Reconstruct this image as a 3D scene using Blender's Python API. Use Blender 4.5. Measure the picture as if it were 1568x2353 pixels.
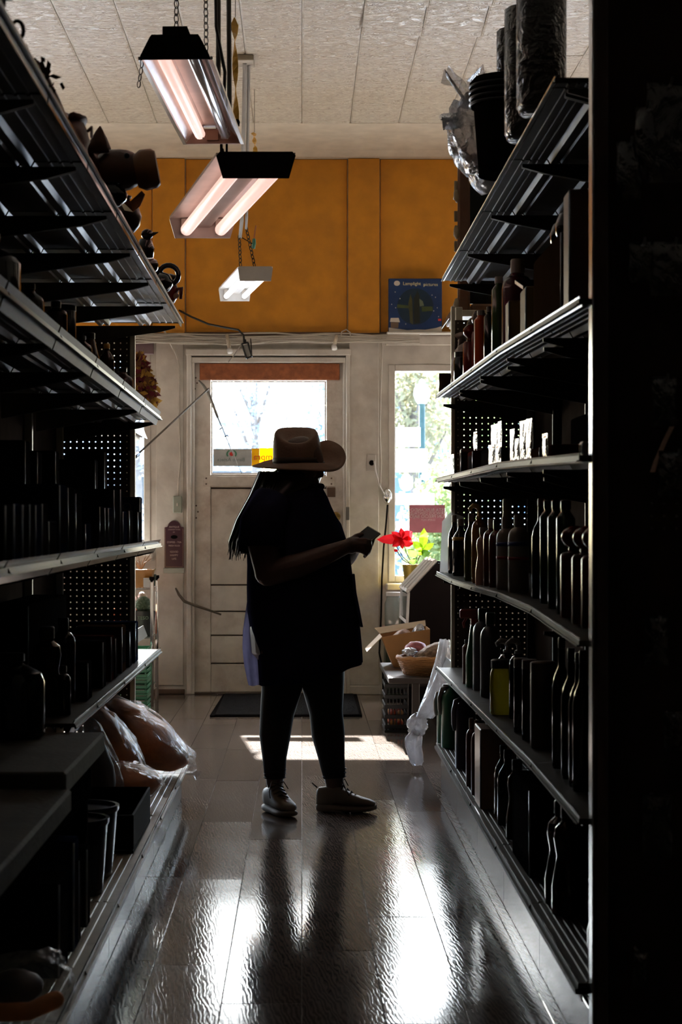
import bpy, bmesh, math, random
from mathutils import Vector, Matrix, noise
random.seed(7)
S = bpy.context.scene
COL = S.collection
for o in list(bpy.data.objects):
    bpy.data.objects.remove(o)
R = math.radians

# ------------------------------------------------------------------ camera
F, CX, CY, H = 4700.0, 694.0, 1214.0, 1.12      # focal length in px of the 1568x2353 frame, vanishing point, eye height
cd = bpy.data.cameras.new('camera')
cam = bpy.data.objects.new('camera', cd)
COL.objects.link(cam)
cam.location = (0, 0, H)
cam.rotation_euler = (R(90), 0, 0)
cd.sensor_fit = 'VERTICAL'
cd.sensor_height = 36.0
cd.sensor_width = 24.0
cd.lens = F / 2353 * 36
cd.shift_x = (784 - CX) / 2353
cd.shift_y = (CY - 1176.5) / 2353
cd.clip_start = 0.1
cd.clip_end = 400
cd.dof.use_dof = True
cd.dof.focus_distance = 8.6
cd.dof.aperture_fstop = 9.0
S.camera = cam

# ------------------------------------------------------------------ sky, sun, exposure
SUN_EL, SUN_SLOPE = R(28.0), 0.10
w = bpy.data.worlds.new('sky')
S.world = w
w.use_nodes = True
nt = w.node_tree
nt.nodes.clear()
sky = nt.nodes.new('ShaderNodeTexSky')
sky.sky_type = 'NISHITA'
sky.sun_disc = False
sky.sun_elevation = SUN_EL
sky.sun_rotation = R(-6)
sky.air_density = 1.0
sky.dust_density = 1.2
bg = nt.nodes.new('ShaderNodeBackground')
bg.inputs['Strength'].default_value = 0.72
wo = nt.nodes.new('ShaderNodeOutputWorld')
nt.links.new(sky.outputs['Color'], bg.inputs['Color'])
nt.links.new(bg.outputs['Background'], wo.inputs['Surface'])

sd = bpy.data.lights.new('sun', 'SUN')
sd.energy = 46.0
sd.color = (1.0, 0.89, 0.76)
sd.angle = R(0.6)
sun = bpy.data.objects.new('sun', sd)
COL.objects.link(sun)
sdir = Vector((SUN_SLOPE, -1, -math.tan(SUN_EL) * math.hypot(1, SUN_SLOPE)))
sun.rotation_euler = sdir.to_track_quat('-Z', 'Y').to_euler()
sun.location = (-2, 30, 18)

vs = S.view_settings
S.display_settings.display_device = 'sRGB'
vs.view_transform = 'Standard'
vs.look = 'None'
vs.exposure = 1.55
vs.gamma = 1.0
vs.use_curve_mapping = False
S.cycles.max_bounces = 8
S.cycles.diffuse_bounces = 4
S.cycles.glossy_bounces = 4
S.cycles.transparent_max_bounces = 12
S.cycles.sample_clamp_indirect = 4.0

# ------------------------------------------------------------------ helpers
def P(x, y, D):
    """a point of the real place from its bearing in the photograph and its distance"""
    return Vector(((x - CX) * D / F, D, H - (y - CY) * D / F))

def wloc(o):
    v = Vector((0, 0, 0))
    while o is not None:
        v += o.location
        o = o.parent
    return v

class MB:
    def __init__(s):
        s.v, s.f = [], []
    def add(s, vs, fs):
        b = len(s.v)
        s.v += [tuple(p) for p in vs]
        s.f += [tuple(i + b for i in f) for f in fs]
        return s
    def box(s, x0, x1, y0, y1, z0, z1):
        vs = [(x, y, z) for z in (z0, z1) for y in (y0, y1) for x in (x0, x1)]
        return s.add(vs, [(0, 2, 3, 1), (4, 5, 7, 6), (0, 1, 5, 4), (2, 6, 7, 3), (0, 4, 6, 2), (1, 3, 7, 5)])
    def cbox(s, x0, x1, y0, y1, z0, z1, c=0.004):
        """box with chamfered edges"""
        c = min(c, (x1 - x0) * .45, (y1 - y0) * .45, (z1 - z0) * .45)
        X, Y, Z = (x0, x1), (y0, y1), (z0, z1)
        vs, idx = [], {}
        for i in (0, 1):
            for j in (0, 1):
                for k in (0, 1):
                    sx, sy, sz = (c if i == 0 else -c), (c if j == 0 else -c), (c if k == 0 else -c)
                    idx[i, j, k] = len(vs)
                    vs += [(X[i], Y[j] + sy, Z[k] + sz), (X[i] + sx, Y[j], Z[k] + sz), (X[i] + sx, Y[j] + sy, Z[k])]
        I = lambda i, j, k, a: idx[i, j, k] + a
        fs = []
        for i in (0, 1):
            q = [I(i, 0, 0, 0), I(i, 1, 0, 0), I(i, 1, 1, 0), I(i, 0, 1, 0)]; fs.append(q if i else q[::-1])
            q = [I(0, i, 0, 1), I(0, i, 1, 1), I(1, i, 1, 1), I(1, i, 0, 1)]; fs.append(q if i else q[::-1])
            q = [I(0, 0, i, 2), I(1, 0, i, 2), I(1, 1, i, 2), I(0, 1, i, 2)]; fs.append(q if i else q[::-1])
        for i in (0, 1):
            for j in (0, 1):
                fs.append([I(i, j, 0, 0), I(i, j, 1, 0), I(i, j, 1, 1), I(i, j, 0, 1)])
                fs.append([I(i, 0, j, 0), I(i, 1, j, 0), I(i, 1, j, 2), I(i, 0, j, 2)])
                fs.append([I(0, i, j, 1), I(1, i, j, 1), I(1, i, j, 2), I(0, i, j, 2)])
                for k in (0, 1):
                    fs.append([I(i, j, k, 0), I(i, j, k, 1), I(i, j, k, 2)])
        return s.add(vs, fs)
    def prism(s, pts, axis, a, b):
        """polygon pts (2D) extruded along axis from a to b"""
        n = len(pts)
        def mk(p, t):
            return {'x': (t, p[0], p[1]), 'y': (p[0], t, p[1]), 'z': (p[0], p[1], t)}[axis]
        vs = [mk(p, a) for p in pts] + [mk(p, b) for p in pts]
        fs = [tuple(range(n))[::-1], tuple(range(n, 2 * n))]
        fs += [(i, (i + 1) % n, n + (i + 1) % n, n + i) for i in range(n)]
        return s.add(vs, fs)
    def loft(s, rings, cap=True, close=True):
        n, m = len(rings[0]), len(rings)
        vs = [p for r in rings for p in r]
        fs = []
        for i in range(m - 1):
            for j in range(n if close else n - 1):
                k = (j + 1) % n
                fs.append((i * n + j, i * n + k, (i + 1) * n + k, (i + 1) * n + j))
        if cap:
            fs.append(tuple(range(n))[::-1])
            fs.append(tuple(range((m - 1) * n, m * n)))
        return s.add(vs, fs)
    def tube(s, pts, r, n=8, cap=True):
        pts = [Vector(p) for p in pts]
        if not isinstance(r, (list, tuple)):
            r = [r] * len(pts)
        rings, up = [], None
        for i, p in enumerate(pts):
            d = (pts[min(i + 1, len(pts) - 1)] - pts[max(i - 1, 0)])
            if d.length < 1e-9: d = Vector((0, 0, 1))
            d.normalize()
            if up is None:
                up = Vector((0, 0, 1)) if abs(d.z) < .9 else Vector((1, 0, 0))
            u = (up - d * up.dot(d))
            if u.length < 1e-6: u = d.orthogonal()
            u.normalize(); up = u
            v = d.cross(u)
            rings.append([p + (u * math.cos(t) + v * math.sin(t)) * r[i] for t in (2 * math.pi * k / n for k in range(n))])
        return s.loft(rings, cap)
    def capsule(s, pts, r, n=12):
        """tube with rounded ends"""
        pts = [Vector(p) for p in pts]
        if not isinstance(r, (list, tuple)): r = [r] * len(pts)
        d0 = (pts[0] - pts[1]).normalized(); d1 = (pts[-1] - pts[-2]).normalized()
        A = [pts[0] + d0 * r[0] * math.sin(a) for a in (1.45, 1.0, .5)]
        B = [pts[-1] + d1 * r[-1] * math.sin(a) for a in (.5, 1.0, 1.45)]
        rr = [r[0] * math.cos(a) for a in (1.45, 1.0, .5)] + list(r) + [r[-1] * math.cos(a) for a in (.5, 1.0, 1.45)]
        return s.tube(A + pts + B, rr, n)
    def lathe(s, prof, c=(0, 0, 0), n=20, sx=1.0, sy=1.0):
        rings = [[(c[0] + r * sx * math.cos(2 * math.pi * k / n), c[1] + r * sy * math.sin(2 * math.pi * k / n), c[2] + z) for k in range(n)] for r, z in prof]
        return s.loft(rings, True)
    def blob(s, c, rad, sub=3, amp=0.0, freq=3.0, seed=0, shape=None):
        bm = bmesh.new()
        bmesh.ops.create_icosphere(bm, subdivisions=sub, radius=1)
        vs = []
        for v in bm.verts:
            d = v.co.normalized()
            k = 1.0
            if amp:
                q = d * freq + Vector((seed * 7.3, seed * 3.1, seed))
                k += amp * (noise.noise(q) + .5 * noise.noise(q * 2.3) + .3 * abs(noise.noise(q * 4.7)))
            p = Vector((d.x * rad[0] * k, d.y * rad[1] * k, d.z * rad[2] * k))
            if shape: p = shape(p)
            vs.append(p + Vector(c))
        fs = [[v.index for v in f.verts] for f in bm.faces]
        bm.free()
        return s.add(vs, fs)
    def build(s, name, mat, parent=None, smooth=False, world=True):
        me = bpy.data.meshes.new(name)
        off = wloc(parent) if (parent is not None and world) else Vector((0, 0, 0))
        me.from_pydata([(p[0] - off.x, p[1] - off.y, p[2] - off.z) for p in s.v], [], s.f)
        me.validate()
        bm = bmesh.new(); bm.from_mesh(me)
        bmesh.ops.recalc_face_normals(bm, faces=bm.faces)
        bm.to_mesh(me); bm.free()
        if smooth:
            for p in me.polygons: p.use_smooth = True
            if smooth == 'auto':
                try: me.set_sharp_from_angle(angle=R(38))
                except Exception: pass
        me.materials.append(mat)
        o = bpy.data.objects.new(name, me)
        COL.objects.link(o)
        if parent is not None: o.parent = parent
        return o

def tag(o, label=None, cat=None, group=None, kind=None):
    if label: o['label'] = label
    if cat: o['category'] = cat
    if group: o['group'] = group
    if kind: o['kind'] = kind
    return o

def thing(name, label, cat, loc=(0, 0, 0), group=None, rotz=0.0):
    o = bpy.data.objects.new(name, None)
    o.empty_display_size = 0.1
    COL.objects.link(o)
    o.location = loc
    o.rotation_euler = (0, 0, rotz)
    return tag(o, label, cat, group)

def struct(name, mb, mat, smooth=False):
    return tag(mb.build(name, mat, None, smooth), kind='structure')

def text(name, body, size, mat, parent, loc, rot, align='CENTER', ext=0.0006):
    cu = bpy.data.curves.new(name, 'FONT')
    cu.body = body; cu.size = size; cu.align_x = align; cu.align_y = 'CENTER'; cu.extrude = ext; cu.resolution_u = 3
    tmp = bpy.data.objects.new(name + '_curve', cu)
    me = bpy.data.meshes.new_from_object(tmp)
    bpy.data.objects.remove(tmp); bpy.data.curves.remove(cu)
    me.materials.clear(); me.materials.append(mat)
    o = bpy.data.objects.new(name, me)
    COL.objects.link(o)
    o.parent = parent
    o.location = Vector(loc) - wloc(parent)
    o.rotation_euler = rot
    return o

# ------------------------------------------------------------------ materials
MATS = {}
def M(key, rgb, rough=.5, metal=0.0, var=.12, scale=9.0, bump=0.0, bscale=60.0, spec=.5, emit=None, estr=0.0, dirt=None, dscale=3.0, damt=.5, coat=0.0):
    if key in MATS: return MATS[key]
    m = bpy.data.materials.new(key); m.use_nodes = True
    t = m.node_tree; b = t.nodes['Principled BSDF']
    tc = t.nodes.new('ShaderNodeTexCoord')
    nz = t.nodes.new('ShaderNodeTexNoise'); nz.inputs['Scale'].default_value = scale; nz.inputs['Detail'].default_value = 4
    t.links.new(tc.outputs['Object'], nz.inputs['Vector'])
    rp = t.nodes.new('ShaderNodeValToRGB')
    rp.color_ramp.elements[0].position = .3; rp.color_ramp.elements[1].position = .7
    lo = [c * (1 - var) for c in rgb]; hi = [min(1, c * (1 + var)) for c in rgb]
    rp.color_ramp.elements[0].color = (*lo, 1); rp.color_ramp.elements[1].color = (*hi, 1)
    t.links.new(nz.outputs['Fac'], rp.inputs['Fac'])
    out = rp.outputs['Color']
    if dirt:
        n2 = t.nodes.new('ShaderNodeTexNoise'); n2.inputs['Scale'].default_value = dscale; n2.inputs['Detail'].default_value = 9; n2.inputs['Roughness'].default_value = .7
        t.links.new(tc.outputs['Object'], n2.inputs['Vector'])
        r2 = t.nodes.new('ShaderNodeValToRGB')
        r2.color_ramp.elements[0].position = .48; r2.color_ramp.elements[1].position = .78
        r2.color_ramp.elements[0].color = (0, 0, 0, 1); r2.color_ramp.elements[1].color = (damt, damt, damt, 1)
        t.links.new(n2.outputs['Fac'], r2.inputs['Fac'])
        mx = t.nodes.new('ShaderNodeMix'); mx.data_type = 'RGBA'
        t.links.new(r2.outputs['Color'], mx.inputs[0]); t.links.new(out, mx.inputs[6]); mx.inputs[7].default_value = (*dirt, 1)
        out = mx.outputs[2]
    t.links.new(out, b.inputs['Base Color'])
    b.inputs['Roughness'].default_value = rough
    b.inputs['Metallic'].default_value = metal
    b.inputs['Specular IOR Level'].default_value = spec
    if coat: b.inputs['Coat Weight'].default_value = coat
    if bump:
        n3 = t.nodes.new('ShaderNodeTexNoise'); n3.inputs['Scale'].default_value = bscale; n3.inputs['Detail'].default_value = 3
        t.links.new(tc.outputs['Object'], n3.inputs['Vector'])
        bp = t.nodes.new('ShaderNodeBump'); bp.inputs['Strength'].default_value = bump; bp.inputs['Distance'].default_value = .01
        t.links.new(n3.outputs['Fac'], bp.inputs['Height']); t.links.new(bp.outputs['Normal'], b.inputs['Normal'])
    if emit:
        b.inputs['Emission Color'].default_value = (*emit, 1); b.inputs['Emission Strength'].default_value = estr
    MATS[key] = m
    return m

def plastic_film(key, tint, clear=.55, gloss=.25, rough=.15, bump=.35, bscale=14, fk=1.0):
    """thin crumpled plastic: part clear, part milky, part shiny"""
    if key in MATS: return MATS[key]
    m = bpy.data.materials.new(key); m.use_nodes = True
    t = m.node_tree; t.nodes.clear()
    out = t.nodes.new('ShaderNodeOutputMaterial')
    tc = t.nodes.new('ShaderNodeTexCoord')
    nz = t.nodes.new('ShaderNodeTexNoise'); nz.inputs['Scale'].default_value = bscale; nz.inputs['Detail'].default_value = 5; nz.inputs['Distortion'].default_value = 1.5
    t.links.new(tc.outputs['Object'], nz.inputs['Vector'])
    bp = t.nodes.new('ShaderNodeBump'); bp.inputs['Strength'].default_value = bump; bp.inputs['Distance'].default_value = .03
    t.links.new(nz.outputs['Fac'], bp.inputs['Height'])
    tr = t.nodes.new('ShaderNodeBsdfTransparent'); tr.inputs['Color'].default_value = (.95, .95, .95, 1)
    df = t.nodes.new('ShaderNodeBsdfDiffuse'); df.inputs['Color'].default_value = (*tint, 1)
    tl = t.nodes.new('ShaderNodeBsdfTranslucent'); tl.inputs['Color'].default_value = (*tint, 1)
    gl = t.nodes.new('ShaderNodeBsdfGlossy'); gl.inputs['Roughness'].default_value = rough
    for n in (df, tl, gl): t.links.new(bp.outputs['Normal'], n.inputs['Normal'])
    a = t.nodes.new('ShaderNodeMixShader'); a.inputs[0].default_value = .5
    t.links.new(df.outputs[0], a.inputs[1]); t.links.new(tl.outputs[0], a.inputs[2])
    b = t.nodes.new('ShaderNodeMixShader'); b.inputs[0].default_value = clear
    t.links.new(a.outputs[0], b.inputs[1]); t.links.new(tr.outputs[0], b.inputs[2])
    lw = t.nodes.new('ShaderNodeFresnel'); lw.inputs['IOR'].default_value = 1.45
    t.links.new(bp.outputs['Normal'], lw.inputs['Normal'])
    ma = t.nodes.new('ShaderNodeMath'); ma.operation = 'MULTIPLY_ADD'; ma.inputs[1].default_value = fk; ma.inputs[2].default_value = gloss * .2
    t.links.new(lw.outputs[0], ma.inputs[0])
    c = t.nodes.new('ShaderNodeMixShader')
    t.links.new(ma.outputs[0], c.inputs[0]); t.links.new(b.outputs[0], c.inputs[1]); t.links.new(gl.outputs[0], c.inputs[2])
    t.links.new(c.outputs[0], out.inputs['Surface'])
    MATS[key] = m
    return m

def pane(key, tint=(1, 1, 1)):
    """thin flat window pane: clear with a Fresnel reflection"""
    if key in MATS: return MATS[key]
    m = bpy.data.materials.new(key); m.use_nodes = True
    t = m.node_tree; t.nodes.clear()
    out = t.nodes.new('ShaderNodeOutputMaterial')
    tr = t.nodes.new('ShaderNodeBsdfTransparent'); tr.inputs['Color'].default_value = (*tint, 1)
    gl = t.nodes.new('ShaderNodeBsdfGlossy'); gl.inputs['Roughness'].default_value = .02
    fr = t.nodes.new('ShaderNodeFresnel'); fr.inputs['IOR'].default_value = 1.45
    c = t.nodes.new('ShaderNodeMixShader')
    t.links.new(fr.outputs[0], c.inputs[0]); t.links.new(tr.outputs[0], c.inputs[1]); t.links.new(gl.outputs[0], c.inputs[2])
    t.links.new(c.outputs[0], out.inputs['Surface'])
    MATS[key] = m
    return m

def leafy(key, rgb, trans=.6):
    """leaf / petal / thin cloth that lets light through"""
    if key in MATS: return MATS[key]
    m = bpy.data.materials.new(key); m.use_nodes = True
    t = m.node_tree; t.nodes.clear()
    out = t.nodes.new('ShaderNodeOutputMaterial')
    tc = t.nodes.new('ShaderNodeTexCoord')
    nz = t.nodes.new('ShaderNodeTexNoise'); nz.inputs['Scale'].default_value = 25
    t.links.new(tc.outputs['Object'], nz.inputs['Vector'])
    rp = t.nodes.new('ShaderNodeValToRGB')
    rp.color_ramp.elements[0].color = (*[c * .75 for c in rgb], 1); rp.color_ramp.elements[1].color = (*[min(1, c * 1.2) for c in rgb], 1)
    t.links.new(nz.outputs['Fac'], rp.inputs['Fac'])
    df = t.nodes.new('ShaderNodeBsdfDiffuse'); tl = t.nodes.new('ShaderNodeBsdfTranslucent')
    t.links.new(rp.outputs['Color'], df.inputs['Color']); t.links.new(rp.outputs['Color'], tl.inputs['Color'])
    a = t.nodes.new('ShaderNodeMixShader'); a.inputs[0].default_value = trans
    t.links.new(df.outputs[0], a.inputs[1]); t.links.new(tl.outputs[0], a.inputs[2])
    t.links.new(a.outputs[0], out.inputs['Surface'])
    MATS[key] = m
    return m

def wood_floor():
    m = bpy.data.materials.new('laminate planks'); m.use_nodes = True
    t = m.node_tree; b = t.nodes['Principled BSDF']
    tc = t.nodes.new('ShaderNodeTexCoord'); oi = t.nodes.new('ShaderNodeObjectInfo')
    mp = t.nodes.new('ShaderNodeMapping'); mp.inputs['Scale'].default_value = (55, 7.0, 1)
    av = t.nodes.new('ShaderNodeVectorMath'); av.operation = 'ADD'
    cmb = t.nodes.new('ShaderNodeCombineXYZ')
    mu = t.nodes.new('ShaderNodeMath'); mu.operation = 'MULTIPLY'; mu.inputs[1].default_value = 37
    t.links.new(oi.outputs['Random'], mu.inputs[0]); t.links.new(mu.outputs[0], cmb.inputs['Y']); t.links.new(mu.outputs[0], cmb.inputs['Z'])
    t.links.new(tc.outputs['Object'], mp.inputs['Vector']); t.links.new(mp.outputs[0], av.inputs[0]); t.links.new(cmb.outputs[0], av.inputs[1])
    wv = t.nodes.new('ShaderNodeTexWave'); wv.wave_type = 'BANDS'; wv.bands_direction = 'DIAGONAL'
    wv.inputs['Scale'].default_value = 1.0; wv.inputs['Distortion'].default_value = 9.0; wv.inputs['Detail'].default_value = 2.5; wv.inputs['Detail Scale'].default_value = 1.2
    t.links.new(av.outputs[0], wv.inputs['Vector'])
    n2 = t.nodes.new('ShaderNodeTexNoise'); n2.inputs['Scale'].default_value = 1.1; n2.inputs['Detail'].default_value = 6
    t.links.new(tc.outputs['Object'], n2.inputs['Vector'])
    rp = t.nodes.new('ShaderNodeValToRGB')
    rp.color_ramp.elements[0].color = (.085, .068, .060, 1); rp.color_ramp.elements[1].color = (.20, .158, .134, 1)
    t.links.new(wv.outputs['Fac'], rp.inputs['Fac'])
    hs = t.nodes.new('ShaderNodeHueSaturation')
    mr = t.nodes.new('ShaderNodeMapRange'); mr.inputs[3].default_value = .75; mr.inputs[4].default_value = 1.25
    t.links.new(oi.outputs['Random'], mr.inputs[0]); t.links.new(mr.outputs[0], hs.inputs['Value']); t.links.new(rp.outputs['Color'], hs.inputs['Color'])
    t.links.new(hs.outputs[0], b.inputs['Base Color'])
    r2 = t.nodes.new('ShaderNodeMapRange'); r2.inputs[1].default_value = .3; r2.inputs[2].default_value = .7; r2.inputs[3].default_value = .06; r2.inputs[4].default_value = .14
    t.links.new(n2.outputs['Fac'], r2.inputs[0]); t.links.new(r2.outputs[0], b.inputs['Roughness'])
    b.inputs['Specular IOR Level'].default_value = .055
    bp = t.nodes.new('ShaderNodeBump'); bp.inputs['Strength'].default_value = .06; bp.inputs['Distance'].default_value = .0012
    t.links.new(wv.outputs['Fac'], bp.inputs['Height']); t.links.new(bp.outputs['Normal'], b.inputs['Normal'])
    return m

def tin_ceiling():
    m = bpy.data.materials.new('pressed tin painted cream'); m.use_nodes = True
    t = m.node_tree; b = t.nodes['Principled BSDF']
    tc = t.nodes.new('ShaderNodeTexCoord')
    mp = t.nodes.new('ShaderNodeMapping'); mp.inputs['Scale'].default_value = (9, 16, 9)
    t.links.new(tc.outputs['Object'], mp.inputs['Vector'])
    nz = t.nodes.new('ShaderNodeTexNoise'); nz.inputs['Scale'].default_value = 1.6; nz.inputs['Detail'].default_value = 3; nz.inputs['Distortion'].default_value = 3.0
    t.links.new(mp.outputs[0], nz.inputs['Vector'])
    vr = t.nodes.new('ShaderNodeTexVoronoi'); vr.feature = 'SMOOTH_F1'; vr.inputs['Scale'].default_value = 1.6
    dv = t.nodes.new('ShaderNodeVectorMath'); dv.operation = 'ADD'
    t.links.new(mp.outputs[0], dv.inputs[0]); t.links.new(nz.outputs['Color'], dv.inputs[1]); t.links.new(dv.outputs[0], vr.inputs['Vector'])
    ad = t.nodes.new('ShaderNodeMath'); ad.operation = 'ADD'
    t.links.new(nz.outputs['Fac'], ad.inputs[0]); t.links.new(vr.outputs['Distance'], ad.inputs[1])
    bp = t.nodes.new('ShaderNodeBump'); bp.inputs['Strength'].default_value = .7; bp.inputs['Distance'].default_value = .022
    t.links.new(ad.outputs[0], bp.inputs['Height']); t.links.new(bp.outputs['Normal'], b.inputs['Normal'])
    rp = t.nodes.new('ShaderNodeValToRGB')
    rp.color_ramp.elements[0].position = .35; rp.color_ramp.elements[1].position = .65
    rp.color_ramp.elements[0].color = (.47, .43, .345, 1); rp.color_ramp.elements[1].color = (.64, .59, .48, 1)
    t.links.new(nz.outputs['Fac'], rp.inputs['Fac']); t.links.new(rp.outputs['Color'], b.inputs['Base Color'])
    b.inputs['Roughness'].default_value = .25
    b.inputs['Specular IOR Level'].default_value = .7
    return m

WHITE = M('dirty white paint', (.60, .565, .51), .5, dirt=(.30, .21, .14), dscale=2.2, damt=.55, bump=.15, bscale=25)
TRIMW = M('white gloss trim', (.64, .61, .56), .4, dirt=(.22, .15, .1), dscale=4.5, damt=.6)
DOORW = M('worn white door paint', (.62, .57, .51), .45, dirt=(.24, .14, .09), dscale=3.4, damt=.75, bump=.2, bscale=18)
RUST = M('brown grime', (.10, .06, .04), .7)
ORANGE = M('orange wall paint', (.56, .22, .007), .6, dirt=(.30, .11, .01), dscale=1.6, damt=.45, bump=.1, bscale=30)
CEILF = M('cream ceiling paint', (.52, .475, .385), .4, dirt=(.35, .28, .18), dscale=1.5, damt=.4)
DARKW = M('dark brown wall', (.05, .04, .035), .8)
TIN = tin_ceiling()
PLANK = wood_floor()
SUBF = M('brown floor of the other aisles', (.17, .125, .10), .4)
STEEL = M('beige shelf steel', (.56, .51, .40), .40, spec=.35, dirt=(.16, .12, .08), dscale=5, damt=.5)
STEELD = M('dark shelf steel', (.045, .036, .032), .38)
STRIP = M('price strip plastic', (.060, .060, .064), .16, dirt=(.03, .025, .025), dscale=8, damt=.5)
ALU = M('aluminium edge', (.62, .63, .65), .22, metal=.9)
PEG = M('brown pegboard', (.075, .055, .045), .8, spec=.0)
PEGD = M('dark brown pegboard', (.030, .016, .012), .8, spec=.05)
BLK = M('black plastic', (.012, .012, .013), .28)
BLKM = M('matt black', (.010, .009, .009), .8, spec=.0)
DKM = M('dark bronze metal', (.03, .024, .02), .4, metal=.3)
CHROME = M('chrome', (.8, .8, .8), .12, metal=1.0)
GLASS = pane('window glass', (.84, .90, .96))
TUBEP = M('pink fluorescent tube', (.9, .8, .76), .4, emit=(1.0, .63, .53), estr=.33)
TUBEW = M('cool fluorescent tube', (.9, .9, .9), .4, emit=(.93, .97, 1.0), estr=.75)
REFL = M('reflector enamel', (.66, .57, .54), .3, bump=.05)
GOLDTXT = M('cream print', (.75, .66, .38), .5)
# ------------------------------------------------------------------ room shell
WD = 13.82                                   # distance of the shop-front wall
X0, X1, YB, ZC = -6.5, 6.5, -4.0, 3.676
WX = lambda px: (px - CX) * WD / F
WZ = lambda py: H - (py - CY) * WD / F

floor = struct('floor', MB().box(X0, X1, YB, WD + .2, -.12, -.008), SUBF)
# laminate planks: 0.19 m wide, 1.27 m long, joints staggered column by column
PH = {-6: .3, -5: .9, -4: .55, -3: .2, -2: 7.80, -1: 7.37, 0: 6.70, 1: 7.17, 2: .45, 3: .8, 4: .1, 5: .6}
PW, PL = 0.19, 1.275
pk = {}
for c in range(-7, 8):
    ph = PH.get(c, .37 * c) % PL
    x = c * PW
    k = -1
    y = 3.6 - PL + (ph - 3.6) % PL
    while y < WD:
        a, b = max(y, 3.4), min(y + PL, WD - .0)
        y += PL
        if b - a < .03: continue
        L = round(b - a, 3)
        if L not in pk:
            o = MB().cbox(0.0006, PW - .0006, 0.0006, L - .0006, -.008, 0, .0012).build('plank', PLANK, floor)
            pk[L] = o
        else:
            o = pk[L].copy(); COL.objects.link(o)
        o.location = (x, a, random.uniform(-.0006, .0004))
        o.rotation_euler = (random.uniform(-.0006, .0006), random.uniform(-.0015, .0015), 0)

ceil = struct('ceiling', MB().box(X0, X1, YB, WD + .2, ZC + .012, ZC + .12), CEILF)
def tin_panel():
    mb = MB()
    a, b, i = .305, .61, .012
    r0 = [(0.002, 0.002, .014), (a - .002, 0.002, .014), (a - .002, b - .002, .014), (0.002, b - .002, .014)]
    r1 = [(0.002, 0.002, .004), (a - .002, 0.002, .004), (a - .002, b - .002, .004), (0.002, b - .002, .004)]
    r2 = [(i, i, 0), (a - i, i, 0), (a - i, b - i, 0), (i, b - i, 0)]
    return mb.loft([r0, r1, r2])
tp = None
for r in range(8):
    for c in range(-9, 9):
        y = 12.91 - .61 * (r + 1); x = c * .305
        if tp is None: o = tp = tin_panel().build('ceiling_panel', TIN, ceil)
        else: o = tp.copy(); COL.objects.link(o)
        o.location = (x, y, ZC + random.uniform(-.001, .001))
        o.rotation_euler = (random.uniform(-.004, .004) - (R(4.2 + random.uniform(-.7, .7)) if r in (4, 5) and .1 < x < 1.1 else 0), random.uniform(-.006, .006), 0)
cv = [(12.90, ZC + .012), (12.90, ZC - .002), (13.25, ZC - .004), (13.5, ZC - .012), (13.66, ZC - .03), (13.74, ZC - .06), (WD, ZC - .062), (WD, ZC + .012)]
struct('trim_1', MB().prism(cv, 'x', X0, X1), CEILF)

struct('wall_left', MB().box(X0 - .15, X0, YB, WD + .2, -.1, ZC + .1), DARKW)
struct('wall_right', MB().box(X1, X1 + .15, YB, WD + .2, -.1, ZC + .1), DARKW)
struct('wall_back', MB().box(X0, X1, YB - .15, YB, -.1, ZC + .1), DARKW)

# the shop-front wall, with openings for a door and two display windows
DX0, DX1, DZ = WX(440), WX(797), WZ(826)
LX0, LX1, LZ0, LZ1 = -5.6, WX(346), .95, 2.33  # unseen outer spans of both windows widened to brighten the interior
RX0, RX1, RZ0, RZ1 = WX(893), 5.4, WZ(1338), WZ(838)
ya, yb = WD, WD + .18
wf = MB()
wf.box(X0, LX0, ya, yb, -.1, ZC + .1).box(LX1, DX0, ya, yb, -.1, ZC + .1).box(DX1, RX0, ya, yb, -.1, ZC + .1).box(RX1, X1, ya, yb, -.1, ZC + .1)
wf.box(LX0, LX1, ya, yb, -.1, LZ0).box(LX0, LX1, ya, yb, LZ1, ZC + .1)
wf.box(DX0, DX1, ya, yb, DZ, ZC + .1).box(DX0, DX1, ya, yb, -.1, -.004)
wf.box(RX0, RX1, ya, yb, -.1, RZ0).box(RX0, RX1, ya, yb, RZ1, ZC + .1)
wall = struct('wall_front', wf, WHITE)
zo = WZ(766)
for a, b, nm, t in ((X0 + .01, -1.012, 'wall_panel', .012), (-.784, .306, 'wall_panel', .012), (.530, X1 - .01, 'wall_panel', .012), (-1.006, -.790, 'pilaster', .045), (.312, .524, 'pilaster', .045)):
    MB().cbox(a, b, WD - t, WD - .0005, zo, ZC - .064, .004).build(nm, ORANGE, wall)
MB().cbox(.318, .520, WD - .03, WD - .0005, .06, zo - .012, .004).build('pilaster', WHITE, wall)
MB().cbox(-.985, -.80, WD - .012, WD - .0005, .06, zo - .03, .003).build('pilaster', WHITE, wall)
MB().cbox(RX0 - .02, RX1, WD - .02, WD - .0005, RZ1 + .13, RZ1 + .22, .005).build('wall_panel', WHITE, wall)
struct('trim_2', MB().cbox(X0 + .01, X1 - .01, WD - .035, WD - .013, zo - .018, zo + .006, .004), RUST)
struct('baseboard_front', MB().cbox(.30, .53, WD - .046, WD - .031, 0.0, .06, .004), TRIMW)
struct('baseboard_left', MB().cbox(-1.05, -.79, WD - .03, WD - .0125, 0.0, .035, .004), RUST)

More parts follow.
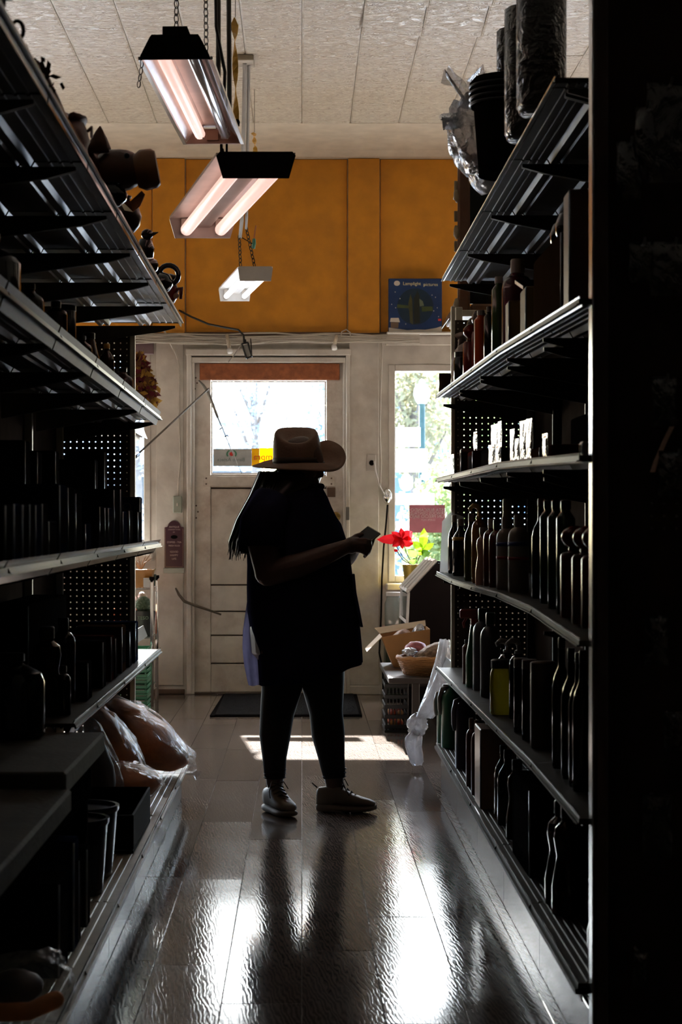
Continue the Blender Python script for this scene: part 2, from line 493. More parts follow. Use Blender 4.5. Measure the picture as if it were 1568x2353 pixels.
# door casing
tr = MB()
tr.cbox(WX(430), WX(441), WD - .05, WD - .0005, 0, WZ(806), .006)
tr.cbox(WX(441), WX(447.5), WD - .03, WD + .016, 0, WZ(824), .003)
tr.box(WX(440), WX(446.3), WD + .016, WD + .16, 0, WZ(824))
tr.cbox(WX(795), WX(804), WD - .05, WD - .0005, 0, WZ(806), .006)
tr.cbox(WX(788.5), WX(795), WD - .03, WD + .016, 0, WZ(824), .003)
tr.box(WX(789.7), WX(797), WD + .016, WD + .16, 0, WZ(824))
tr.cbox(WX(428), WX(806), WD - .055, WD - .0005, WZ(818), WZ(803), .006)
tr.cbox(WX(441), WX(795), WD - .04, WD + .016, WZ(834), WZ(822), .004)
tr.box(WX(446.4), WX(789.6), WD + .016, WD + .16, WZ(831), WZ(826))
struct('trim_3', tr, TRIMW)

# the door
dy0, dy1 = WD + .018, WD + .06
door = struct('door_1', MB().box(WX(446), WX(790), dy1 - .004, dy1 + .004, .004, WZ(1096)), RUST)
def dpart(nm, x0, x1, y0, y1, ya=dy0, yb=dy1, mat=DOORW, c=.004):
    return MB().cbox(WX(x0), WX(x1), ya, yb, WZ(y1), WZ(y0), c).build(nm, mat, door)
zb = 1591
dpart('door_stile', 446.5, 484, 831.3, zb)
dpart('door_stile', 750.5, 789.5, 831.3, zb)
dpart('door_rail', 484.3, 750.2, 831.3, 874)
dpart('door_rail', 484.3, 750.2, 1090, 1119.5)
dpart('door_panel', 484.5, 750, 1123, 1343, dy0 + .012)
for a, b in ((1346, 1404), (1407, 1459), (1462, 1524), (1527, zb)):
    dpart('door_board', 484.5, 750, a, b, dy0 + .004)
dpart('cover_strip', 468, 770, 1094, 1117, dy0 - .008, dy0 - .0003, c=.002)
dpart('header_board', 459, 781, 835, 873, dy0 - .02, dy0 - .0005, M('brown plywood board', (.33, .10, .035), .6, var=.3, scale=30))
gl = MB().box(WX(486), WX(749), dy0 + .018, dy0 + .024, WZ(1088), WZ(876)).build('pane', GLASS, door)
bead = MB()
for a in ((484.5, 488, 875, 1089.5), (746.5, 750, 875, 1089.5), (488, 746.5, 875, 878), (488, 746.5, 1086.5, 1089.5)):
    bead.cbox(WX(a[0]), WX(a[1]), dy0 + .004, dy0 + .018, WZ(a[3]), WZ(a[2]), .002)
bead.build('glazing_bead', TRIMW, door)
for py in (905, 1205, 1500):
    MB().cbox(WX(440.5), WX(446), WD + .0, WD + .017, WZ(py + 18), WZ(py - 18), .002).build('hinge', RUST, door)
for px, py in ((474, 1099), (474, 1112), (762, 1099), (762, 1112), (450, 868), (453, 880), (448, 893), (451, 1162), (455, 1176), (451, 1190)):
    MB().lathe([(.0001, 0), (.006, .002), (.006, .006), (.0001, .006)], (0, 0, 0), 8).build('screw', RUST, door, world=False).matrix_local = Matrix.Translation((WX(px), dy0 - .006, WZ(py))) @ Matrix.Rotation(R(-90), 4, 'X') @ Matrix.Translation((0, 0, -.006))
kn = MB().lathe([(.0001, 0), (.03, .001), (.03, .006), (.012, .01), (.012, .03), (.026, .038), (.032, .052), (.026, .066), (.0001, .07)], n=18).build('knob', M('brass', (.55, .36, .12), .25, metal=1), door, 'auto', world=False)
kn.matrix_local = Matrix.Translation((WX(772), dy0, WZ(1187))) @ Matrix.Rotation(R(90), 4, 'X')
dpart('latch', 752, 771, 1120, 1142, dy0 - .012, dy0 - .0003, RUST, .002)
dpart('strike_plate', 795, 803, 1165, 1195, WD - .056, WD - .051, M('worn steel', (.25, .24, .22), .4, metal=.7), .001)
dpart('sill', 446, 790, zb, 1595, dy0 - .03, dy1 + .05, M('threshold', (.10, .08, .065), .5, metal=.3), .003)

# display windows
def window(nm, x0, x1, z0, z1, bars):
    fr = MB()
    t = .045
    fr.cbox(x0, x0 + t, WD - .012, WD + .12, z0, z1, .004).cbox(x1 - t, x1, WD - .012, WD + .12, z0, z1, .004)
    fr.cbox(x0 + t, x1 - t, WD - .012, WD + .12, z1 - t, z1, .004).cbox(x0 + t, x1 - t, WD - .012, WD + .12, z0, z0 + t, .004)
    w_ = struct(nm, fr, TRIMW)
    xs = [x0 + t] + bars + [x1 - t]
    for b in bars:
        MB().cbox(b - .03, b + .03, WD - .005, WD + .1, z0 + t, z1 - t, .004).build('mullion', TRIMW, w_)
    for a, b in zip(xs[:-1], xs[1:]):
        MB().box(a + (.03 if a in bars else 0), b - (.03 if b in bars else 0), WD + .05, WD + .056, z0 + t, z1 - t).build('pane', GLASS, w_)
    MB().cbox(x0 - .02, x1 + .02, WD - .20, WD - .013, z0 - .05, z0 - .005, .006).build('sill', TRIMW, w_)
    return w_
win1 = window('window_1', LX0, LX1, LZ0, LZ1, [-4.4, -3.3, -2.1])
win2 = window('window_2', RX0, RX1, RZ0, RZ1, [1.75, 2.9, 4.1])
# daylight portals (they only guide sampling of the sky through the panes)
for i, (x0, x1, z0, z1) in enumerate(((LX0, LX1, LZ0, LZ1), (RX0, RX1, RZ0, RZ1), (WX(486), WX(749), WZ(1088), WZ(876)))):
    ld = bpy.data.lights.new('daylight_portal', 'AREA'); ld.shape = 'RECTANGLE'
    ld.size = x1 - x0; ld.size_y = z1 - z0; ld.energy = 1; ld.cycles.is_portal = True
    lo = bpy.data.objects.new('daylight_portal', ld); COL.objects.link(lo)
    lo.location = ((x0 + x1) / 2, WD + .19, (z0 + z1) / 2); lo.rotation_euler = (R(-90), 0, 0)

# ------------------------------------------------------------------ outside
ground = struct('ground', MB().box(-60, 60, WD + .2, 120, -.3, -.1), M('pale pavement', (.27, .31, .37), .8, bump=.2))
LEAFS = [leafy('sunlit olive leaves', (.30, .35, .15), .6), leafy('leaves paled for haze', (.40, .44, .47), .6), leafy('ochre leaves', (.36, .33, .20), .6)]  # grey-blue leaf colour carries the haze and overexposure outside
BARK = M('grey bark', (.22, .18, .15), .9)
def crown(c, rad, n, size, seed):
    rr = random.Random(seed); mb = MB()
    for i in range(n):
        d = Vector((rr.gauss(0, 1), rr.gauss(0, 1), rr.gauss(0, 1))).normalized() * (rr.random() ** .45)
        k = 1 + .25 * noise.noise(d * 2.2 + Vector((seed, 0, 0)))
        p = Vector(c) + Vector((d.x * rad[0], d.y * rad[1], d.z * rad[2])) * k
        u = Vector((rr.gauss(0, 1), rr.gauss(0, 1), rr.gauss(0, 1))).normalized() * size * rr.uniform(.6, 1.3)
        v = u.orthogonal().normalized() * size * .55
        mb.add([p - u, p + v, p + u, p - v], [(0, 1, 2, 3)])
    return mb
def tree(x, y, h, r, label, m, seed):
    t = thing('street_tree', label, 'tree', (x, y, -.1), 'trees across the street')
    tag(crown((x, y, h * .68), (r, r, h * .36), 3200, .085, seed).build('foliage', m, t), kind='stuff')
    mb = MB().tube([(x, y, -.12), (x + .05, y, h * .3), (x - .05, y, h * .62)], [.16, .12, .07], 8)
    for a in range(5):
        mb.tube([(x, y, h * (.32 + .05 * a)), (x + math.cos(a * 2.4) * r * .5, y + math.sin(a * 2.4) * r * .5, h * (.55 + .06 * a))], [.06, .02], 6)
    mb.build('trunk', BARK, t, True)
tree(-3.6, 44, 6.6, 1.9, 'pale tree outside, left side of the door glass', LEAFS[1], 1)
tree(-1.2, 52, 7.4, 1.8, 'thin tall tree outside, seen through the middle of the door glass', LEAFS[1], 2)
tree(.9, 43, 6.0, 1.5, 'tree outside just right of the hat', LEAFS[1], 3)
tree(2.2, 40, 5.6, 1.3, 'ochre tree outside, seen at the left edge of the right window', LEAFS[2], 4)
tree(4.0, 47, 5.2, 1.6, 'green tree outside behind the street lamp in the right window', LEAFS[0], 5)
def bush(x, y, h, r, label, m, seed):
    t = thing('hedge_bush', label, 'bush', (x, y, -.1), 'bushes across the street')
    tag(crown((x, y, h * .5), (r, r * .7, h * .52), 2600, .055, seed).build('foliage', m, t), kind='stuff')
    MB().tube([(x, y, -.11), (x, y, h * .4)], [.05, .02], 6).build('stem', BARK, t, True)
bush(1.75, 26, 1.9, .55, 'yellow-green bush outside, lower left of the right window', LEAFS[0], 11)
bush(2.5, 27, 1.5, .6, 'green bush outside, lower right of the right window', LEAFS[1], 12)
bush(-2.6, 27, 1.7, .7, 'pale bush outside behind the left window', LEAFS[1], 13)
bl = thing('street_house', 'pale blue house with a grey gabled roof across the street', 'house', (5.2, 62, -.1))
MB().box(.2, 12, 60, 66, -.1, 4.2).build('wall', M('pale blue siding', (.20, .26, .34), .7), bl)
MB().prism([(-.3, 4.21), (12.6, 4.21), (6.1, 7.2)], 'y', 59.6, 66.4).build('roof', M('blue grey shingles', (.22, .28, .37), .7), bl)
for i in range(4):
    wn = MB().cbox(1.2 + i * 2.7, 2.3 + i * 2.7, 59.93, 59.999, 1.2, 2.8, .02).build('window', TRIMW, bl)
    MB().box(1.3 + i * 2.7, 2.2 + i * 2.7, 59.9, 59.928, 1.3, 2.7).build('pane', M('dark far glass', (.05, .06, .08), .1), wn)
ob = thing('street_shop', 'long pale stucco building across the street beyond the door', 'building', (-6, 66, -.1))
MB().box(-14, -1.4, 64, 70, -.1, 4.4).build('wall', M('pale stucco', (.55, .58, .62), .8), ob)
MB().box(-14.3, -1.1, 63.6, 70.3, 4.4, 4.75).build('cornice', TRIMW, ob)
for i in range(4):
    wn = MB().cbox(-12.6 + i * 3.1, -10.6 + i * 3.1, 63.93, 63.999, 1.0, 3.0, .02).build('window', TRIMW, ob)
    MB().box(-12.5 + i * 3.1, -10.7 + i * 3.1, 63.9, 63.928, 1.1, 2.9).build('pane', MATS['dark far glass'], wn)
lx, ly = (970 - CX) * 34 / F, 34.0
sl = thing('street_lamp', 'white acorn globe street lamp outside the right window', 'lamp', (lx, ly, -.1))
zl = H + (CY - 925) * 34 / F
MB().tube([(lx, ly, -.1), (lx, ly, .5), (lx, ly, zl)], [.11, .06, .05], 10).build('pole', M('green lamp post', (.05, .09, .07), .5), sl, True)
MB().lathe([(.0001, 0), (.07, 0), (.11, .06), (.14, .16), (.13, .24), (.09, .31), (.05, .33), (.05, .36), (.03, .40), (.0001, .41)], (lx, ly, zl - .02), 18).build('globe', M('white lamp globe', (.95, .95, .95), .3), sl, True)
# ------------------------------------------------------------------ shelving
def sweep(mb, poly, a, b, zf, s):
    r = [[(s * p[0], y, p[1] + zf(y)) for p in poly] for y in (a, b)]
    return mb.loft(r)

def peg_panel(x0, x1, z0, z1, y, hr=.0032, hx0=None, hx1=None):
    """sheet with real holes on a one-inch grid"""
    mb = MB(); q = .0254
    nx, nz_ = int((x1 - x0) / q), int((z1 - z0) / q)
    qx, qz = (x1 - x0) / nx, (z1 - z0) / nz_
    for i in range(nx):
        for j in range(nz_):
            cx, cz = x0 + (i + .5) * qx, z0 + (j + .5) * qz
            if hx0 is not None and not (hx0 <= cx <= hx1):
                mb.add([(cx - qx / 2, y, cz - qz / 2), (cx + qx / 2, y, cz - qz / 2), (cx + qx / 2, y, cz + qz / 2), (cx - qx / 2, y, cz + qz / 2)], [(0, 1, 2, 3)])
                continue
            o_, n_ = [], []
            for k in range(8):
                t = math.pi / 4 * k
                dx, dz = math.cos(t), math.sin(t)
                m_ = max(abs(dx), abs(dz))
                o_.append((cx + dx / m_ * qx / 2, y, cz + dz / m_ * qz / 2))
                n_.append((cx + dx * hr, y, cz + dz * hr))
            mb.add(o_ + n_, [(k, (k + 1) % 8, 8 + (k + 1) % 8, 8 + k) for k in range(8)])
    return mb

def gondola(name, label, s, fx, bx, levels, deck, ztop, a0, b0, mats, kick=True):
    """levels: (zfun of the shelf top, front x, section length, first section start, end, strip kind, bracket)"""
    steel, backm, stripm = mats
    root = thing(name, label, 'shelving', (s * (fx + bx) / 2, (a0 + b0) / 2, 0))
    x_ = sorted((s * bx, s * (bx + .02)))
    MB().box(x_[0], x_[1], a0, b0, .02, ztop).build('back_panel', M('dark back board', (.035, .026, .022), .8, spec=.0), root)
    lip = .014 if s < 0 else .013
    n = max(1, round((b0 - a0) / .914))
    for i in range(n + 1):
        y = a0 + (b0 - a0) * i / n
        y = min(max(y, a0 + .0155), b0 - .0155)
        x_ = sorted((s * (bx - .03), s * (bx - .0005)))
        MB().cbox(x_[0], x_[1], y - .015, y + .015, .02, ztop, .003).build('upright', steel, root)
    for zf, f, L, st, en, strip, ang in levels:
        sm_ = M('brown strip card', (.055, .038, .03), .55, spec=.1) if (s < 0 and zf is zl3) else stripm
        y = en
        while y > st + .02:
            a = max(st, y - L); b = y - .003
            mb = MB()
            sweep(mb, [(bx - .031, 0), (f, 0), (f, -lip), (f - .005, -lip), (f - .005, -.010), (bx - .031, -.010)], a, b, zf, s)
            for h in (.30, .62):
                c = f + (bx - f) * h
                sweep(mb, [(c - .03, -.0101), (c + .03, -.0101), (c + .022, -.024), (c + .008, -.024), (c + .004, -.018), (c - .004, -.018), (c - .008, -.024), (c - .022, -.024)], a + .008, b - .008, zf, s)
            for h in (.08, .13, .18):
                c = f + (bx - f) * h
                sweep(mb, [(c - .004, -.0101), (c + .004, -.0101), (c + .003, -.014), (c - .003, -.014)], a + .008, b - .008, zf, s)
            sh = mb.build('shelf', steel if (s > 0 or (zf is zlt and b > 6.3)) else STEELN, root)  # left run: far top sections stay beige, the rest take the painted shade
            if strip:
                t0, t1, d0, d1 = strip
                m2 = MB(); sweep(m2, [(f + d0, t0), (f + d0 + .003, t0), (f + d1 + .003, t1), (f + d1, t1)], a + (.010 if s < 0 else .003), b - (.010 if s < 0 else .003), zf, s)
                m2.build('price_strip', sm_, sh)
            if ang:
                z = zf(a)
                pts = [(s * (bx - .031), z - .0245), (s * (f + .03), z - .0245), (s * (f + .03), z - .034), (s * (f + .09), z - .05), (s * (bx - .031), z - .105)]
                for yy in (a + .002, b - .008):
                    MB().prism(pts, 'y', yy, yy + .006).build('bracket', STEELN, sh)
            y -= L
    if deck:
        dz, df, dk, L = deck
        y = b0
        while y > a0 + .02:
            a = max(a0, y - L); b = y - .003
            mb = MB(); sweep(mb, [(bx - .031, 0), (df, 0), (df, -lip * 1.8), (df - .006, -lip * 1.8), (df - .006, -.012), (bx - .031, -.012)], a, b, dz, s)
            for h in (.06, .10, .14, .18, .22, .45, .7):
                c = df + (bx - df) * h
                sweep(mb, [(c - .006, 0.0001), (c + .006, 0.0001), (c + .004, .0025), (c - .004, .0025)], a + .01, b - .01, dz, s)
            dd = mb.build('base_deck', steel, root)
            m2 = MB(); sweep(m2, [(df + .0005, .002), (df + .004, .002), (df + .012, -.04), (df + .0085, -.04)], a + .003, b - .003, dz, s)
            m2.build('price_strip', stripm, dd)
            x_ = sorted((s * (dk), s * (dk + .012)))
            MB().cbox(x_[0], x_[1], a, b, .001, dz(a) - .052, .002).build('kick_plate', STEELK, root)
            y -= L
    return root

STEELK = M('scuffed kick plate', (.055, .055, .06), .22, spec=.22, dirt=(.03, .028, .025), dscale=6, damt=.6)
STEELN = M('shelf steel darkened as shade', (.050, .043, .036), .36, spec=.22, dirt=(.02, .018, .015), dscale=5, damt=.5)  # dark copy of the left shelf steel, shade put into its colour
# left run
LF, LB, LE = .585, 1.02, 8.50
zl3 = lambda y: 1.592 - .002 * (y - 4)
zl2 = lambda y: 1.040 + .004 * (y - 4)
zl1 = lambda y: .618 if y > 5.25 else .6015
zlt = lambda y: 1.985
zld = lambda y: .15
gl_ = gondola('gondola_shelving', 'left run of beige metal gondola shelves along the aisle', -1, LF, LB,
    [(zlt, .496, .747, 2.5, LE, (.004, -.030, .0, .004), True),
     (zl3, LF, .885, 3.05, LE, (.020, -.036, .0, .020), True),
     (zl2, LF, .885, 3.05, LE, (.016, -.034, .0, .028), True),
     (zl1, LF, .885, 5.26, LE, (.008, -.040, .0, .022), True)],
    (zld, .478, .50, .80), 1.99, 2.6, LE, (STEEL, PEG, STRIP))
ep = peg_panel(-1.60, -.716, .08, 1.955, LE + .012, hx0=-1.36, hx1=-.72).build('end_panel', PEG, gl_)
MB().cbox(-.716, -.694, LE + .004, LE + .034, .02, 1.96, .003).build('upright', STEEL, gl_)
# left end-cap unit that faces the door
def endcap(name, label, s, xe, xo, y0, y1, zs, ztop):
    root = thing(name, label, 'shelving', (s * (xe + xo) / 2, (y0 + y1) / 2, 0))
    for x in (xe + .02, xo - .02):
        x_ = sorted((s * (x - .015), s * (x + .015)))
        MB().cbox(x_[0], x_[1], y0, y0 + .03, .0, ztop, .003).build('upright', STEEL, root)
    for z in zs:
        x_ = sorted((s * xe, s * xo))
        sh = MB().cbox(x_[0], x_[1], y0 + .031, y1, z - .028, z, .003).build('shelf', STEEL, root)
        xs = sorted((s * (xe - .004), s * (xe - .0005)))
        MB().prism([(s * (xe - .0005), z + .012), (s * (xe - .0035), z + .012), (s * (xe - .022), z - .036), (s * (xe - .019), z - .036)], 'y', y0 + .05, y1 - .004).build('price_strip', STRIP, sh)
        MB().prism([(y0 + .031, z - .0285), (y1 - .04, z - .0285), (y1 - .04, z - .04), (y0 + .031, z - .10)], 'x', *sorted((s * (xe + .01), s * (xe + .016)))).build('bracket', STEEL, sh)
    return root
endcap('end_shelving', 'end-cap shelf unit at the door end of the left run', -1, .722, 1.58, LE + .036, LE + .78, (.10, .668, 1.058, 1.560), 1.94)

# right run
RF, RB, RA, RE = .580, 1.00, 4.28, 8.82
def lerp(pts):
    def f(y):
        if y <= pts[0][0]: return pts[0][1]
        for (a, u), (b, v) in zip(pts[:-1], pts[1:]):
            if y <= b: return u + (v - u) * (y - a) / (b - a)
        return pts[-1][1]
    return f
zrt = lambda y: 2.138
zr3 = lerp([(4.25, 1.600), (6.04, 1.650), (8.85, 1.694)])
zr4 = lerp([(4.25, 1.272), (5.91, 1.310), (8.85, 1.332)])
zr5 = lerp([(4.25, .884), (5.5, .930), (7.7, .918), (8.85, .930)])
zr6 = lerp([(4.25, .512), (5.05, .528), (8.85, .520)])
zrd = lerp([(4.25, .168), (8.85, .196)])
RST = (.005, -.016, .0005, .007)
gr_ = gondola('gondola_shelving', 'right run of dark metal gondola shelves along the aisle', 1, RF, RB,
    [(zrt, .5716, .914, 4.62, 8.33, (.004, -.012, .0, .004), True),
     (zr3, RF, .914, RA, RE, RST, True), (zr4, RF, .914, RA, RE, RST, True),
     (zr5, RF, .914, RA, RE, RST, True), (zr6, RF, .914, RA, RE, RST, True)],
    (zrd, .578, .60, .914), 2.16, RA, RE, (M('brown shelf steel', (.050, .042, .036), .5, spec=.06, dirt=(.03, .025, .02), dscale=5, damt=.5), PEGD, ALU))
peg_panel(.662, 1.5, .05, 2.02, RE + .02, hx0=.66, hx1=1.02).build('end_panel', PEG, gr_)
MB().cbox(.645, .662, RE + .008, RE + .04, .02, 2.08, .003).build('upright', STEEL, gr_)
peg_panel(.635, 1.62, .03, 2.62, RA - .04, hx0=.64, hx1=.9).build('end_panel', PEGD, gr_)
PB = MB(); PB.box(.6345, 1.62, RA - .034, RA - .028, 1.19, 2.62).box(.6345, 1.62, RA - .034, RA - .028, .03, 1.105).box(.6345, .695, RA - .034, RA - .028, 1.105, 1.19); PB.build('peg_hole_blocker', PEGD, gr_)  # unseen boards added to block light through most peg holes
MB().cbox(.606, .634, RA - .055, RA - .012, .0, 2.62, .004).build('upright', M('dark red post', (.05, .022, .016), .4), gr_)
MB().cbox(.600, .6058, RA - .055, RA - .004, .0, 2.3, .002).build('post_trim', ALU, gr_)
endcap('end_shelving', 'end-cap shelf unit at the door end of the right run', 1, .662, 1.5, RE + .045, RE + .55, (.12, .52, .93, 1.33, 2.07), 2.08)
# clear plastic side guard on the third shelf
MB().prism([(.595, zr5(8.8) + .002), (.70, zr5(8.8) + .002), (.70, zr5(8.8) + .24), (.64, zr5(8.8) + .26), (.605, zr5(8.8) + .22)], 'y', RE - .006, RE - .003).build('side_guard', plastic_film('milky acrylic', (.8, .82, .85), .35, .3, .1, .05), gr_)

# ------------------------------------------------------------------ overhead lamps
def chain(mb, a, b, r=.006, wire=.0014):
    a, b = Vector(a), Vector(b); L = (b - a).length; n = max(2, int(L / (r * 2.6)))
    d = (b - a) / n; u = d.normalized().orthogonal().normalized(); v = d.normalized().cross(u)
    for i in range(n):
        c = a + d * (i + .5); w_ = u if i % 2 else v
        pts = [c + d.normalized() * math.cos(t) * r * 1.7 + w_ * math.sin(t) * r for t in (2 * math.pi * k / 8 for k in range(9))]
        mb.tube(pts, wire, 4, False)
    return mb

def lamp_frame(root, near, far):
    """returns mapping (u across, t along 0..1, z up) -> world"""
    near, far = Vector(near), Vector(far)
    d = far - near; hz = Vector((d.x, d.y, 0)).normalized(); ac = Vector((hz.y, -hz.x, 0))
    return lambda u, t, z: near + d * t + ac * u + Vector((0, 0, z))

# lamp 1: nearest, chrome-rimmed reflector seen lengthwise
n1, f1 = P(403, 133, 5.80), P(491, 328, 7.12)
l1 = thing('shop_light', 'nearest hanging shop light with chrome-edged pink lit reflector and outlet', 'lamp', (n1 + f1) / 2, 'hanging fluorescent shop lights')
m1 = lamp_frame(l1, n1, f1)
prof = [(-.10, 0), (-.062, .046), (-.03, .058), (.03, .058), (.062, .046), (.10, 0)]
inn = [(-.097, 0.001), (-.060, .042), (-.028, .053), (.028, .053), (.060, .042), (.097, 0.001)]
mb = MB()
for a, b in ((0, 1),):
    rings = [[m1(u, t, z) for u, z in prof + inn[::-1]] for t in (.004, .996)]
    mb.loft(rings)
mb.build('reflector', REFL, l1)
capp = [(-.10, -.004), (-.098, .004), (-.072, .055), (-.066, .063), (.066, .063), (.072, .055), (.098, .004), (.10, -.004)]
mb = MB().loft([[m1(u, t, z) for u, z in capp] for t in (-.012, .0035)]); mb.build('end_cap', BLKM, l1)
mb = MB().loft([[m1(u, t, z) for u, z in [(-.098, -.004), (-.060, .048), (.060, .048), (.098, -.004)]] for t in (.9965, 1.004)]); mb.build('end_cap', M('rusty enamel', (.40, .24, .18), .45), l1)
MB().loft([[m1(u, t, z) for u, z in [(-.035, .0635), (.035, .0635), (.035, .086), (-.035, .086)]] for t in (-.012, .99)]).build('ballast_box', BLKM, l1)
for sgn in (-1, 1):
    MB().loft([[m1(sgn * .10 + u, t, z) for u, z in [(-.006, -.006), (.006, -.006), (.006, .004), (-.006, .004)]] for t in (.0, 1.0)]).build('chrome_rim', CHROME, l1)
    MB().capsule([m1(sgn * .044, .03, .022), m1(sgn * .044, .965, .022)], .019, 14).build('tube', TUBEP if sgn < 0 else M('unlit glass tube', (.62, .52, .48), .1), l1, True)
for sgn in (-1, 1):
    for t in (.004, .955):
        MB().loft([[m1(sgn * .042 + u, tt, z) for u, z in [(-.012, .006), (.012, .006), (.012, .044), (-.012, .044)]] for tt in (t, t + .02)]).build('tube_socket', M('ivory socket', (.55, .5, .45), .5), l1)
MB().loft([[m1(u, t, z) for u, z in [(-.022, .006), (.018, .006), (.018, .040), (-.022, .040)]] for t in (.985, .996)]).build('outlet', M('brown receptacle', (.36, .20, .13), .5), l1)
mb = MB(); a = m1(0, 0.02, .086); chain(mb, a, (a.x + .01, a.y + .02, ZC), .008, .002); mb.build('hanging_chain', DKM, l1)
mb = MB(); a = m1(.060, .25, .052); chain(mb, a, (a.x - .01, a.y, ZC), .008, .002); mb.build('hanging_chain', DKM, l1)
mb = MB(); a = m1(-.098, .03, .0); chain(mb, a, (a.x - .012, a.y, a.z - .075), .006, .0016); mb.build('pull_chain', DKM, l1)

# lamp 2: wider one with two bare pink tubes, turned a little across the aisle
n2, f2 = P(588, 410, 6.20), P(466, 547, 7.40)
l2 = thing('shop_light', 'middle hanging shop light with black end plate and two glowing pink tubes', 'lamp', (n2 + f2) / 2, 'hanging fluorescent shop lights')
def lamp2(root, n, f, wt, wb, hc, nearmat, farmat, tm, r, reflm):
    d = f - n
    m = lambda u, t, z: n + d * t + Vector((u, 0, z))
    trp = [(-wt / 2, hc), (-wb / 2, 0), (wb / 2, 0), (wt / 2, hc), (wt / 2 - .01, hc + .012), (-wt / 2 + .01, hc + .012)]
    MB().loft([[m(u, t, z) for u, z in trp] for t in (-.006, .0)]).build('end_cap', nearmat, root)
    MB().loft([[m(u, t, z) for u, z in trp] for t in (1.0, 1.006)]).build('end_cap', farmat, root)
    top = [(-wt / 2, hc), (-.045, hc + .004), (-.026, hc - .030), (.026, hc - .030), (.045, hc + .004), (wt / 2, hc), (wt / 2, hc + .010), (-wt / 2, hc + .010)]
    MB().loft([[m(u, t, z) for u, z in top] for t in (.0005, .9995)]).build('reflector', reflm, root)
    for s_ in (-1, 1):
        MB().capsule([m(s_ * wb * .31, .02, hc * .38), m(s_ * wb * .31, .975, hc * .38)], r, 14).build('tube', tm, root, True)
        for t in (.001, .985):
            MB().loft([[m(s_ * wb * .31 + u, tt, z) for u, z in [(-r * .8, hc * .2), (r * .8, hc * .2), (r * .8, hc), (-r * .8, hc)]] for tt in (t, t + .013)]).build('tube_socket', M('ivory socket', (.55, .5, .45), .5), root)
    return m
m2 = lamp2(l2, n2, f2, .240, .20, .068, BLKM, REFL, TUBEP, .022, REFL)
for i, (u, t) in enumerate(((-.095, .012), (-.06, .10), (-.045, .12))):
    a = m2(u, t, .075)
    e = (P(502, 322, 7.25), P(528, 330, 7.3), P(528, 330, 7.3))[i]
    MB().tube([a, (a.x - .005, a.y + .02, a.z + .02), (e.x + .012 - .02 * i, 7.19, 2.335), (e.x + .012 - .02 * i, 7.23, 2.36), (e.x + .012 - .02 * i, 7.235, e.z + .03)], .004, 6).build('hanging_wire', BLKM, l2)
# lamp 3: small, far, cool white
n3, f3 = P(587, 646, 12.1), P(540, 692, 13.0)
l3 = thing('shop_light', 'small far shop light with bright bluish white tubes near the orange wall', 'lamp', (n3 + f3) / 2, 'hanging fluorescent shop lights')
m3 = lamp2(l3, n3, f3, .205, .185, .075, M('grey enamel', (.30, .28, .26), .4), M('white enamel', (.7, .7, .7), .4), TUBEW, .016, M('white enamel', (.7, .7, .7), .4))

def hang_thing(name, label, cat, base):
    return thing(name, label, cat, base)
# dark drop rods and cable from the ceiling
rod1 = tag(MB().tube([P(502, 322, 7.25), (P(502, 322, 7.25).x, 7.25, ZC)], [.0085, .0085], 6).build('drop_rod', M('dark painted conduit', (.06, .05, .042), .5)), 'left of two dark rods dropping from the ceiling behind the nearest shop light', 'rod')
rod2 = tag(MB().tube([P(528, 330, 7.3), (P(526, 330, 7.3).x - .004, 7.3, ZC)], [.0085, .0085], 6).build('drop_rod', MATS['dark painted conduit']), 'right of two dark rods dropping from the ceiling behind the nearest shop light', 'rod')
rod3 = thing('drop_rod', 'grey flat rod hanging from the ceiling box down behind the middle shop light', 'rod', P(562, 140, 11.1))
a = P(563, 140, 11.1)
MB().tube([(a.x, 11.1, ZC - .03), P(556, 505, 12.05), P(552, 545, 12.2)], [.013, .013, .011], 6).build('rod', M('grey conduit', (.22, .20, .17), .5), rod3)
MB().tube([(a.x + .02, 11.14, ZC - .03), P(567, 495, 12.05), P(566, 525, 12.2)], [.010, .010, .008], 6).build('rod', MATS['grey conduit'], rod3)
MB().cbox(a.x - .055, a.x + .05, 11.02, 11.2, ZC - .034, ZC - .001, .004).build('ceiling_box', M('yellowed box', (.34, .30, .23), .5), rod3)
mb = MB(); chain(mb, P(550, 540, 12.2), m3(-.085, .02, .09), .010, .003); chain(mb, P(566, 522, 12.2), m3(.0, .03, .09), .010, .003); mb.build('hanging_chain', DKM, l3)
tag(MB().tube([(P(492, 0, 7.2).x, 7.2, ZC), P(497, 60, 7.2), P(508, 120, 7.2), P(517, 165, 7.2), P(515, 230, 7.2), P(513, 300, 7.2)], [.006] * 6, 6).build('hanging_cable', BLK), 'black power cable hanging beside the dark rods', 'cable')
# fly strips
def fly(x, y0, y1, D, label):
    t = thing('fly_strip', label, 'fly paper', P(x, y0, D))
    m = M('amber fly paper', (.62, .34, .05), .35)
    rings = []
    for i in range(14):
        k = i / 13; y = y0 + (y1 - y0) * k; wd = (.020 if k < .3 else .011) * (math.sin(min(k / .12, 1) * 1.57)) + .002
        an = 2.2 * k * 3
        c = P(x - 2 + 4 * k, y, D)
        rings.append([c + Vector((math.cos(an) * u * max(wd, .002), math.sin(an) * u * wd + v, 0)) for u, v in ((-1, 0), (1, 0), (1, .001), (-1, .001))])
    MB().loft(rings).build('sticky_ribbon', m, t)
    c = P(x, y0, D); MB().tube([(c.x, c.y, c.z), (c.x, c.y, ZC)], .0015, 5).build('thread', DKM, t)
    b = P(x + 2, y1, D); MB().lathe([(.0001, -.03), (.014, -.028), (.016, -.01), (.012, 0), (.0001, .001)], b, 10).build('canister', BLKM if D < 10 else m, t, True)
fly(541, 40, 275, 8.8, 'twisted amber fly strip hanging between the drop rods')
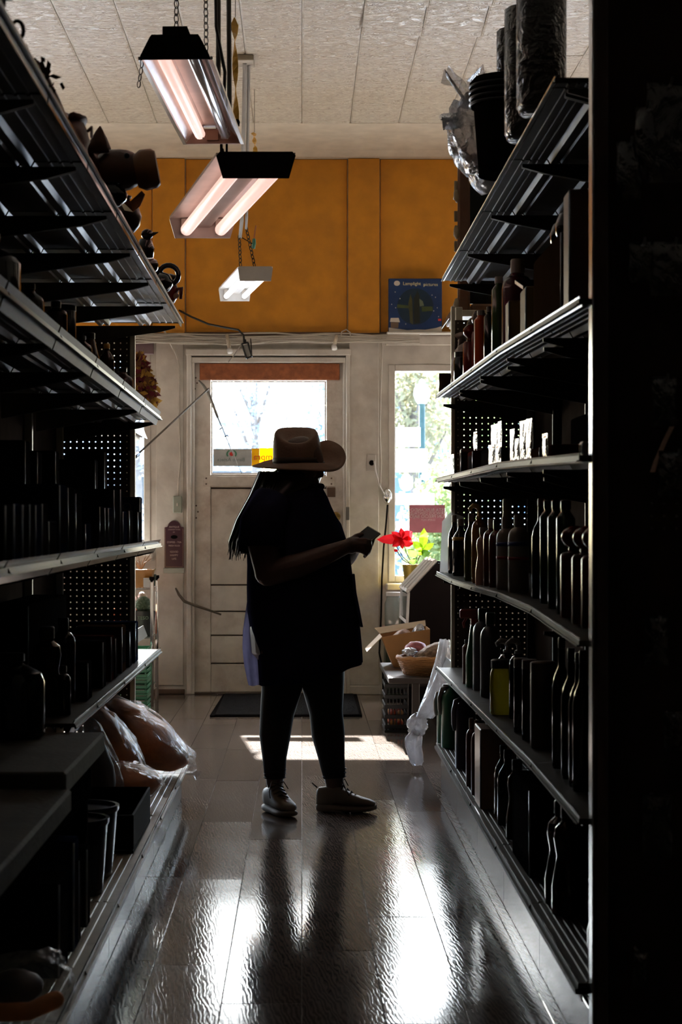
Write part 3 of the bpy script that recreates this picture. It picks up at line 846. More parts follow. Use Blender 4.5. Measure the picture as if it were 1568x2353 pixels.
fly(585, 304, 345, 11.9, 'short amber fly strip hanging right of the ceiling box')
# little green connector and plug over the far lamp
wn = thing('wire_connector', 'small green wire connector dangling over the far shop light', 'connector', P(584, 560, 12.3))
c = P(584, 560, 12.3)
MB().tube([c + Vector((0, 0, .03)), c, c - Vector((.004, 0, .03))], [.010, .012, .010], 8).build('body', M('green plastic', (.05, .22, .16), .4), wn, True)
MB().tube([c + Vector((0, 0, .03)), c + Vector((.006, 0, .08)), c + Vector((.012, 0, .11))], .004, 6).build('tip', M('rusty red', (.3, .09, .03), .6), wn)
MB().tube([c + Vector((-.01, 0, .0)), P(560, 548, 12.25), P(552, 545, 12.2)], .003, 5).build('wire', BLKM, wn)
# ------------------------------------------------------------------ things on and by the shop-front wall
FW = WD - .0005
# switch
sw = thing('light_switch', 'green-grey metal light switch box on the white wall left of the door', 'switch', (WX(409), WD - .013, WZ(1180)))
MB().cbox(WX(399), WX(419), WD - .055, WD - .0125, WZ(1179), WZ(1140), .004).build('box', M('grey green enamel', (.30, .33, .27), .45), sw)
MB().cbox(WX(400), WX(418), WD - .059, WD - .0552, WZ(1178), WZ(1141), .002).build('cover_plate', M('grey green enamel', (.30, .33, .27), .45), sw)
MB().cbox(WX(407.5), WX(410.5), WD - .072, WD - .0592, WZ(1163), WZ(1156), .001).build('toggle', M('ivory socket', (.55, .5, .45), .5), sw)
# plaque
pq = thing('wall_plaque', 'dark maroon plaque with arched top and cream lettering below the switch', 'plaque', (WX(401), WD - .013, WZ(1304)))
y0, y1 = WZ(1304), WZ(1212)
pts = [(WX(379), y0), (WX(423), y0), (WX(423), y1)]
pts += [(WX(417), y1 + .004)] + [(WX(401) + .043 * math.cos(t), y1 + .004 + .042 * math.sin(t)) for t in (R(a) for a in range(10, 180, 16))] + [(WX(385), y1 + .004), (WX(379), y1)]
MB().prism(pts, 'y', WD - .03, WD - .0125).build('board', M('maroon lacquer', (.055, .016, .03), .35), pq)
bd = MB()
for a in ((380.5, 381.3, 1302, 1214), (420.7, 421.5, 1302, 1214), (381.3, 420.7, 1302.5, 1301.7)):
    bd.box(WX(a[0]), WX(a[1]), WD - .0312, WD - .0302, WZ(a[2]), WZ(a[3]))
bd.build('gilt_border', M('faded gilt', (.30, .20, .14), .4), pq)
fx = (R(90), 0, 0)
PT = M('plaque lettering', (.55, .45, .42), .5)
for i, (s_, sz, py) in enumerate((('ANTIQUE', .016, 1211), ('COUNTRY STORE', .010, 1217), ('EST.', .009, 1223), ('COFFEE - TEA', .016, 1246), ('FRESH EGGS', .014, 1254), ('GOOD', .018, 1268), ('HAPPY', .018, 1276), ('LIFE', .018, 1284))):
    text('lettering', s_, sz, PT, pq, (WX(401), WD - .0308, WZ(py)), fx)
MB().lathe([(.0001, 0), (.018, .002), (.018, .006), (.0001, .008)], (0, 0, 0), 14, 1.3, .7).build('emblem', BLKM, pq, world=False).matrix_local = Matrix.Translation(Vector((WX(401), WD - .0301, WZ(1234))) - wloc(pq)) @ Matrix.Rotation(R(90), 4, 'X')
MB().cbox(WX(376), WX(424), WD - .024, WD - .0125, WZ(1317), WZ(1305), .002).build('backing_card', M('pale green card', (.42, .46, .40), .6), pq)
# outlet and round bell
ou = thing('wall_outlet', 'old white outlet plate with dark round socket right of the door', 'outlet', (WX(853), WD - .031, WZ(1083)))
MB().cbox(WX(843), WX(864), WD - .040, WD - .0305, WZ(1083), WZ(1045), .003).build('plate', M('ivory plate', (.55, .51, .46), .45), ou)
MB().lathe([(.0001, 0), (.018, 0), (.018, .012), (.013, .014), (.0001, .014)], (0, 0, 0), 16).build('socket', BLKM, ou, world=False).matrix_local = Matrix.Translation(Vector((WX(854), WD - .0402, WZ(1064))) - wloc(ou)) @ Matrix.Rotation(R(90), 4, 'X')
be = thing('round_meter', 'round chromed plug housing with white cord on the right window frame', 'device', (WX(890), WD - .012, WZ(1160)))
MB().lathe([(.0001, 0), (.040, 0), (.043, .012), (.036, .035), (.016, .05), (.0001, .052)], (0, 0, 0), 20, .8, 1.25).build('housing', CHROME, be, 'auto', world=False).matrix_local = Matrix.Translation(Vector((WX(890), WD - .0135, WZ(1140))) - wloc(be)) @ Matrix.Rotation(R(90), 4, 'X')
tag(MB().tube([P(860, 1060, 13.76), P(864, 1085, 13.74), P(872, 1115, 13.74), P(884, 1137, 13.72), P(893, 1150, 13.71), P(896, 1130, 13.73)], .005, 6).build('extension_cord', M('white cord', (.65, .62, .58), .5)), 'white cord running from the outlet to the round chrome housing', 'cord')
tag(MB().tube([P(891, 1160, 13.74), P(888, 1200, 13.72), P(882, 1260, 13.72), P(878, 1330, 13.74), P(876, 1420, 13.76), P(872, 1500, 13.77), P(880, 1540, 13.76), P(881, 1590, 13.76)], .006, 6).build('extension_cord', BLKM), 'black cord hanging from the chrome housing down beside the right window', 'cord')
CABLE = M('cream painted cable', (.46, .42, .36), .5)
tag(MB().tube([P(877, 770, 13.76), P(879, 800, 13.76), P(875, 900, 13.77), P(873, 1000, 13.76), P(876, 1060, 13.77), P(874, 1120, 13.77)], .0055, 6).build('surface_cable', CABLE), 'cream cable running down the edge of the right white pilaster', 'cable')
tag(MB().tube([P(374, 752, 13.74), P(392, 790, 13.76), P(405, 815, 13.785), P(412, 840, 13.79), P(412, 960, 13.79), P(415, 1060, 13.79), P(410, 1110, 13.79), P(410, 1140, 13.785)], .006, 6).build('surface_cable', CABLE), 'cream cable running down the white wall to the light switch', 'cable')
# bundle of painted cables over the door
cb = thing('cable_bundle', 'bundle of painted cables sagging along the top of the door casing', 'cables', (0, WD - .05, zo - .05))
rr = random.Random(3)
for i in range(7):
    yb_ = 768 + i * 3.2
    pts = []
    for px in range(305, 1020, 55):
        pts.append(P(px, yb_ + rr.uniform(-3, 3) + (5 if 420 < px < 600 else 0) * (i % 3) * .6, 13.74 - .004 * (i % 2)))
    MB().tube(pts, .0055, 6).build('cable', CABLE, cb)
tag(MB().tube([P(783, 775, 13.73), P(786, 762, 13.73), P(796, 757, 13.73), P(805, 764, 13.73), P(806, 775, 13.73)], .004, 6).build('cable_loop', CABLE), 'loop of cream cable standing above the cable bundle by the right pilaster', 'cable')
for i, (px, py, lb) in enumerate(((522, 770, 'white candle-shaped lamp holder above the left of the door'), (774, 772, 'white candle-shaped lamp holder above the right of the door'))):
    t = thing('lamp_holder', lb, 'lamp holder', P(px, py, 13.7))
    dx = 6 if i == 0 else -6
    MB().tube([P(px, py, 13.72), P(px + dx, py + 34 - 10 * i, 13.66)], .012, 10).build('stem', M('aged cream plastic', (.52, .45, .36), .5), t, True)
    MB().tube([P(px + dx, py + 33 - 10 * i, 13.662), P(px + dx + 1, py + 40 - 10 * i, 13.65)], [.018, .018], 12).build('cap', M('white plastic', (.75, .73, .70), .4), t, True)
# black work lamp on its cable
wl = thing('work_light', 'black caged trouble light hanging from a black cable over the door', 'lamp', P(571, 820, 13.5))
MB().tube([P(398, 706, 13.80), P(440, 728, 13.74), P(480, 745, 13.70), P(520, 753, 13.65), P(548, 758, 13.62), P(560, 770, 13.6), P(562, 790, 13.58)], .007, 8).build('cable', BLK, wl, True)
fr = MB()
q = [P(556, 790, 13.58), P(570, 787, 13.58), P(579, 820, 13.55), P(567, 824, 13.55)]
for a in range(4): fr.tube([q[a], q[(a + 1) % 4]], .006, 6)
fr.tube([P(562, 780, 13.58), P(563, 790, 13.58)], .011, 8)
fr.build('cage', BLK, wl)
MB().loft([[p + Vector((0, d, 0)) for p in (q[0] * .9 + q[2] * .1, q[1] * .9 + q[3] * .1, q[2] * .9 + q[0] * .1, q[3] * .9 + q[1] * .1)] for d in (.006, .012)]).build('lens', M('dusty lens', (.20, .19, .17), .3), wl)
tag(MB().tube([P(576, 778, 13.6), P(578, 800, 13.58), P(579, 822, 13.57)], .0035, 5).build('thin_wire', BLKM), 'thin dark wire hanging right beside the black trouble light', 'wire')
tag(MB().tube([P(556, 789, 13.7), P(541, 812, 13.73), P(525, 832, 13.75)], .004, 5).build('thin_wire', M('grey wire', (.25, .22, .2), .5)), 'thin grey wire slanting down from the trouble light to the door head', 'wire')
# long pole from the door corner to the left, door closer spring
po = thing('door_stay', 'long thin pole with a black grip slanting from the door corner to the left window', 'pole', P(380, 985, 13.1))
MB().tube([P(308, 1052, 12.75), P(480, 893, 13.69)], .0062, 8).build('pole', M('grey brown pole', (.13, .11, .09), .8, spec=.1), po, True)
MB().tube([P(303, 1056, 12.72), P(318, 1043, 12.80)], .013, 8).build('grip', BLK, po, True)
ds = thing('door_spring', 'thin metal door spring and rod crossing the left of the door glass', 'spring', P(500, 960, 13.75))
MB().tube([P(457, 874, 13.76), P(468, 886, 13.75), P(478, 900, 13.74), P(501, 960, 13.74)], [.005, .009, .012, .009], 8).build('spring', M('worn steel', (.25, .24, .22), .4, metal=.7), ds, True)
MB().tube([P(500, 958, 13.74), P(512, 985, 13.74), P(530, 1030, 13.74), P(556, 1088, 13.74)], [.005, .0035, .003, .002], 6).build('rod', M('worn steel', (.25, .24, .22), .4, metal=.7), ds, True)
for px, py in ((509, 984), (521, 1001)):
    MB().tube([P(px - 4, py + 3, 13.74), P(px + 1, py - 1, 13.735), P(px + 4, py + 2, 13.74)], .004, 6).build('clip', BLKM, ds)
# dark handle branch on the door
tag(MB().tube([P(404, 1352, 13.80), P(411, 1366, 13.76), P(424, 1382, 13.74), P(450, 1392, 13.76), P(480, 1402, 13.80), P(508, 1412, 13.835)], [.006, .009, .010, .009, .008, .006], 8).build('curved_stick', M('dark twisted branch', (.11, .09, .07), .6, bump=.3)), 'dark curved stick leaning across the lower left of the door', 'stick')
# banner on the glass, seen from behind
bn = thing('window_banner', 'white and yellow bank banner stuck on the door glass, lettering reversed', 'banner', (WX(560), WD + .03, WZ(1071)))
gy = dy0 + .010
WB = leafy('banner vinyl white', (.34, .33, .31), .12); YB = leafy('banner vinyl yellow', (.80, .50, .02), .35); YB2 = leafy('banner vinyl deep yellow', (.45, .29, .02), .22)
MB().box(WX(490), WX(578), gy, gy + .002, WZ(1071), WZ(1031)).build('white_panel', WB, bn)
MB().box(WX(578.2), WX(596), gy, gy + .002, WZ(1071), WZ(1030)).build('yellow_panel', YB2, bn)
MB().box(WX(596.2), WX(700), gy, gy + .002, WZ(1071), WZ(1029)).build('yellow_panel', YB, bn)
back = (R(90), 0, R(180))
text('lettering', 'Banco Azteca', .034, M('grey print', (.10, .14, .12), .6), bn, (WX(531), gy - .0010, WZ(1056)), back)
text('lettering', 'Compra', .062, M('red print', (.55, .03, .02), .6), bn, (WX(582), gy - .0010, WZ(1050)), back, 'RIGHT')
GP = M('green print', (.03, .16, .08), .6)
for sg in (-1, 1):
    mb = MB(); c = Vector((WX(532), 0, WZ(1043)))
    ri = [(c.x + sg * .036 * math.cos(t), c.z + .012 * 0 + .030 * math.sin(t)) for t in (R(a) for a in range(-35, 75, 10))]
    ro = [(c.x + sg * .025 * math.cos(t), c.z + .024 * math.sin(t)) for t in (R(a) for a in range(-35, 75, 10))]
    mb.prism(ri + ro[::-1], 'y', gy - .0012, gy - .0002); mb.build('emblem_arc', GP, bn)
MB().prism([(WX(532) + .014 * math.cos(t), WZ(1043) + .014 * math.sin(t)) for t in (R(a) for a in range(0, 360, 24))], 'y', gy - .0012, gy - .0002).build('emblem_dot', M('red print', (.55, .03, .02), .6), bn)
# papers on the right window
wy = WD + .044
PAP = leafy('white paper', (.62, .62, .61), .45)
for i, (x0, x1, y0, y1, lb) in enumerate(((906, 968, 981, 1026, 'upper white paper taped to the right window'), (907, 984, 1030, 1085, 'larger white paper taped under it on the right window'), (908, 1000, 1133, 1160, 'white paper strip above the maroon notice on the right window'), (908, 942, 1198, 1218, 'low white paper in the left corner of the right window'))):
    t = thing('taped_paper', lb, 'paper', (WX((x0 + x1) / 2), wy, WZ(y1)))
    MB().box(WX(x0), WX(x1), wy, wy + .0015, WZ(y1), WZ(y0)).build('sheet', PAP, t)
    MB().box(WX(x0) + .03, WX(x0) + .07, wy - .001, wy - .0002, WZ(y0) - .012, WZ(y0) + .012).build('tape', plastic_film('clear tape', (.8, .8, .7), .6, .2, .2, .0), t)
pts = [(WX(935) + .047 * math.cos(t) * (1 - .12 * math.sin(t)), WZ(1110) + .068 * math.sin(t) * (1 if math.sin(t) > 0 else .8)) for t in (R(a) for a in range(0, 360, 20))]
tag(MB().prism(pts, 'y', wy, wy + .002).build('egg_sticker', PAP), 'white egg-shaped sticker on the right window below the papers', 'sticker')
tag(MB().tube([(WX(978), wy - .004, WZ(1131)), (WX(988), wy - .004, WZ(1118))], .012, 8).build('paper_roll', PAP), 'small white paper roll taped above the paper strip on the right window', 'paper')
no = thing('window_notice', 'maroon printed notice on the right window, its white lettering reversed', 'notice', (WX(985), wy, WZ(1225)))
MB().box(WX(942), WX(1024), wy, wy + .0015, WZ(1224), WZ(1160)).build('sheet', leafy('maroon film', (.21, .105, .115), .35), no)
for i, (s_, sz) in enumerate((('ESTA BUSCANDO', .030), ('SERVICIOS DENTALES', .027), ('A UN PRECIO BAJO?', .030), ('LLAME HOY', .018))):
    text('lettering', s_, sz, PAP, no, (WX(985), wy - .0010, WZ(1172 + i * 7.5)), back)
# box standing on the ledge over the right window
bx = thing('picture_box', 'dark blue boxed game standing on the ledge over the right window', 'box', (WX(952), WD - .07, WZ(767)))
BLUE = M('night blue card', (.009, .032, .115), .4)
MB().cbox(WX(892), WX(1014), WD - .10, WD - .025, WZ(766), WZ(644), .003).build('carton', BLUE, bx)
by = WD - .1003
text('lettering', 'Lamplight', .031, GOLDTXT, bx, (WX(945), by, WZ(656)), fx)
text('lettering', 'pictures', .030, GOLDTXT, bx, (WX(988), by, WZ(658)), fx)
MB().prism([(WX(953) + .122 * math.cos(t), WZ(708) + .122 * math.sin(t)) for t in (R(a) for a in range(0, 360, 10))], 'y', by - .0006, by - .0001).build('round_picture', M('dark teal print', (.006, .022, .045), .4), bx)
def print_(nm, pts, m, k=1): MB().prism([(WX(a), WZ(b)) for a, b in pts], 'y', by - .0006 - .0004 * k, by - .0001 - .0004 * k).build(nm, m, bx)
print_('printed_field', [(912, 703), (938, 706), (938, 712), (911, 711)], M('print moss', (.05, .07, .02), .5))
print_('printed_field', [(967, 708), (992, 708), (993, 718), (968, 720)], M('print moss', (.05, .07, .02), .5))
print_('printed_figure', [(942, 679), (946, 692), (948, 750), (941, 744), (937, 700)], M('print olive', (.05, .05, .015), .5), 2)
print_('printed_figure', [(958, 671), (963, 684), (962, 700), (964, 745), (950, 748), (950, 690)], M('print dark', (.012, .016, .01), .5), 2)
print_('printed_figure', [(962, 690), (970, 696), (973, 706), (963, 708)], M('print sage', (.12, .15, .10), .5), 3)
SNOW = M('print snow', (.55, .50, .44), .5)
print_('printed_snow', [(892.5, 765), (892.5, 756), (905, 758), (922, 760), (935, 762), (958, 760), (975, 761), (1000, 757), (1013, 753), (1013, 765)], SNOW, 1)
print_('printed_house', [(895, 743), (897, 734), (915, 734), (918, 744)], SNOW, 2)
print_('printed_house', [(897, 744), (915, 744), (914, 757), (897, 757)], M('print brown', (.14, .09, .06), .5), 2)
print_('printed_roof', [(1005, 736), (1012, 736), (1012, 741), (1005, 741)], M('red print', (.55, .03, .02), .6), 2)
print_('printed_badge', [(911 + 7 * math.cos(R(a)), 655 + 6 * math.sin(R(a))) for a in range(0, 360, 30)], SNOW, 1)
for px, py in ((907, 675), (899, 703), (908, 711), (991, 682), (999, 687), (1003, 711), (995, 718), (1006, 731), (931, 748), (918, 690)):
    print_('printed_star', [(px + 1.3, py), (px, py + 1.6), (px - 1.3, py), (px, py - 1.6)], SNOW, 1)
tag(MB().cbox(WX(888), RX1, WD - .13, WD - .021, WZ(771), WZ(766.3), .003).build('ledge_shelf', TRIMW), 'narrow white ledge over the right window, under the blue box', 'shelf')
# dried garland and valance in the left window
va = thing('window_valance', 'purple grey board across the top of the left display window', 'board', (WX(325), WD - .05, WZ(815)))
MB().cbox(WX(270), WX(354), WD - .05, WD - .0125, WZ(815), WZ(787), .003).build('board', M('mauve board', (.16, .10, .11), .6), va)
MB().cbox(WX(270), WX(354), WD - .054, WD - .0505, WZ(790), WZ(787), .001).build('edge', M('mauve edge', (.22, .15, .15), .6), va)
ga = thing('dried_garland', 'dark brown and gold dried leaf garland hanging in the left window', 'garland', P(330, 930, 13.2))
rr = random.Random(5)
cols = [leafy('dry brown leaf', (.10, .045, .02), .3), leafy('dry gold leaf', (.26, .14, .03), .35), leafy('dry dark red leaf', (.08, .015, .02), .3)]
cl = bpy.data.objects
mbs = [MB(), MB(), MB()]
for i in range(420):
    k = rr.random(); py = 815 + 120 * k
    px = 303 + (rr.random() ** .8) * (24 + 32 * min(1, k * 1.5) + (6 if i % 7 == 0 else 0))
    c = P(px, py, 13.2 + rr.uniform(-.08, .08))
    u = Vector((rr.gauss(0, 1), rr.gauss(0, .4), rr.gauss(0, 1))).normalized() * rr.uniform(.02, .04); v = u.cross(Vector((rr.gauss(0, .4), 1, rr.gauss(0, .4)))) * .5
    mbs[rr.randrange(3)].add([c - u, c + v, c + u, c - v], [(0, 1, 2, 3)])
for mb, m in zip(mbs, cols): tag(mb.build('dried_leaves', m, ga), kind='stuff')
MB().tube([P(330, 815, 13.2), P(332, 870, 13.2), P(328, 930, 13.2)], .004, 6).build('stem', BARK, ga)
MB().tube([P(330, 816, 13.2), P(330, 800, 13.75)], .0025, 5).build('hanger', BARK, ga)
# wire rack with plants, left of the door
rk = thing('wire_rack', 'chrome wire rack with plants beside the door under the left window', 'rack', (-1.3, 13.2, 0))
for x, y in ((-.944, 12.86), (-.944, 13.30), (-1.62, 12.86), (-1.62, 13.30)):
    MB().tube([(x, y, .0), (x, y, .80)], .012, 8).build('post', CHROME, rk, True)
    MB().tube([(x, y, .795), (x, y, .815)], .016, 8).build('post_cap', BLKM, rk, True)
for z in (.12, .43, .74):
    mb = MB()
    for y in (12.86, 12.97, 13.08, 13.19, 13.30): mb.tube([(-1.62, y, z), (-.944, y, z)], .004, 6)
    for i in range(9): mb.tube([(-1.62 + i * .0845, 12.86, z + .004), (-1.62 + i * .0845, 13.30, z + .004)], .003, 6)
    mb.tube([(-.944, 12.86, z - .025), (-.944, 13.30, z - .025)], .004, 6)
    mb.build('wire_shelf', CHROME, rk)
def pot(name, label, cat, c, r, h, m, square=False, taper=.8):
    t = thing(name, label, cat, c)
    n = 4 if square else 20
    mb = MB(); k = math.sqrt(2) if square else 1
    rot = math.pi / 4 if square else 0
    prof = [(.0001, 0), (r * taper, 0), (r, h), (r * .9, h), (r * .86, h * .85), (.0001, h * .82)]
    rings = [[(c[0] + q * k * math.cos(2 * math.pi * i / n + rot), c[1] + q * k * math.sin(2 * math.pi * i / n + rot), c[2] + z) for i in range(n)] for q, z in prof]
    mb.loft(rings).build('pot', m, t, 'auto')
    MB().lathe([(.0001, h * .80), (r * .8, h * .80), (r * .8, h * .86), (.0001, h * .86)], c, 12).build('soil', M('potting soil', (.03, .02, .015), .9, bump=.5), t)
    return t
p1 = pot('flower_pot', 'square orange pot with dry twigs on top of the chrome rack', 'plant pot', (-1.03, 13.05, .7475), .085, .11, M('orange glaze', (.38, .16, .02), .35), True)
mb = MB()
for i in range(9): mb.tube([(-1.03, 13.05, .84), (-1.03 + .03 * math.cos(i * 2.3), 13.05 + .03 * math.sin(i * 2.3), .90), (-1.03 + .08 * math.cos(i * 2.3), 13.05 + .08 * math.sin(i * 2.3), .93 + .012 * (i % 4))], [.004, .003, .0015], 5)
mb.build('twigs', M('dry twig', (.22, .13, .07), .8), p1)
p2 = pot('flower_pot', 'small dark green pot behind the orange pot on the chrome rack', 'plant pot', (-.985, 13.22, .7475), .045, .075, M('dark green glaze', (.03, .06, .04), .4))
mb = MB()
for i in range(7): mb.tube([(-.985, 13.22, .81), (-.985 + .04 * math.cos(i), 13.22 + .04 * math.sin(i), .86)], [.004, .001], 5)
mb.build('sprout', leafy('green leaf', (.10, .20, .03), .5), p2)
bxw = thing('white_box', 'small white carton at the right end of the chrome rack top', 'box', (-.972, 12.95, .7475))
MB().cbox(-1.0, -.958, 12.90, 12.98, .7475, .80, .002).build('carton', M('white card', (.6, .58, .55), .5), bxw)
MB().cbox(-1.001, -.957, 12.899, 12.981, .801, .806, .001).build('lid', M('white card', (.6, .58, .55), .5), bxw)
p3 = pot('cactus_pot', 'round cactus in a black lettered pot on the chrome rack middle shelf', 'cactus', (-1.005, 12.955, .4375), .078, .16, M('black glazed pot', (.015, .018, .017), .35))
mb = MB(); mb.blob((-1.005, 12.955, .635), (.05, .05, .055), 3); mb.build('cactus', M('cactus green', (.07, .11, .06), .7, bump=.8, bscale=90), p3, True)
sp = MB(); rr = random.Random(2)
for i in range(160):
    d = Vector((rr.gauss(0, 1), rr.gauss(0, 1), abs(rr.gauss(0, 1)) - .3)).normalized(); a = Vector((-1.005, 12.955, .635)) + d * .05
    u = d.orthogonal().normalized() * .0012
    sp.add([a - u, a + u, a + d * .017], [(0, 1, 2)])
tag(sp.build('spines', M('cactus spines', (.5, .46, .36), .6), p3), kind='stuff')
text('lettering', 'TESO', .030, M('pale green print', (.22, .32, .22), .5), p3, (-1.0, 12.874, .555), fx)
tr_ = thing('produce_tray', 'red-edged tray of packed goods on the chrome rack under the orange pot', 'tray', (-1.06, 13.14, .4375))
MB().cbox(-1.22, -.96, 13.06, 13.28, .4375, .60, .004).build('tray', M('red orange plastic', (.40, .07, .02), .4), tr_)
MB().blob((-1.02, 13.1, .655), (.035, .06, .055), 3, .2, 2, 4).build('packet', M('cream packet', (.5, .42, .34), .4), tr_, True)
MB().blob((-1.09, 13.1, .65), (.03, .06, .05), 3, .2, 2, 8).build('packet', M('pink packet', (.55, .22, .24), .35), tr_, True)
MB().blob((-1.15, 13.14, .65), (.03, .06, .05), 3, .2, 2, 9).build('packet', M('dark packet', (.06, .03, .04), .35), tr_, True)
p4 = pot('flower_pot', 'cream patterned pot on the lowest chrome rack shelf', 'plant pot', (-1.01, 13.0, .1275), .06, .14, M('cream pot', (.5, .44, .34), .5, dirt=(.3, .1, .05), dscale=20))
# green slatted crates
cr = M('green crate plastic', (.06, .24, .14), .35)
def crate(label, z, x0=-1.22, x1=-.945, y0=12.50, y1=12.80, h=.096):
    t = thing('slatted_crate', label, 'crate', ((x0 + x1) / 2, (y0 + y1) / 2, z), 'green crates by the chrome rack')
    MB().box(x0, x1, y0, y1, z, z + .008).build('base', cr, t)
    for zz in (.012, .042, .074):
        mb = MB(); e = .012
        mb.cbox(x0, x1, y0, y0 + .006, z + zz, z + zz + .018, .002).cbox(x0, x1, y1 - .006, y1, z + zz, z + zz + .018, .002)
        mb.cbox(x0, x0 + .006, y0 + .007, y1 - .007, z + zz, z + zz + .018, .002).cbox(x1 - .006, x1, y0 + .007, y1 - .007, z + zz, z + zz + .018, .002)
        mb.build('slat', cr, t)
    mb = MB()
    for x in (x0 + .012, x1 - .012):
        for y in (y0 + .014, y1 - .014): mb.cbox(x - .006, x + .006, y - .006, y + .006, z + .008, z + h - .002, .002)
    mb.build('corner_post', cr, t)
for i, lb in enumerate(('bottom', 'second from bottom', 'third from bottom', 'top')):
    crate('green slatted plastic crate by the left end-cap, %s of its stack' % lb, .001 + i * .0975)
# door mat
mt = thing('door_mat', 'dark ribbed mat lying in front of the door', 'mat', (-.08, 12.9, 0))
mx0, mx1, my0, my1 = P(482, 1648, 12.13).x, P(833, 1648, 12.13).x, 12.14, 13.72
MB().prism([(mx0, my0), (mx1, my0 + .01), (mx1 + .01, my1), (mx0 + .02, my1)], 'z', .001, .009).build('backing', BLKM, mt)
mb = MB()
n = 46
for i in range(n):
    y = my0 + .02 + (my1 - my0 - .04) * i / n
    mb.cbox(mx0 + .03, mx1 - .015, y, y + .02, .0092, .015, .004)
mb.build('pile', M('charcoal mat pile', (.012, .012, .014), .9, spec=.1, bump=.5, bscale=200), mt)['kind'] = 'stuff'

# ------------------------------------------------------------------ goods by the right window
wood = M('dark bench wood', (.03, .022, .018), .35)
bench = thing('low_bench', 'low dark bench under the window carrying the cardboard box and bread basket', 'bench', (.80, 11.4, 0))
MB().cbox(.455, 1.25, 10.72, 11.96, .305, .335, .004).build('top', wood, bench)
for x in (.60, 1.2):
    for y in (10.78, 11.9):
        MB().cbox(x - .02, x + .02, y - .02, y + .02, 0, .3045, .003).build('leg', wood, bench)
MB().cbox(.60, 1.2, 11.885, 11.915, .20, .28, .003).build('rail', wood, bench)
ck = thing('plastic_crate', 'black slatted plastic crate with produce on the floor under the bench', 'crate', (.63, 11.4, 0))
x0, x1, y0, y1, z1 = .455, .585, 11.22, 11.60, .27
CRM = M('black crate plastic', (.010, .010, .010), .45)
MB().box(x0, x1, y0, y1, .002, .012).build('base', CRM, ck)
for z in (.02, .075, .13, .185, .245):
    mb = MB()
    for q in ((x0, x1, y0, y0 + .008), (x0, x1, y1 - .008, y1), (x0, x0 + .008, y0 + .009, y1 - .009), (x1 - .008, x1, y0 + .009, y1 - .009)): mb.cbox(*q, z, z + .022, .002)
    mb.build('slat', CRM, ck)
for i in range(7):
    x = x0 + .004 + i * (x1 - x0 - .012) / 6
    MB().cbox(x, x + .006, y0 + .0085, y0 + .014, .012, z1, .001).build('upright_slat', CRM, ck)
for i in range(9):
    y = y0 + .016 + i * (y1 - y0 - .04) / 8
    MB().cbox(x0 + .0085, x0 + .014, y, y + .008, .012, z1, .001).build('upright_slat', CRM, ck)
rr = random.Random(9)
for i in range(14):
    c = (x0 + .045 + (i % 2) * .042, y0 + .06 + (i // 2 % 4) * .085, .040 + (i // 8) * .055)
    tag(MB().blob(c, (.021, .025, .024), 2, .08, 2, i).build('tomato' if i % 3 else 'onion', M('red produce', (.45, .06, .015), .3) if i % 3 else M('amber produce', (.50, .24, .05), .35), None, True), ['red tomato', 'golden onion'][i % 3 == 0] + ' inside the black plastic crate under the bench', 'vegetable', 'tomatoes in the black crate' if i % 3 else 'onions in the black crate')
# cardboard box with flaps
bxp = thing('cardboard_box', 'open tan cardboard box with flaps out on the far end of the low bench', 'box', (.60, 11.72, .3355))
CARD = M('tan cardboard', (.40, .20, .07), .7, var=.1)
zf = .336
xl, xr = .475, .72
yb0, yb1 = 11.55, 11.88
mb = MB()
def quadslab(mb, a, b, c, d, t):
    a, b, c, d = map(Vector, (a, b, c, d)); n_ = (b - a).cross(d - a).normalized() * t
    return mb.add([a, b, c, d, a + n_, b + n_, c + n_, d + n_], [(0, 1, 2, 3), (7, 6, 5, 4), (0, 4, 5, 1), (1, 5, 6, 2), (2, 6, 7, 3), (3, 7, 4, 0)])
bl_, br_ = Vector((xl + .05, yb0, zf)), Vector((xr, yb0, zf))
tl_, tr2 = Vector((xl - .02, yb0, zf + .17)), Vector((xr, yb0, zf + .215))
dy = Vector((0, yb1 - yb0, 0))
quadslab(mb, bl_, br_, tr2, tl_, .004); quadslab(mb, bl_ + dy, tl_ + dy, tr2 + dy, br_ + dy, .004)
quadslab(mb, bl_, tl_, tl_ + dy, bl_ + dy, .004); quadslab(mb, br_, br_ + dy, tr2 + dy, tr2, .004); quadslab(mb, bl_, bl_ + dy, br_ + dy, br_, .004)
mb.build('carton', CARD, bxp)
mb = MB(); quadslab(mb, tl_, tl_ + dy, tl_ + dy + Vector((-.085, 0, -.085)), tl_ + Vector((-.085, 0, -.085)), .004); mb.build('flap', M('light cardboard', (.62, .50, .36), .7), bxp)
mb = MB(); quadslab(mb, tl_ + dy, tr2 + dy, tr2 + dy + Vector((0, .05, .03)), tl_ + dy + Vector((-.03, .05, .03)), .004); mb.build('flap', M('light cardboard', (.62, .50, .36), .7), bxp)
tag(MB().blob((.585, 11.70, zf + .13), (.07, .10, .075), 3, .25, 2.5, 3).build('wrapped_bread', M('brown bread', (.30, .15, .08), .6), None, True), 'brown wrapped loaf inside the open cardboard box', 'bread')
tag(MB().blob((.67, 11.68, zf + .16), (.045, .09, .07), 3, .3, 3, 12).build('plastic_bag', plastic_film('clear film', (.8, .8, .8), .55, .5, .12, .6)), 'clear crumpled bag sticking out of the open cardboard box', 'bag')
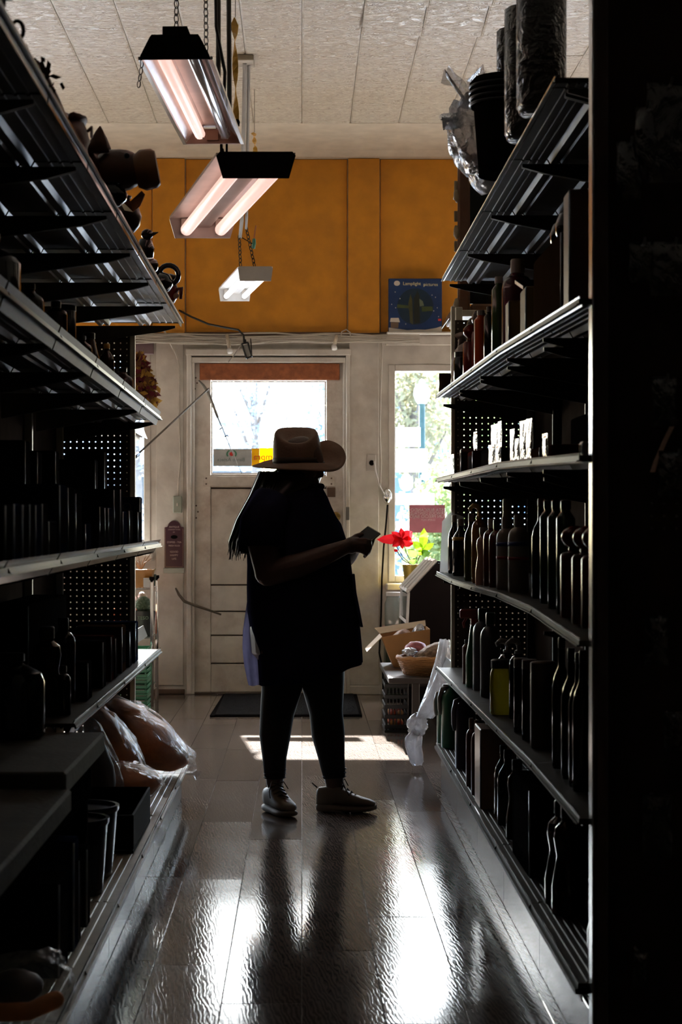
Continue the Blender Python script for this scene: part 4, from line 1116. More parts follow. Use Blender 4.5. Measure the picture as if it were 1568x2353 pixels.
# basket with sweet bread
bk = thing('bread_basket', 'round wicker basket of loaves on the near end of the low bench', 'basket', (.655, 10.95, .3355))
WICK = M('honey wicker', (.34, .16, .05), .55, bump=.4, bscale=120)
bc = Vector((.655, 10.95, .336))
MB().lathe([(.0001, 0), (.105, 0), (.105, .006), (.0001, .006)], bc, 24).build('base', WICK, bk)
for k in range(8):
    z = .012 + k * .0098; r = .108 + .030 * (k / 7)
    mb = MB(); mb.tube([bc + Vector(((r + .003 * (-1) ** (i + k)) * math.cos(2 * math.pi * i / 40), (r + .003 * (-1) ** (i + k)) * math.sin(2 * math.pi * i / 40), z)) for i in range(41)], .0056, 6, False)
    mb.build('weave_row', WICK, bk, True)
mb = MB()
for i in range(20):
    a = 2 * math.pi * (i + .5) / 20; mb.tube([bc + Vector((.106 * math.cos(a), .106 * math.sin(a), .004)), bc + Vector((.140 * math.cos(a), .140 * math.sin(a), .092))], .004, 6)
mb.build('stakes', WICK, bk)
MB().tube([bc + Vector((.143 * math.cos(2 * math.pi * i / 32), .143 * math.sin(2 * math.pi * i / 32), .094 + .003 * math.sin(i * 2.2))) for i in range(33)], .010, 8, False).build('rim', WICK, bk, True)
tag(MB().blob((.70, 10.94, .455), (.11, .08, .045), 4, .08, 3, 5, lambda p: Vector((p.x * .95 - p.z * .2, p.y, p.z + p.x * .38))).build('seeded_loaf', M('seeded crust', (.30, .20, .13), .6, var=.5, scale=60, bump=.5, bscale=80), None, True), 'long seeded loaf leaning up across the wicker basket', 'bread')
tag(MB().blob((.615, 11.03, .462), (.060, .055, .05), 3, .12, 3, 6).build('pink_bun', M('pink sugar bun', (.45, .13, .15), .5, var=.4, scale=40), None, True), 'pink sugared bun in the wicker basket behind the loaf', 'bread')
tag(MB().blob((.575, 10.92, .462), (.04, .05, .022), 3, .2, 3, 8).build('plastic_bag', plastic_film('clear film', (.8, .8, .8), .55, .5, .12, .6)), 'scrap of clear bag on the left rim of the wicker basket', 'bag')
# sloping glass display case
dc = thing('display_case', 'dark display case with sloping glazed lid near the right window', 'display case', (.82, 12.45, 0))
cy0, cy1 = 12.05, 12.9
side = [(.64, .001), (.98, .001), (.98, .90), (.80, .90), (.637, .735), (.637, .50), (.61, .40)]
side = [(.625, .001), (.98, .001), (.98, .915), (.795, .915), (.637, .74), (.628, .55)]
BM = M('black case', (.012, .008, .009), .6, spec=.1)
MB().prism(side, 'y', cy0, cy0 + .012).build('side_panel', BM, dc)
MB().prism(side, 'y', cy1 - .012, cy1).build('side_panel', BM, dc)
MB().box(.966, .98, cy0 + .0125, cy1 - .0125, .001, .914).build('back', BM, dc)
MB().box(.626, .965, cy0 + .0125, cy1 - .0125, .52, .535).build('tray_shelf', BM, dc)
a, b = Vector((.633, 0, .742)), Vector((.795, 0, .918))
FRM = M('white case frame', (.75, .74, .72), .3)
n_ = Vector((-(b.z - a.z), 0, b.x - a.x)).normalized()
def bar(p0, p1, w=.014, m=FRM, nm='lid_frame'):
    MB().tube([p0, p1], w, 4).build(nm, m, dc)
for y in (cy0 + .01, (cy0 * 2 + cy1) / 3, (cy0 + cy1 * 2) / 3, cy1 - .01): bar(Vector((a.x, y, a.z)) + n_ * .012, Vector((b.x, y, b.z)) + n_ * .012, .013)
bar(Vector((a.x, cy0, a.z)) + n_ * .012, Vector((a.x, cy1, a.z)) + n_ * .012, .013); bar(Vector((b.x, cy0, b.z)) + n_ * .012, Vector((b.x, cy1, b.z)) + n_ * .012, .013)
for y in (cy0 + .006, cy1 - .006): bar((.632, y, .742), (.624, y, .56), .011)
bar((.624, cy0, .56), (.624, cy1, .56), .012)
MB().loft([[Vector((p.x, y, p.z)) + n_ * k for p, k in ((a, .004), (b, .004), (b, .008), (a, .008))] for y in (cy0 + .013, cy1 - .013)]).build('lid_pane', GLASS, dc)
MB().box(.626, .629, cy0 + .013, cy1 - .013, .575, .73).build('front_pane', GLASS, dc)
for i in range(4):
    x = .68 + .07 * i
    tag(MB().blob((x, 12.2 + .14 * i, .578), (.032, .05, .042), 2, .15, 3, i + 20).build('pastry', M('pink packet', (.55, .22, .24), .35) if i % 2 else M('brown bread', (.30, .15, .08), .6), None, True), '%s pastry on the tray inside the display case, %s' % (('brown', 'pink')[i % 2], ('nearest', 'second from us', 'third from us', 'farthest')[i]), 'pastry')
# plant stand stuff below the window, behind
st = thing('green_tub', 'teal lidded tub with red base on the floor below the right window', 'tub', (.62, 13.45, 0))
MB().cbox(.545, .70, 13.30, 13.60, .001, .44, .008).build('cabinet', M('dark green cabinet', (.035, .05, .03), .5), st)
MB().cbox(.535, .71, 13.29, 13.61, .4405, .475, .004).build('top_board', M('faded red board', (.25, .09, .07), .5), st)
jr = thing('glass_jar', 'large clear jar of green pickles on the red board below the window', 'jar', (.60, 13.42, .4755))
MB().lathe([(.0001, 0), (.055, 0), (.058, .02), (.058, .15), (.045, .18), (.045, .20), (.0001, .20)], (.60, 13.42, .476), 18).build('jar', plastic_film('jar glass', (.5, .55, .5), .5, .5, .05, .0), jr, True)
MB().lathe([(.0001, .2005), (.048, .2005), (.048, .225), (.0001, .225)], (.60, 13.42, .476), 18).build('lid', M('white plastic', (.75, .73, .70), .4), jr)
# poinsettia on the sill
po_ = pot('poinsettia', 'red poinsettia with bright green leaves on the right window sill', 'plant', (.74, 13.52, RZ0 - .0045), .075, .13, M('gold foil', (.5, .36, .08), .3, metal=.6))
RED = leafy('poinsettia red', (.62, .015, .02), .6); GRN = leafy('lime leaf', (.32, .50, .02), .7); GR2 = leafy('green leaf', (.10, .20, .03), .5)
def leaf(c, tip, wd, m, nm):
    c, tip = Vector(c), Vector(tip); d = tip - c; sd_ = d.cross(Vector((.15, 1, .1))).normalized() * wd
    ks = [(0, .12), (.2, .7), (.45, 1), (.75, .7), (1, .02)]
    L_, R_, Cc = [], [], []
    for k, q in ks:
        p = c + d * k + Vector((0, -.02, .0)) * math.sin(k * 3.14)
        L_.append(p + sd_ * q); R_.append(p - sd_ * q); Cc.append(p + Vector((0, .012, 0)))
    vs = L_ + Cc + R_; fs = []
    for i in range(4):
        fs += [(i, i + 1, 6 + i, 5 + i), (5 + i, 6 + i, 11 + i, 10 + i)]
    MB().add(vs, fs).build(nm, m, po_)
D_ = 13.3
for c, t_, wd in (((925, 1238), (866, 1240), .034), ((925, 1236), (902, 1256), .03), ((925, 1236), (922, 1213), .02), ((925, 1238), (948, 1222), .036), ((925, 1240), (950, 1250), .038), ((922, 1240), (926, 1262), .018), ((922, 1238), (900, 1222), .026), ((914, 1268), (906, 1262), .012)):
    leaf(P(*c, D_), P(*t_, D_ - .06), wd, RED, 'red_bract')
for c, t_, wd, m in (((972, 1262), (975, 1213), .030, GRN), ((972, 1264), (948, 1244), .026, GRN), ((972, 1264), (998, 1248), .022, GRN), ((958, 1280), (938, 1262), .028, GR2), ((965, 1272), (990, 1270), .024, GR2), ((960, 1290), (940, 1290), .022, GR2), ((972, 1264), (962, 1275), .02, GRN)):
    leaf(P(*c, D_ + .05), P(*t_, D_), wd, m, 'green_leaf')
mb = MB()
for a, b in (((925, 1238), (938, 1300)), ((912, 1256), (936, 1302)), ((914, 1268), (934, 1305)), ((972, 1264), (950, 1300)), ((958, 1280), (948, 1305))):
    mb.tube([P(*a, D_), P((a[0] + b[0]) / 2 + 2, (a[1] + b[1]) / 2, D_ + .08), (.74 + (a[0] - 940) * .0006, 13.52, .88)], .003, 5)
mb.build('stems', M('dark stem', (.06, .05, .02), .7), po_)
# hanging plastic sheet at the end of the right run
hs = thing('plastic_sheet', 'long white translucent plastic sheet knotted at the door end of the right run', 'bag', P(965, 1650, 9.15))
film = plastic_film('white milky film', (.70, .68, .70), .22, .35, .2, .5)
rr = random.Random(4)
rings = []
for i, (xa, xb, py) in enumerate(((1012, 1034, 1470), (1004, 1034, 1510), (990, 1032, 1560), (975, 1028, 1600), (962, 1020, 1628), (955, 995, 1650))):
    rings.append([P(xa + (xb - xa) * (.5 + .5 * math.cos(t)) + 2 * math.sin(5 * t + i), py + 2 * math.sin(3 * t), 9.42 + .05 * math.sin(t) * (1 + .3 * math.sin(4 * t + i))) for t in (2 * math.pi * k / 28 for k in range(28))])
MB().loft(rings, False).build('drape', film, hs, True)
MB().blob(P(960, 1665, 9.42), (.045, .045, .05), 4, .35, 3, 3).build('knot', film, hs, True)
rings = []
for i, (xa, xb, py) in enumerate(((945, 968, 1678), (930, 970, 1695), (930, 968, 1715), (938, 972, 1735), (944, 974, 1752), (950, 970, 1758))):
    rings.append([P(xa + (xb - xa) * (.5 + .5 * math.cos(t)) + 2 * math.sin(4 * t + i), py + 2 * math.sin(3 * t), 9.42 + .03 * math.sin(t) * (1 + .3 * math.sin(5 * t + i))) for t in (2 * math.pi * k / 28 for k in range(28))])
MB().loft(rings, False).build('tail', film, hs, True)
# ------------------------------------------------------------------ goods on the shelves
PROF = {
 'shoulder': [(.9, 0), (1, .02), (1, .60), (.86, .70), (.42, .80), (.36, .84), (.36, .88)],
 'wine': [(.9, 0), (1, .02), (1, .62), (.8, .70), (.38, .78), (.34, .92)],
 'lotion': [(.92, 0), (1, .015), (1, .70), (.92, .77), (.66, .82), (.4, .84), (.4, .86)],
 'tall': [(.92, 0), (1, .01), (1, .84), (.7, .88), (.5, .90), (.5, .92)],
 'jar': [(.92, 0), (1, .04), (1, .74), (.86, .82), (.86, .84)],
 'spray': [(.95, 0), (1, .02), (.98, .40), (.72, .55), (.62, .66), (.5, .76), (.4, .80)],
 'hourglass': [(1, 0), (1, .25), (.78, .45), (.72, .52), (.88, .68), (.80, .78), (.42, .84), (.42, .87)],
 'jug': [(.94, 0), (1, .02), (1, .66), (.9, .76), (.55, .84), (.36, .87), (.36, .90)],
 'canister': [(.95, 0), (1, .015), (1, .86), (.96, .88)],
 'flask': [(.95, 0), (1, .02), (1, .67), (.86, .705), (.42, .725), (.42, .73)],
 'cone': [(1, 0), (1, .1), (.45, .82), (.4, .86)],
}
CAPH = {'shoulder': .12, 'wine': .08, 'lotion': .14, 'tall': .08, 'jar': .16, 'spray': .2, 'hourglass': .13, 'jug': .10, 'canister': .12, 'flask': .27, 'cone': .14}
def vessel(kind, name, label, cat, x, y, z, r, h, m, cm, group=None, sy=1.0, band=None, handle=False, swan=False, ball=False):
    t = thing(name, label, cat, (x, y, z), group)
    pr = [(.0001, 0)] + [(r * a, h * b) for a, b in PROF[kind]]
    top = pr[-1]
    MB().lathe(pr + [(.0001, top[1])], n=20, sy=sy).build('body', m, t, 'auto', world=False)
    c0 = top[1] + .0004; rc = top[0] * 1.12 if kind not in ('jar', 'canister') else top[0] * 1.05; hc = h * CAPH[kind]
    if swan:
        mb = MB(); mb.lathe([(.0001, c0), (rc, c0), (rc * .9, c0 + hc * .3), (.006, c0 + hc * .35), (.006, c0 + hc * .9), (.0001, c0 + hc * .9)], n=12)
        mb.tube([(0, 0, c0 + hc * .85), (-.004, 0, c0 + hc * 1.15), (-.022, 0, c0 + hc * 1.25), (-.034, 0, c0 + hc * .95), (-.03, 0, c0 + hc * .7)], [.009, .010, .009, .007, .006], 8)
        mb.build('pump', cm, t, True, world=False)
    elif ball:
        MB().lathe([(.0001, c0), (rc, c0), (rc, c0 + hc * .06)] + [(max(r * .96 * math.sin(a_), rc * .9 if a_ > 2 else .0001), c0 + hc * (.54 - .46 * math.cos(a_ - math.pi) * -1 * -1)) for a_ in (2.7, 2.3, 1.9, 1.57, 1.2, .85, .5, .2, .0001)] + [(.0001, c0 + hc * 1.001)], n=18).build('cap', cm, t, 'auto', world=False)
    elif kind == 'spray':
        mb = MB().lathe([(.0001, c0), (rc, c0), (rc, c0 + hc * .4), (.0001, c0 + hc * .4)], n=12)
        mb.cbox(-.055, .025, -.012, .012, c0 + hc * .4, c0 + hc, .005); mb.tube([(-.03, 0, c0 + hc * .45), (-.042, 0, c0 + hc * .1), (-.038, 0, c0 - hc * .2)], .005, 6)
        mb.build('trigger', cm, t, world=False)
    else:
        MB().lathe([(.0001, c0), (rc, c0), (rc, c0 + hc * .88), (rc * .86, c0 + hc), (.0001, c0 + hc)], n=16).build('cap', cm, t, 'auto', world=False)
    if band:
        for z0_, z1_, bm_ in band:
            MB().lathe([(r + .0004, h * z0_), (r + .0009, h * z0_), (r + .0009, h * z1_), (r + .0004, h * z1_)], n=20, sy=sy).build('label_band', bm_, t, True, world=False)
    if handle:
        MB().tube([(-r * .35, 0, h * .86), (-r * .9, 0, h * .84), (-r * 1.12, 0, h * .72), (-r * 1.08, 0, h * .56), (-r * .9, 0, h * .48)], [.012, .011, .010, .011, .012], 8).build('handle', handle if handle is not True else m, t, True, world=False)
    return t

def carton(name, label, cat, x, y, z, wx, wy, h, m, lm=None, group=None, rotz=0.0, tilt=None):
    """folded carton: body, tuck flap, printed panel"""
    t = thing(name, label, cat, (x, y, z), group, rotz)
    MB().cbox(-wx / 2, wx / 2, -wy / 2, wy / 2, 0, h - .0025, .002).build('body', m, t, world=False)
    sx = 1 if x < 0 else -1
    MB().tube([(sx * (wx / 2 - .0012), -wy / 2 + .0012, .003), (sx * (wx / 2 - .0012), -wy / 2 + .0012, h - .003)], .0028, 10).build('edge_glint', EDGE, t, True, world=False)  # pale strip painting a glint along the near aisle-side corner
    MB().cbox(-wx / 2 + .002, wx / 2 - .002, -wy / 2 + .001, wy / 2 - .003, h - .0024, h, .0008).build('tuck_flap', m, t, world=False)
    if lm:
        MB().box(-wx / 2 - .0006, -wx / 2 - .0001, -wy * .36, wy * .36, h * .2, h * .8).build('printed_panel', lm, t, world=False)
        MB().box(wx / 2 + .0001, wx / 2 + .0006, -wy * .36, wy * .36, h * .2, h * .8).build('printed_panel', lm, t, world=False)
    if tilt: t.rotation_euler = tilt
    return t

def pouch(name, label, cat, x, y, z, w_, h, d, m, group=None, seed=0, rotz=0.0, parent=None):
    """pillow packet with crimped ends and wrinkles"""
    t = thing(name, label, cat, (x, y, z), group, rotz)
    n, k = 9, 13; mb = MB(); front, back = [], []
    for sgn, arr in ((1, front), (-1, back)):
        for j in range(k):
            for i in range(n):
                u, v = i / (n - 1), j / (k - 1)
                b = (math.sin(math.pi * u) * math.sin(math.pi * v)) ** .5 if 0 < u < 1 and 0 < v < 1 else 0
                q = noise.noise(Vector((u * 4 + seed, v * 7, sgn * 3 + seed))) * .35
                arr.append(((u - .5) * w_ * (1 - .05 * math.sin(v * 9 + seed)), -sgn * d / 2 * b * (1 + q) - sgn * .0004, v * h))
    fs = []
    for j in range(k - 1):
        for i in range(n - 1):
            a = j * n + i; fs.append((a, a + 1, a + n + 1, a + n))
    mb.add(front, fs); mb.add(back, [f[::-1] for f in fs])
    mb.build('wrapper', m, t, True, world=False)
    MB().box(-w_ / 2, w_ / 2, -.0012, .0012, h - .008, h + .004).build('crimped_seal', m, t, world=False)
    return t

G = lambda k, c, r=.25, **kw: M(k, c, r, **kw)
EDGE = M('carton edge glint', (.34, .38, .44), .22, metal=.5, spec=.8)  # pale blue-grey colour stands in for window glints on carton edges
DKGL = G('dark brown glass', (.030, .012, .008), .1)
BLGL = G('near black glass', (.010, .009, .010), .1)
BLKC = G('black carton', (.012, .012, .014), .6, spec=.0)
NAVYC = G('navy carton', (.012, .016, .035), .6, spec=.0)
DKRC = G('dark red carton', (.045, .010, .008), .6, spec=.0)
BRC = G('brown carton', (.045, .024, .014), .6, spec=.0)
TANC = G('tan carton', (.30, .18, .075), .7)
GREYC = G('grey carton', (.05, .05, .053), .5, spec=.1)
YCAP = G('amber yellow cap', (.50, .25, .02), .35)
PRN = G('dull printed label', (.02, .018, .020), .6, spec=.0)
LFF = 4700.0
def LD(xr, xe): return xe * F / (CX - xr)          # distance at which an edge at lateral -xe bears at column xr
def RD(xl, xe): return xe * F / (xl - CX)
def topz(py, D): return H - (py - CY) * D / F

# --- left shelf 3 (above eye level): dark bottles
rows = [
 ('shoulder', 48, 535, .075, BLGL, BLK, 'big near-black jug nearest us on the left upper shelf', 'jug'),
 ('shoulder', 102, 652, .036, DKGL, BLK, 'dark bottle with black cap beside the big jug on the left upper shelf', 'bottle'),
 ('lotion', 155, 692, .030, DKGL, BLK, 'dark bottle with rounded shoulder, third along the left upper shelf', 'bottle'),
 ('canister', 175, 702, .034, BLGL, BLK, 'flat-topped dark canister on the left upper shelf', 'canister'),
 ('shoulder', 212, 772, .030, DKGL, BLK, 'dark bottle just past the flat-topped canister on the left upper shelf', 'bottle'),
 ('cone', 236, 765, .042, DKGL, BLK, 'cone-shaped dark bottle on the left upper shelf before the yellow cap', 'bottle'),
 ('shoulder', 263, 790, .025, DKGL, YCAP, 'dark bottle with amber yellow cap on the left upper shelf', 'bottle'),
 ('shoulder', 307, 846, .040, G('dark red brown glass', (.045, .012, .009), .12), BLK, 'dark red-brown bottle nearest the door end of the left upper shelf', 'bottle'),
]
for kind, xr, yt, r, m, cm, lb, cat in rows:
    D = min(LD(xr, .615), 8.35); z = zl3(D) + .001
    vessel(kind, cat, lb, cat, -.615 - r, D, z, r, topz(yt, D) - z, m, cm)
# more bottles behind them, seen only as dark shapes
# --- left shelf 2 (eye level): upright cartons in two depths
lo = [(12, 1158), (32, 1155), (52, 1157), (68, 1156), (82, 1158), (97, 1155), (112, 1195), (137, 1112), (156, 1118), (174, 1132), (196, 1202), (229, 1163), (241, 1165), (249, 1166), (262, 1124), (277, 1123), (283, 1174), (297, 1172), (317, 1175)]
ordn = ['nearest', 'second', 'third', 'fourth', 'fifth', 'sixth', 'seventh', 'eighth', 'ninth', 'tenth', 'eleventh', 'twelfth', 'thirteenth', 'fourteenth', 'fifteenth', 'sixteenth', 'seventeenth', 'eighteenth', 'farthest']
for i, (xr, yt) in enumerate(lo):
    D = min(LD(xr, .605), 8.38); z = zl2(D) + .001
    nx = lo[i + 1][0] if i + 1 < len(lo) else xr + 22
    wy = max(.045, min(.16, (LD(nx, .605) - LD(xr, .605)) * .86))
    carton('carton', 'upright %s glossy carton at the front of the left middle shelf, %s from us' % (('black', 'navy', 'dark grey')[i % 3], ordn[i]), 'box', -.605 - .075, D + wy / 2, z, .15, wy, max(.07, topz(yt, D) - z), (BLKC, NAVYC, GREYC)[i % 3] if i % 3 != 2 else BLKC, PRN if i % 2 else None, 'cartons on the left middle shelf')
hi = [(64, 1012, 'tallest black carton standing behind the front row, nearest us, left middle shelf'), (92, 1037, 'second tall black carton behind the front row of the left middle shelf'), (133, 1036, 'third tall black carton behind the front row of the left middle shelf'), (223, 1056, 'tall black carton behind the middle of the front row, left middle shelf'), (244, 1038, 'tall carton with a pale edge just past the middle of the left middle shelf'), (312, 1142, 'black lettered carton at the door end of the left middle shelf')]
for i, (xr, yt, lb) in enumerate(hi):
    xe = .775; D = LD(xr, xe)
    if D > 8.3: xe = .605; D = 7.72
    z = zl2(D) + .001
    t = carton('tall_carton', lb, 'box', -xe - .08, D + .03, z, .15, .11, topz(yt, D) - z, BLKC if i != 5 else NAVYC, PRN)
    if i == 5: text('lettering', 'GO', .045, GREYC, t, (-xe - .07, D - .0262, topz(1166, D)), fx)
# --- left shelf 1: bottles, a wide dark carton and boxes
for kind, xr, yt, xe, r, m, lb, cat, hd in (
 ('jug', 104, 1500, .640, .085, BLGL, 'big black handled jug nearest us on the low left shelf', 'jug', True),
 ('hourglass', 146, 1440, .640, .045, DKGL, 'waisted dark bottle beside the jug on the low left shelf', 'bottle', False),
 ('lotion', 174, 1420, .650, .036, BLGL, 'tall slim dark bottle on the low left shelf', 'bottle', False),
 ('lotion', 163, 1530, .620, .020, BLGL, 'short dark bottle in front of the tall slim one, low left shelf', 'bottle', False)):
    D = LD(xr, xe); z = zl1(D) + .001
    vessel(kind, cat, lb, cat, -xe - r, D, z, r, topz(yt, D) - z, m, BLK, handle=hd)
for xr, yt, xe, wx, wy, m, lb in (
 (202, 1522, .622, .15, .12, BLKC, 'low black carton past the bottles on the low left shelf'),
 (237, 1474, .622, .16, .10, BLKC, 'black carton in the middle of the low left shelf'),
 (256, 1462, .622, .16, .09, DKRC, 'dark red carton on the low left shelf'),
 (266, 1466, .622, .16, .06, BLKC, 'thin black carton right after the dark red one, low left shelf'),
 (280, 1440, .622, .16, .16, BRC, 'dark brown carton on the low left shelf'),
 (298, 1450, .622, .17, .10, BLKC, 'black carton last but one toward the door on the low left shelf'),
 (311, 1430, .622, .17, .13, NAVYC, 'tall navy carton at the door end of the low left shelf'),
 (278, 1366, .83, .12, 1.0, BLKM, 'wide matt black carton along the back of the low left shelf')):
    D = LD(xr, xe)
    if wy > .5: D = 7.2 - wy
    z = zl1(D) + .001
    carton('carton', lb, 'box', -xe - wx / 2, min(D + wy / 2, 8.45 - wy / 2), z, wx, wy, topz(yt, D + (wy if wy > .5 else 0)) - z, m, PRN if wy < .5 else None)
# --- left top shelf: clay and leather curios seen against the ceiling
CLAY = G('dark red clay', (.13, .048, .026), .35, bump=.2); LEATH = G('brown leather', (.19, .085, .055), .42, bump=.25); BLCER = G('black glazed ceramic', (.012, .010, .011), .12)
REDG = G('red glaze', (.14, .014, .008), .25); PINKL = G('rosy leather', (.34, .18, .15), .5, bump=.3)
zt = zlt(5) + .0012
def curio(name, label, cat, xr, xe=.50): 
    D = LD(xr, xe); return thing(name, label, cat, (-xe - .06, D, zt)), D
t, D = curio('woven_basket', 'dark woven basket nearest us on top of the left shelves', 'basket', 26, .50)
for k in range(6): MB().tube([(-.60 + (.075 + .004 * k) * math.cos(a), D + (.075 + .004 * k) * math.sin(a), zt + .008 + k * .017) for a in (2 * math.pi * i / 22 for i in range(23))], .009, 6, False).build('weave_row', G('dark wicker', (.045, .025, .015), .6), t, True)
MB().lathe([(.0001, 0), (.07, 0), (.07, .006), (.0001, .006)], (-.60, D, zt), 16).build('base', MATS['dark wicker'], t)
MB().tube([(-.60 + .1 * math.cos(a), D, zt + .1 + .10 * math.sin(a)) for a in (math.pi * i / 10 for i in range(11))], .008, 6).build('handle', MATS['dark wicker'], t, True)
t, D = curio('spiky_doll', 'small dark doll with spiky hair on top of the left shelves', 'figurine', 46)
c = Vector((-.545, D, zt))
MB().lathe([(.0001, 0), (.022, 0), (.018, .03), (.008, .055), (.0001, .056)], c, 12).build('body', BLKM, t, True)
MB().blob(c + Vector((0, 0, .07)), (.018, .018, .018), 2).build('head', CLAY, t, True)
mb = MB()
for i in range(16): mb.tube([c + Vector((0, 0, .074)), c + Vector((.034 * math.cos(i * 2.4), .034 * math.sin(i * 2.4), .07 + .025 * math.sin(i * 1.7)))], [.004, .0006], 4)
mb.build('hair', BLKM, t)
t, D = curio('ring_vase', 'dark vase with a looped ring handle on top of the left shelves', 'vase', 88)
c = Vector((-.545, D, zt))
MB().lathe([(.0001, 0), (.025, 0), (.034, .025), (.024, .05), (.012, .06), (.014, .068), (.0001, .068)], c, 14).build('body', BLCER, t, True)
MB().tube([c + Vector((.012 * math.cos(a) + .005, 0, .078 + .018 * math.sin(a))) for a in (2 * math.pi * i / 14 for i in range(15))], .004, 6, False).build('ring_handle', BLCER, t, True)
t, D = curio('dried_bunch', 'bunch of dark dried leaves lying on top of the left shelves', 'dried plant', 112)
c = Vector((-.53, D, zt + .012)); mb = MB(); rr = random.Random(8)
for i in range(120):
    p = c + Vector((rr.gauss(-.01, .014), rr.gauss(.06, .07), abs(rr.gauss(.02, .018))))
    u = Vector((rr.gauss(0, 1), rr.gauss(0, 1), rr.gauss(0, 1))).normalized() * rr.uniform(.008, .02); v = u.orthogonal() * .5
    mb.add([p - u, p + v, p + u, p - v], [(0, 1, 2, 3)])
mb.build('leaves', leafy('black dry leaf', (.02, .014, .01), .2), t)['kind'] = 'stuff'
MB().tube([c + Vector((-.01, -.08, 0)), c + Vector((-.01, .06, .004)), c + Vector((-.005, .2, 0))], .005, 6).build('stem', BARK, t)
# leather boot shape and pouch
t, D = curio('leather_sheath', 'tall brown leather sheath with rounded tip leaning on top of the left shelves', 'leather goods', 160, .50)
c = Vector((-.54, 4.42, zt))
rings = []
for k, (z, a, b, dx, dyy) in enumerate(((0, .030, .040, 0, 0), (.03, .032, .042, -.002, .0), (.06, .026, .036, -.008, -.02), (.085, .020, .030, -.014, -.05), (.105, .016, .022, -.018, -.08), (.118, .008, .010, -.02, -.10), (.122, .002, .003, -.02, -.105))):
    rings.append([c + Vector((a * math.cos(q) + dx, b * math.sin(q) + dyy, z)) for q in (2 * math.pi * i / 14 for i in range(14))])
MB().loft(rings).build('sheath', LEATH, t, True)
MB().lathe([(.033, .018), (.0345, .018), (.0345, .03), (.033, .03)], c, 14, 1, 1.3).build('stitched_band', PINKL, t, True)
t, D = curio('leather_pouch', 'rosy brown leather pouch with folded top on top of the left shelves', 'leather goods', 212, .50)
c = Vector((-.535, 4.80, zt))
MB().blob(c + Vector((0, 0, .045)), (.036, .075, .047), 3, .18, 2.2, 4).build('pouch', PINKL, t, True)
MB().blob(c + Vector((.004, .01, .094)), (.026, .06, .012), 3, .25, 3, 6).build('flap', LEATH, t, True)
MB().tube([c + Vector((.036, -.03, .06)), c + Vector((.041, 0, .075)), c + Vector((.037, .04, .06))], .004, 6).build('strap', LEATH, t, True)
# clay animal bank
t = thing('animal_bank', 'dark brown clay animal with pointed ear and round snout, top left shelf', 'figurine', (-.60, 5.6, zt))
c = Vector((-.585, 5.55, zt))
mb = MB(); mb.blob(c + Vector((-.02, .06, .098)), (.088, .16, .075), 3, .06, 2, 3); mb.blob(c + Vector((.085, .0, .105)), (.075, .065, .058), 3, .05, 2, 5)
for dx, dyy in ((-.07, 0), (.02, -.02), (-.07, .14), (.02, .14)): mb.tube([c + Vector((dx, dyy, .0)), c + Vector((dx, dyy, .06))], [.022, .028], 10)
mb.build('body', CLAY, t, True)
MB().lathe([(.0001, 0), (.044, 0), (.056, .02), (.054, .05), (.046, .06), (.0001, .055)], (0, 0, 0), 18).build('snout', G('rust clay', (.30, .11, .03), .4), t, 'auto', world=False).matrix_local = Matrix.Translation(c + Vector((.135, -.01, .10)) - wloc(t)) @ Matrix.Rotation(R(80), 4, 'Y')
for sy_ in (-.05, .05):
    MB().loft([[c + Vector((.035 + a * math.cos(q) + z * .1, sy_ + b * math.sin(q), .145 + z)) for q in (2 * math.pi * i / 10 for i in range(10))] for z, a, b in ((0, .032, .018), (.03, .024, .012), (.058, .010, .006), (.07, .002, .002))]).build('ear', CLAY, t, True)
for sy_ in (-.056, .056): MB().blob(c + Vector((.115, sy_, .135)), (.008, .008, .008), 2).build('eye', BLK, t, True)
cp = thing('copper_paper', 'folded rust-coloured paper sheet below the animal snout on top of the left shelves', 'paper', (-.49, 5.6, zt))
mb = MB()
pa = [P(268, 450, 5.75), P(300, 462, 5.72), P(326, 438, 5.70), P(334, 447, 5.74), P(322, 474, 5.72), P(306, 487, 5.72), P(286, 483, 5.80)]
mb.loft([[p + Vector((0, k, 0)) for p in pa] for k in (0, .003)]); mb.build('sheet', G('rust paper', (.34, .12, .03), .6), cp)
MB().loft([[p + Vector((0, k, 0)) for p in (P(262, 444, 5.74), P(290, 447, 5.73), P(300, 461, 5.72), P(270, 470, 5.74))] for k in (-.004, -.001)]).build('fold', G('rosy paper', (.16, .07, .05), .5), cp)
def round_pot(label, xr, ym, D, rx, rz, m=BLCER):
    t = thing('round_pot', label, 'pot', (-.5, D, zt))
    x = (xr - CX) * D / F - rx
    MB().lathe([(.0001, 0), (rx * .5, 0), (rx * .9, rz * .5), (rx, rz), (rx * .85, rz * 1.5), (rx * .4, rz * 1.85), (rx * .42, rz * 2), (.0001, rz * 2)], (x, D, zt), 18).build('pot', m, t, True)
    MB().lathe([(rx * .42, rz * 1.98), (rx * .5, rz * 1.98), (rx * .5, rz * 2.08), (rx * .42, rz * 2.08)], (x, D, zt), 18).build('rim', m, t, True)
round_pot('glossy black round pot beside the rust paper on top of the left shelves', 294, 480, 5.5, .045, .030)
round_pot('tall dark clay jar past the rust paper on top of the left shelves', 326, 520, 6.05, .06, .056, G('dark clay', (.03, .014, .010), .3))
round_pot('glossy black pot with bright rim light near the ring-tailed figure, left top shelf', 366, 605, 7.0, .05, .034)
t = thing('small_figurine', 'small dark beaked figurine between the black pots on top of the left shelves', 'figurine', (-.52, 6.55, zt))
c = Vector((P(334, 0, 6.55).x, 6.55, zt))
MB().lathe([(.0001, 0), (.026, 0), (.03, .03), (.018, .06), (.0001, .062)], c, 12).build('body', BLCER, t, True)
MB().blob(c + Vector((.006, 0, .075)), (.02, .018, .018), 2).build('head', BLCER, t, True)
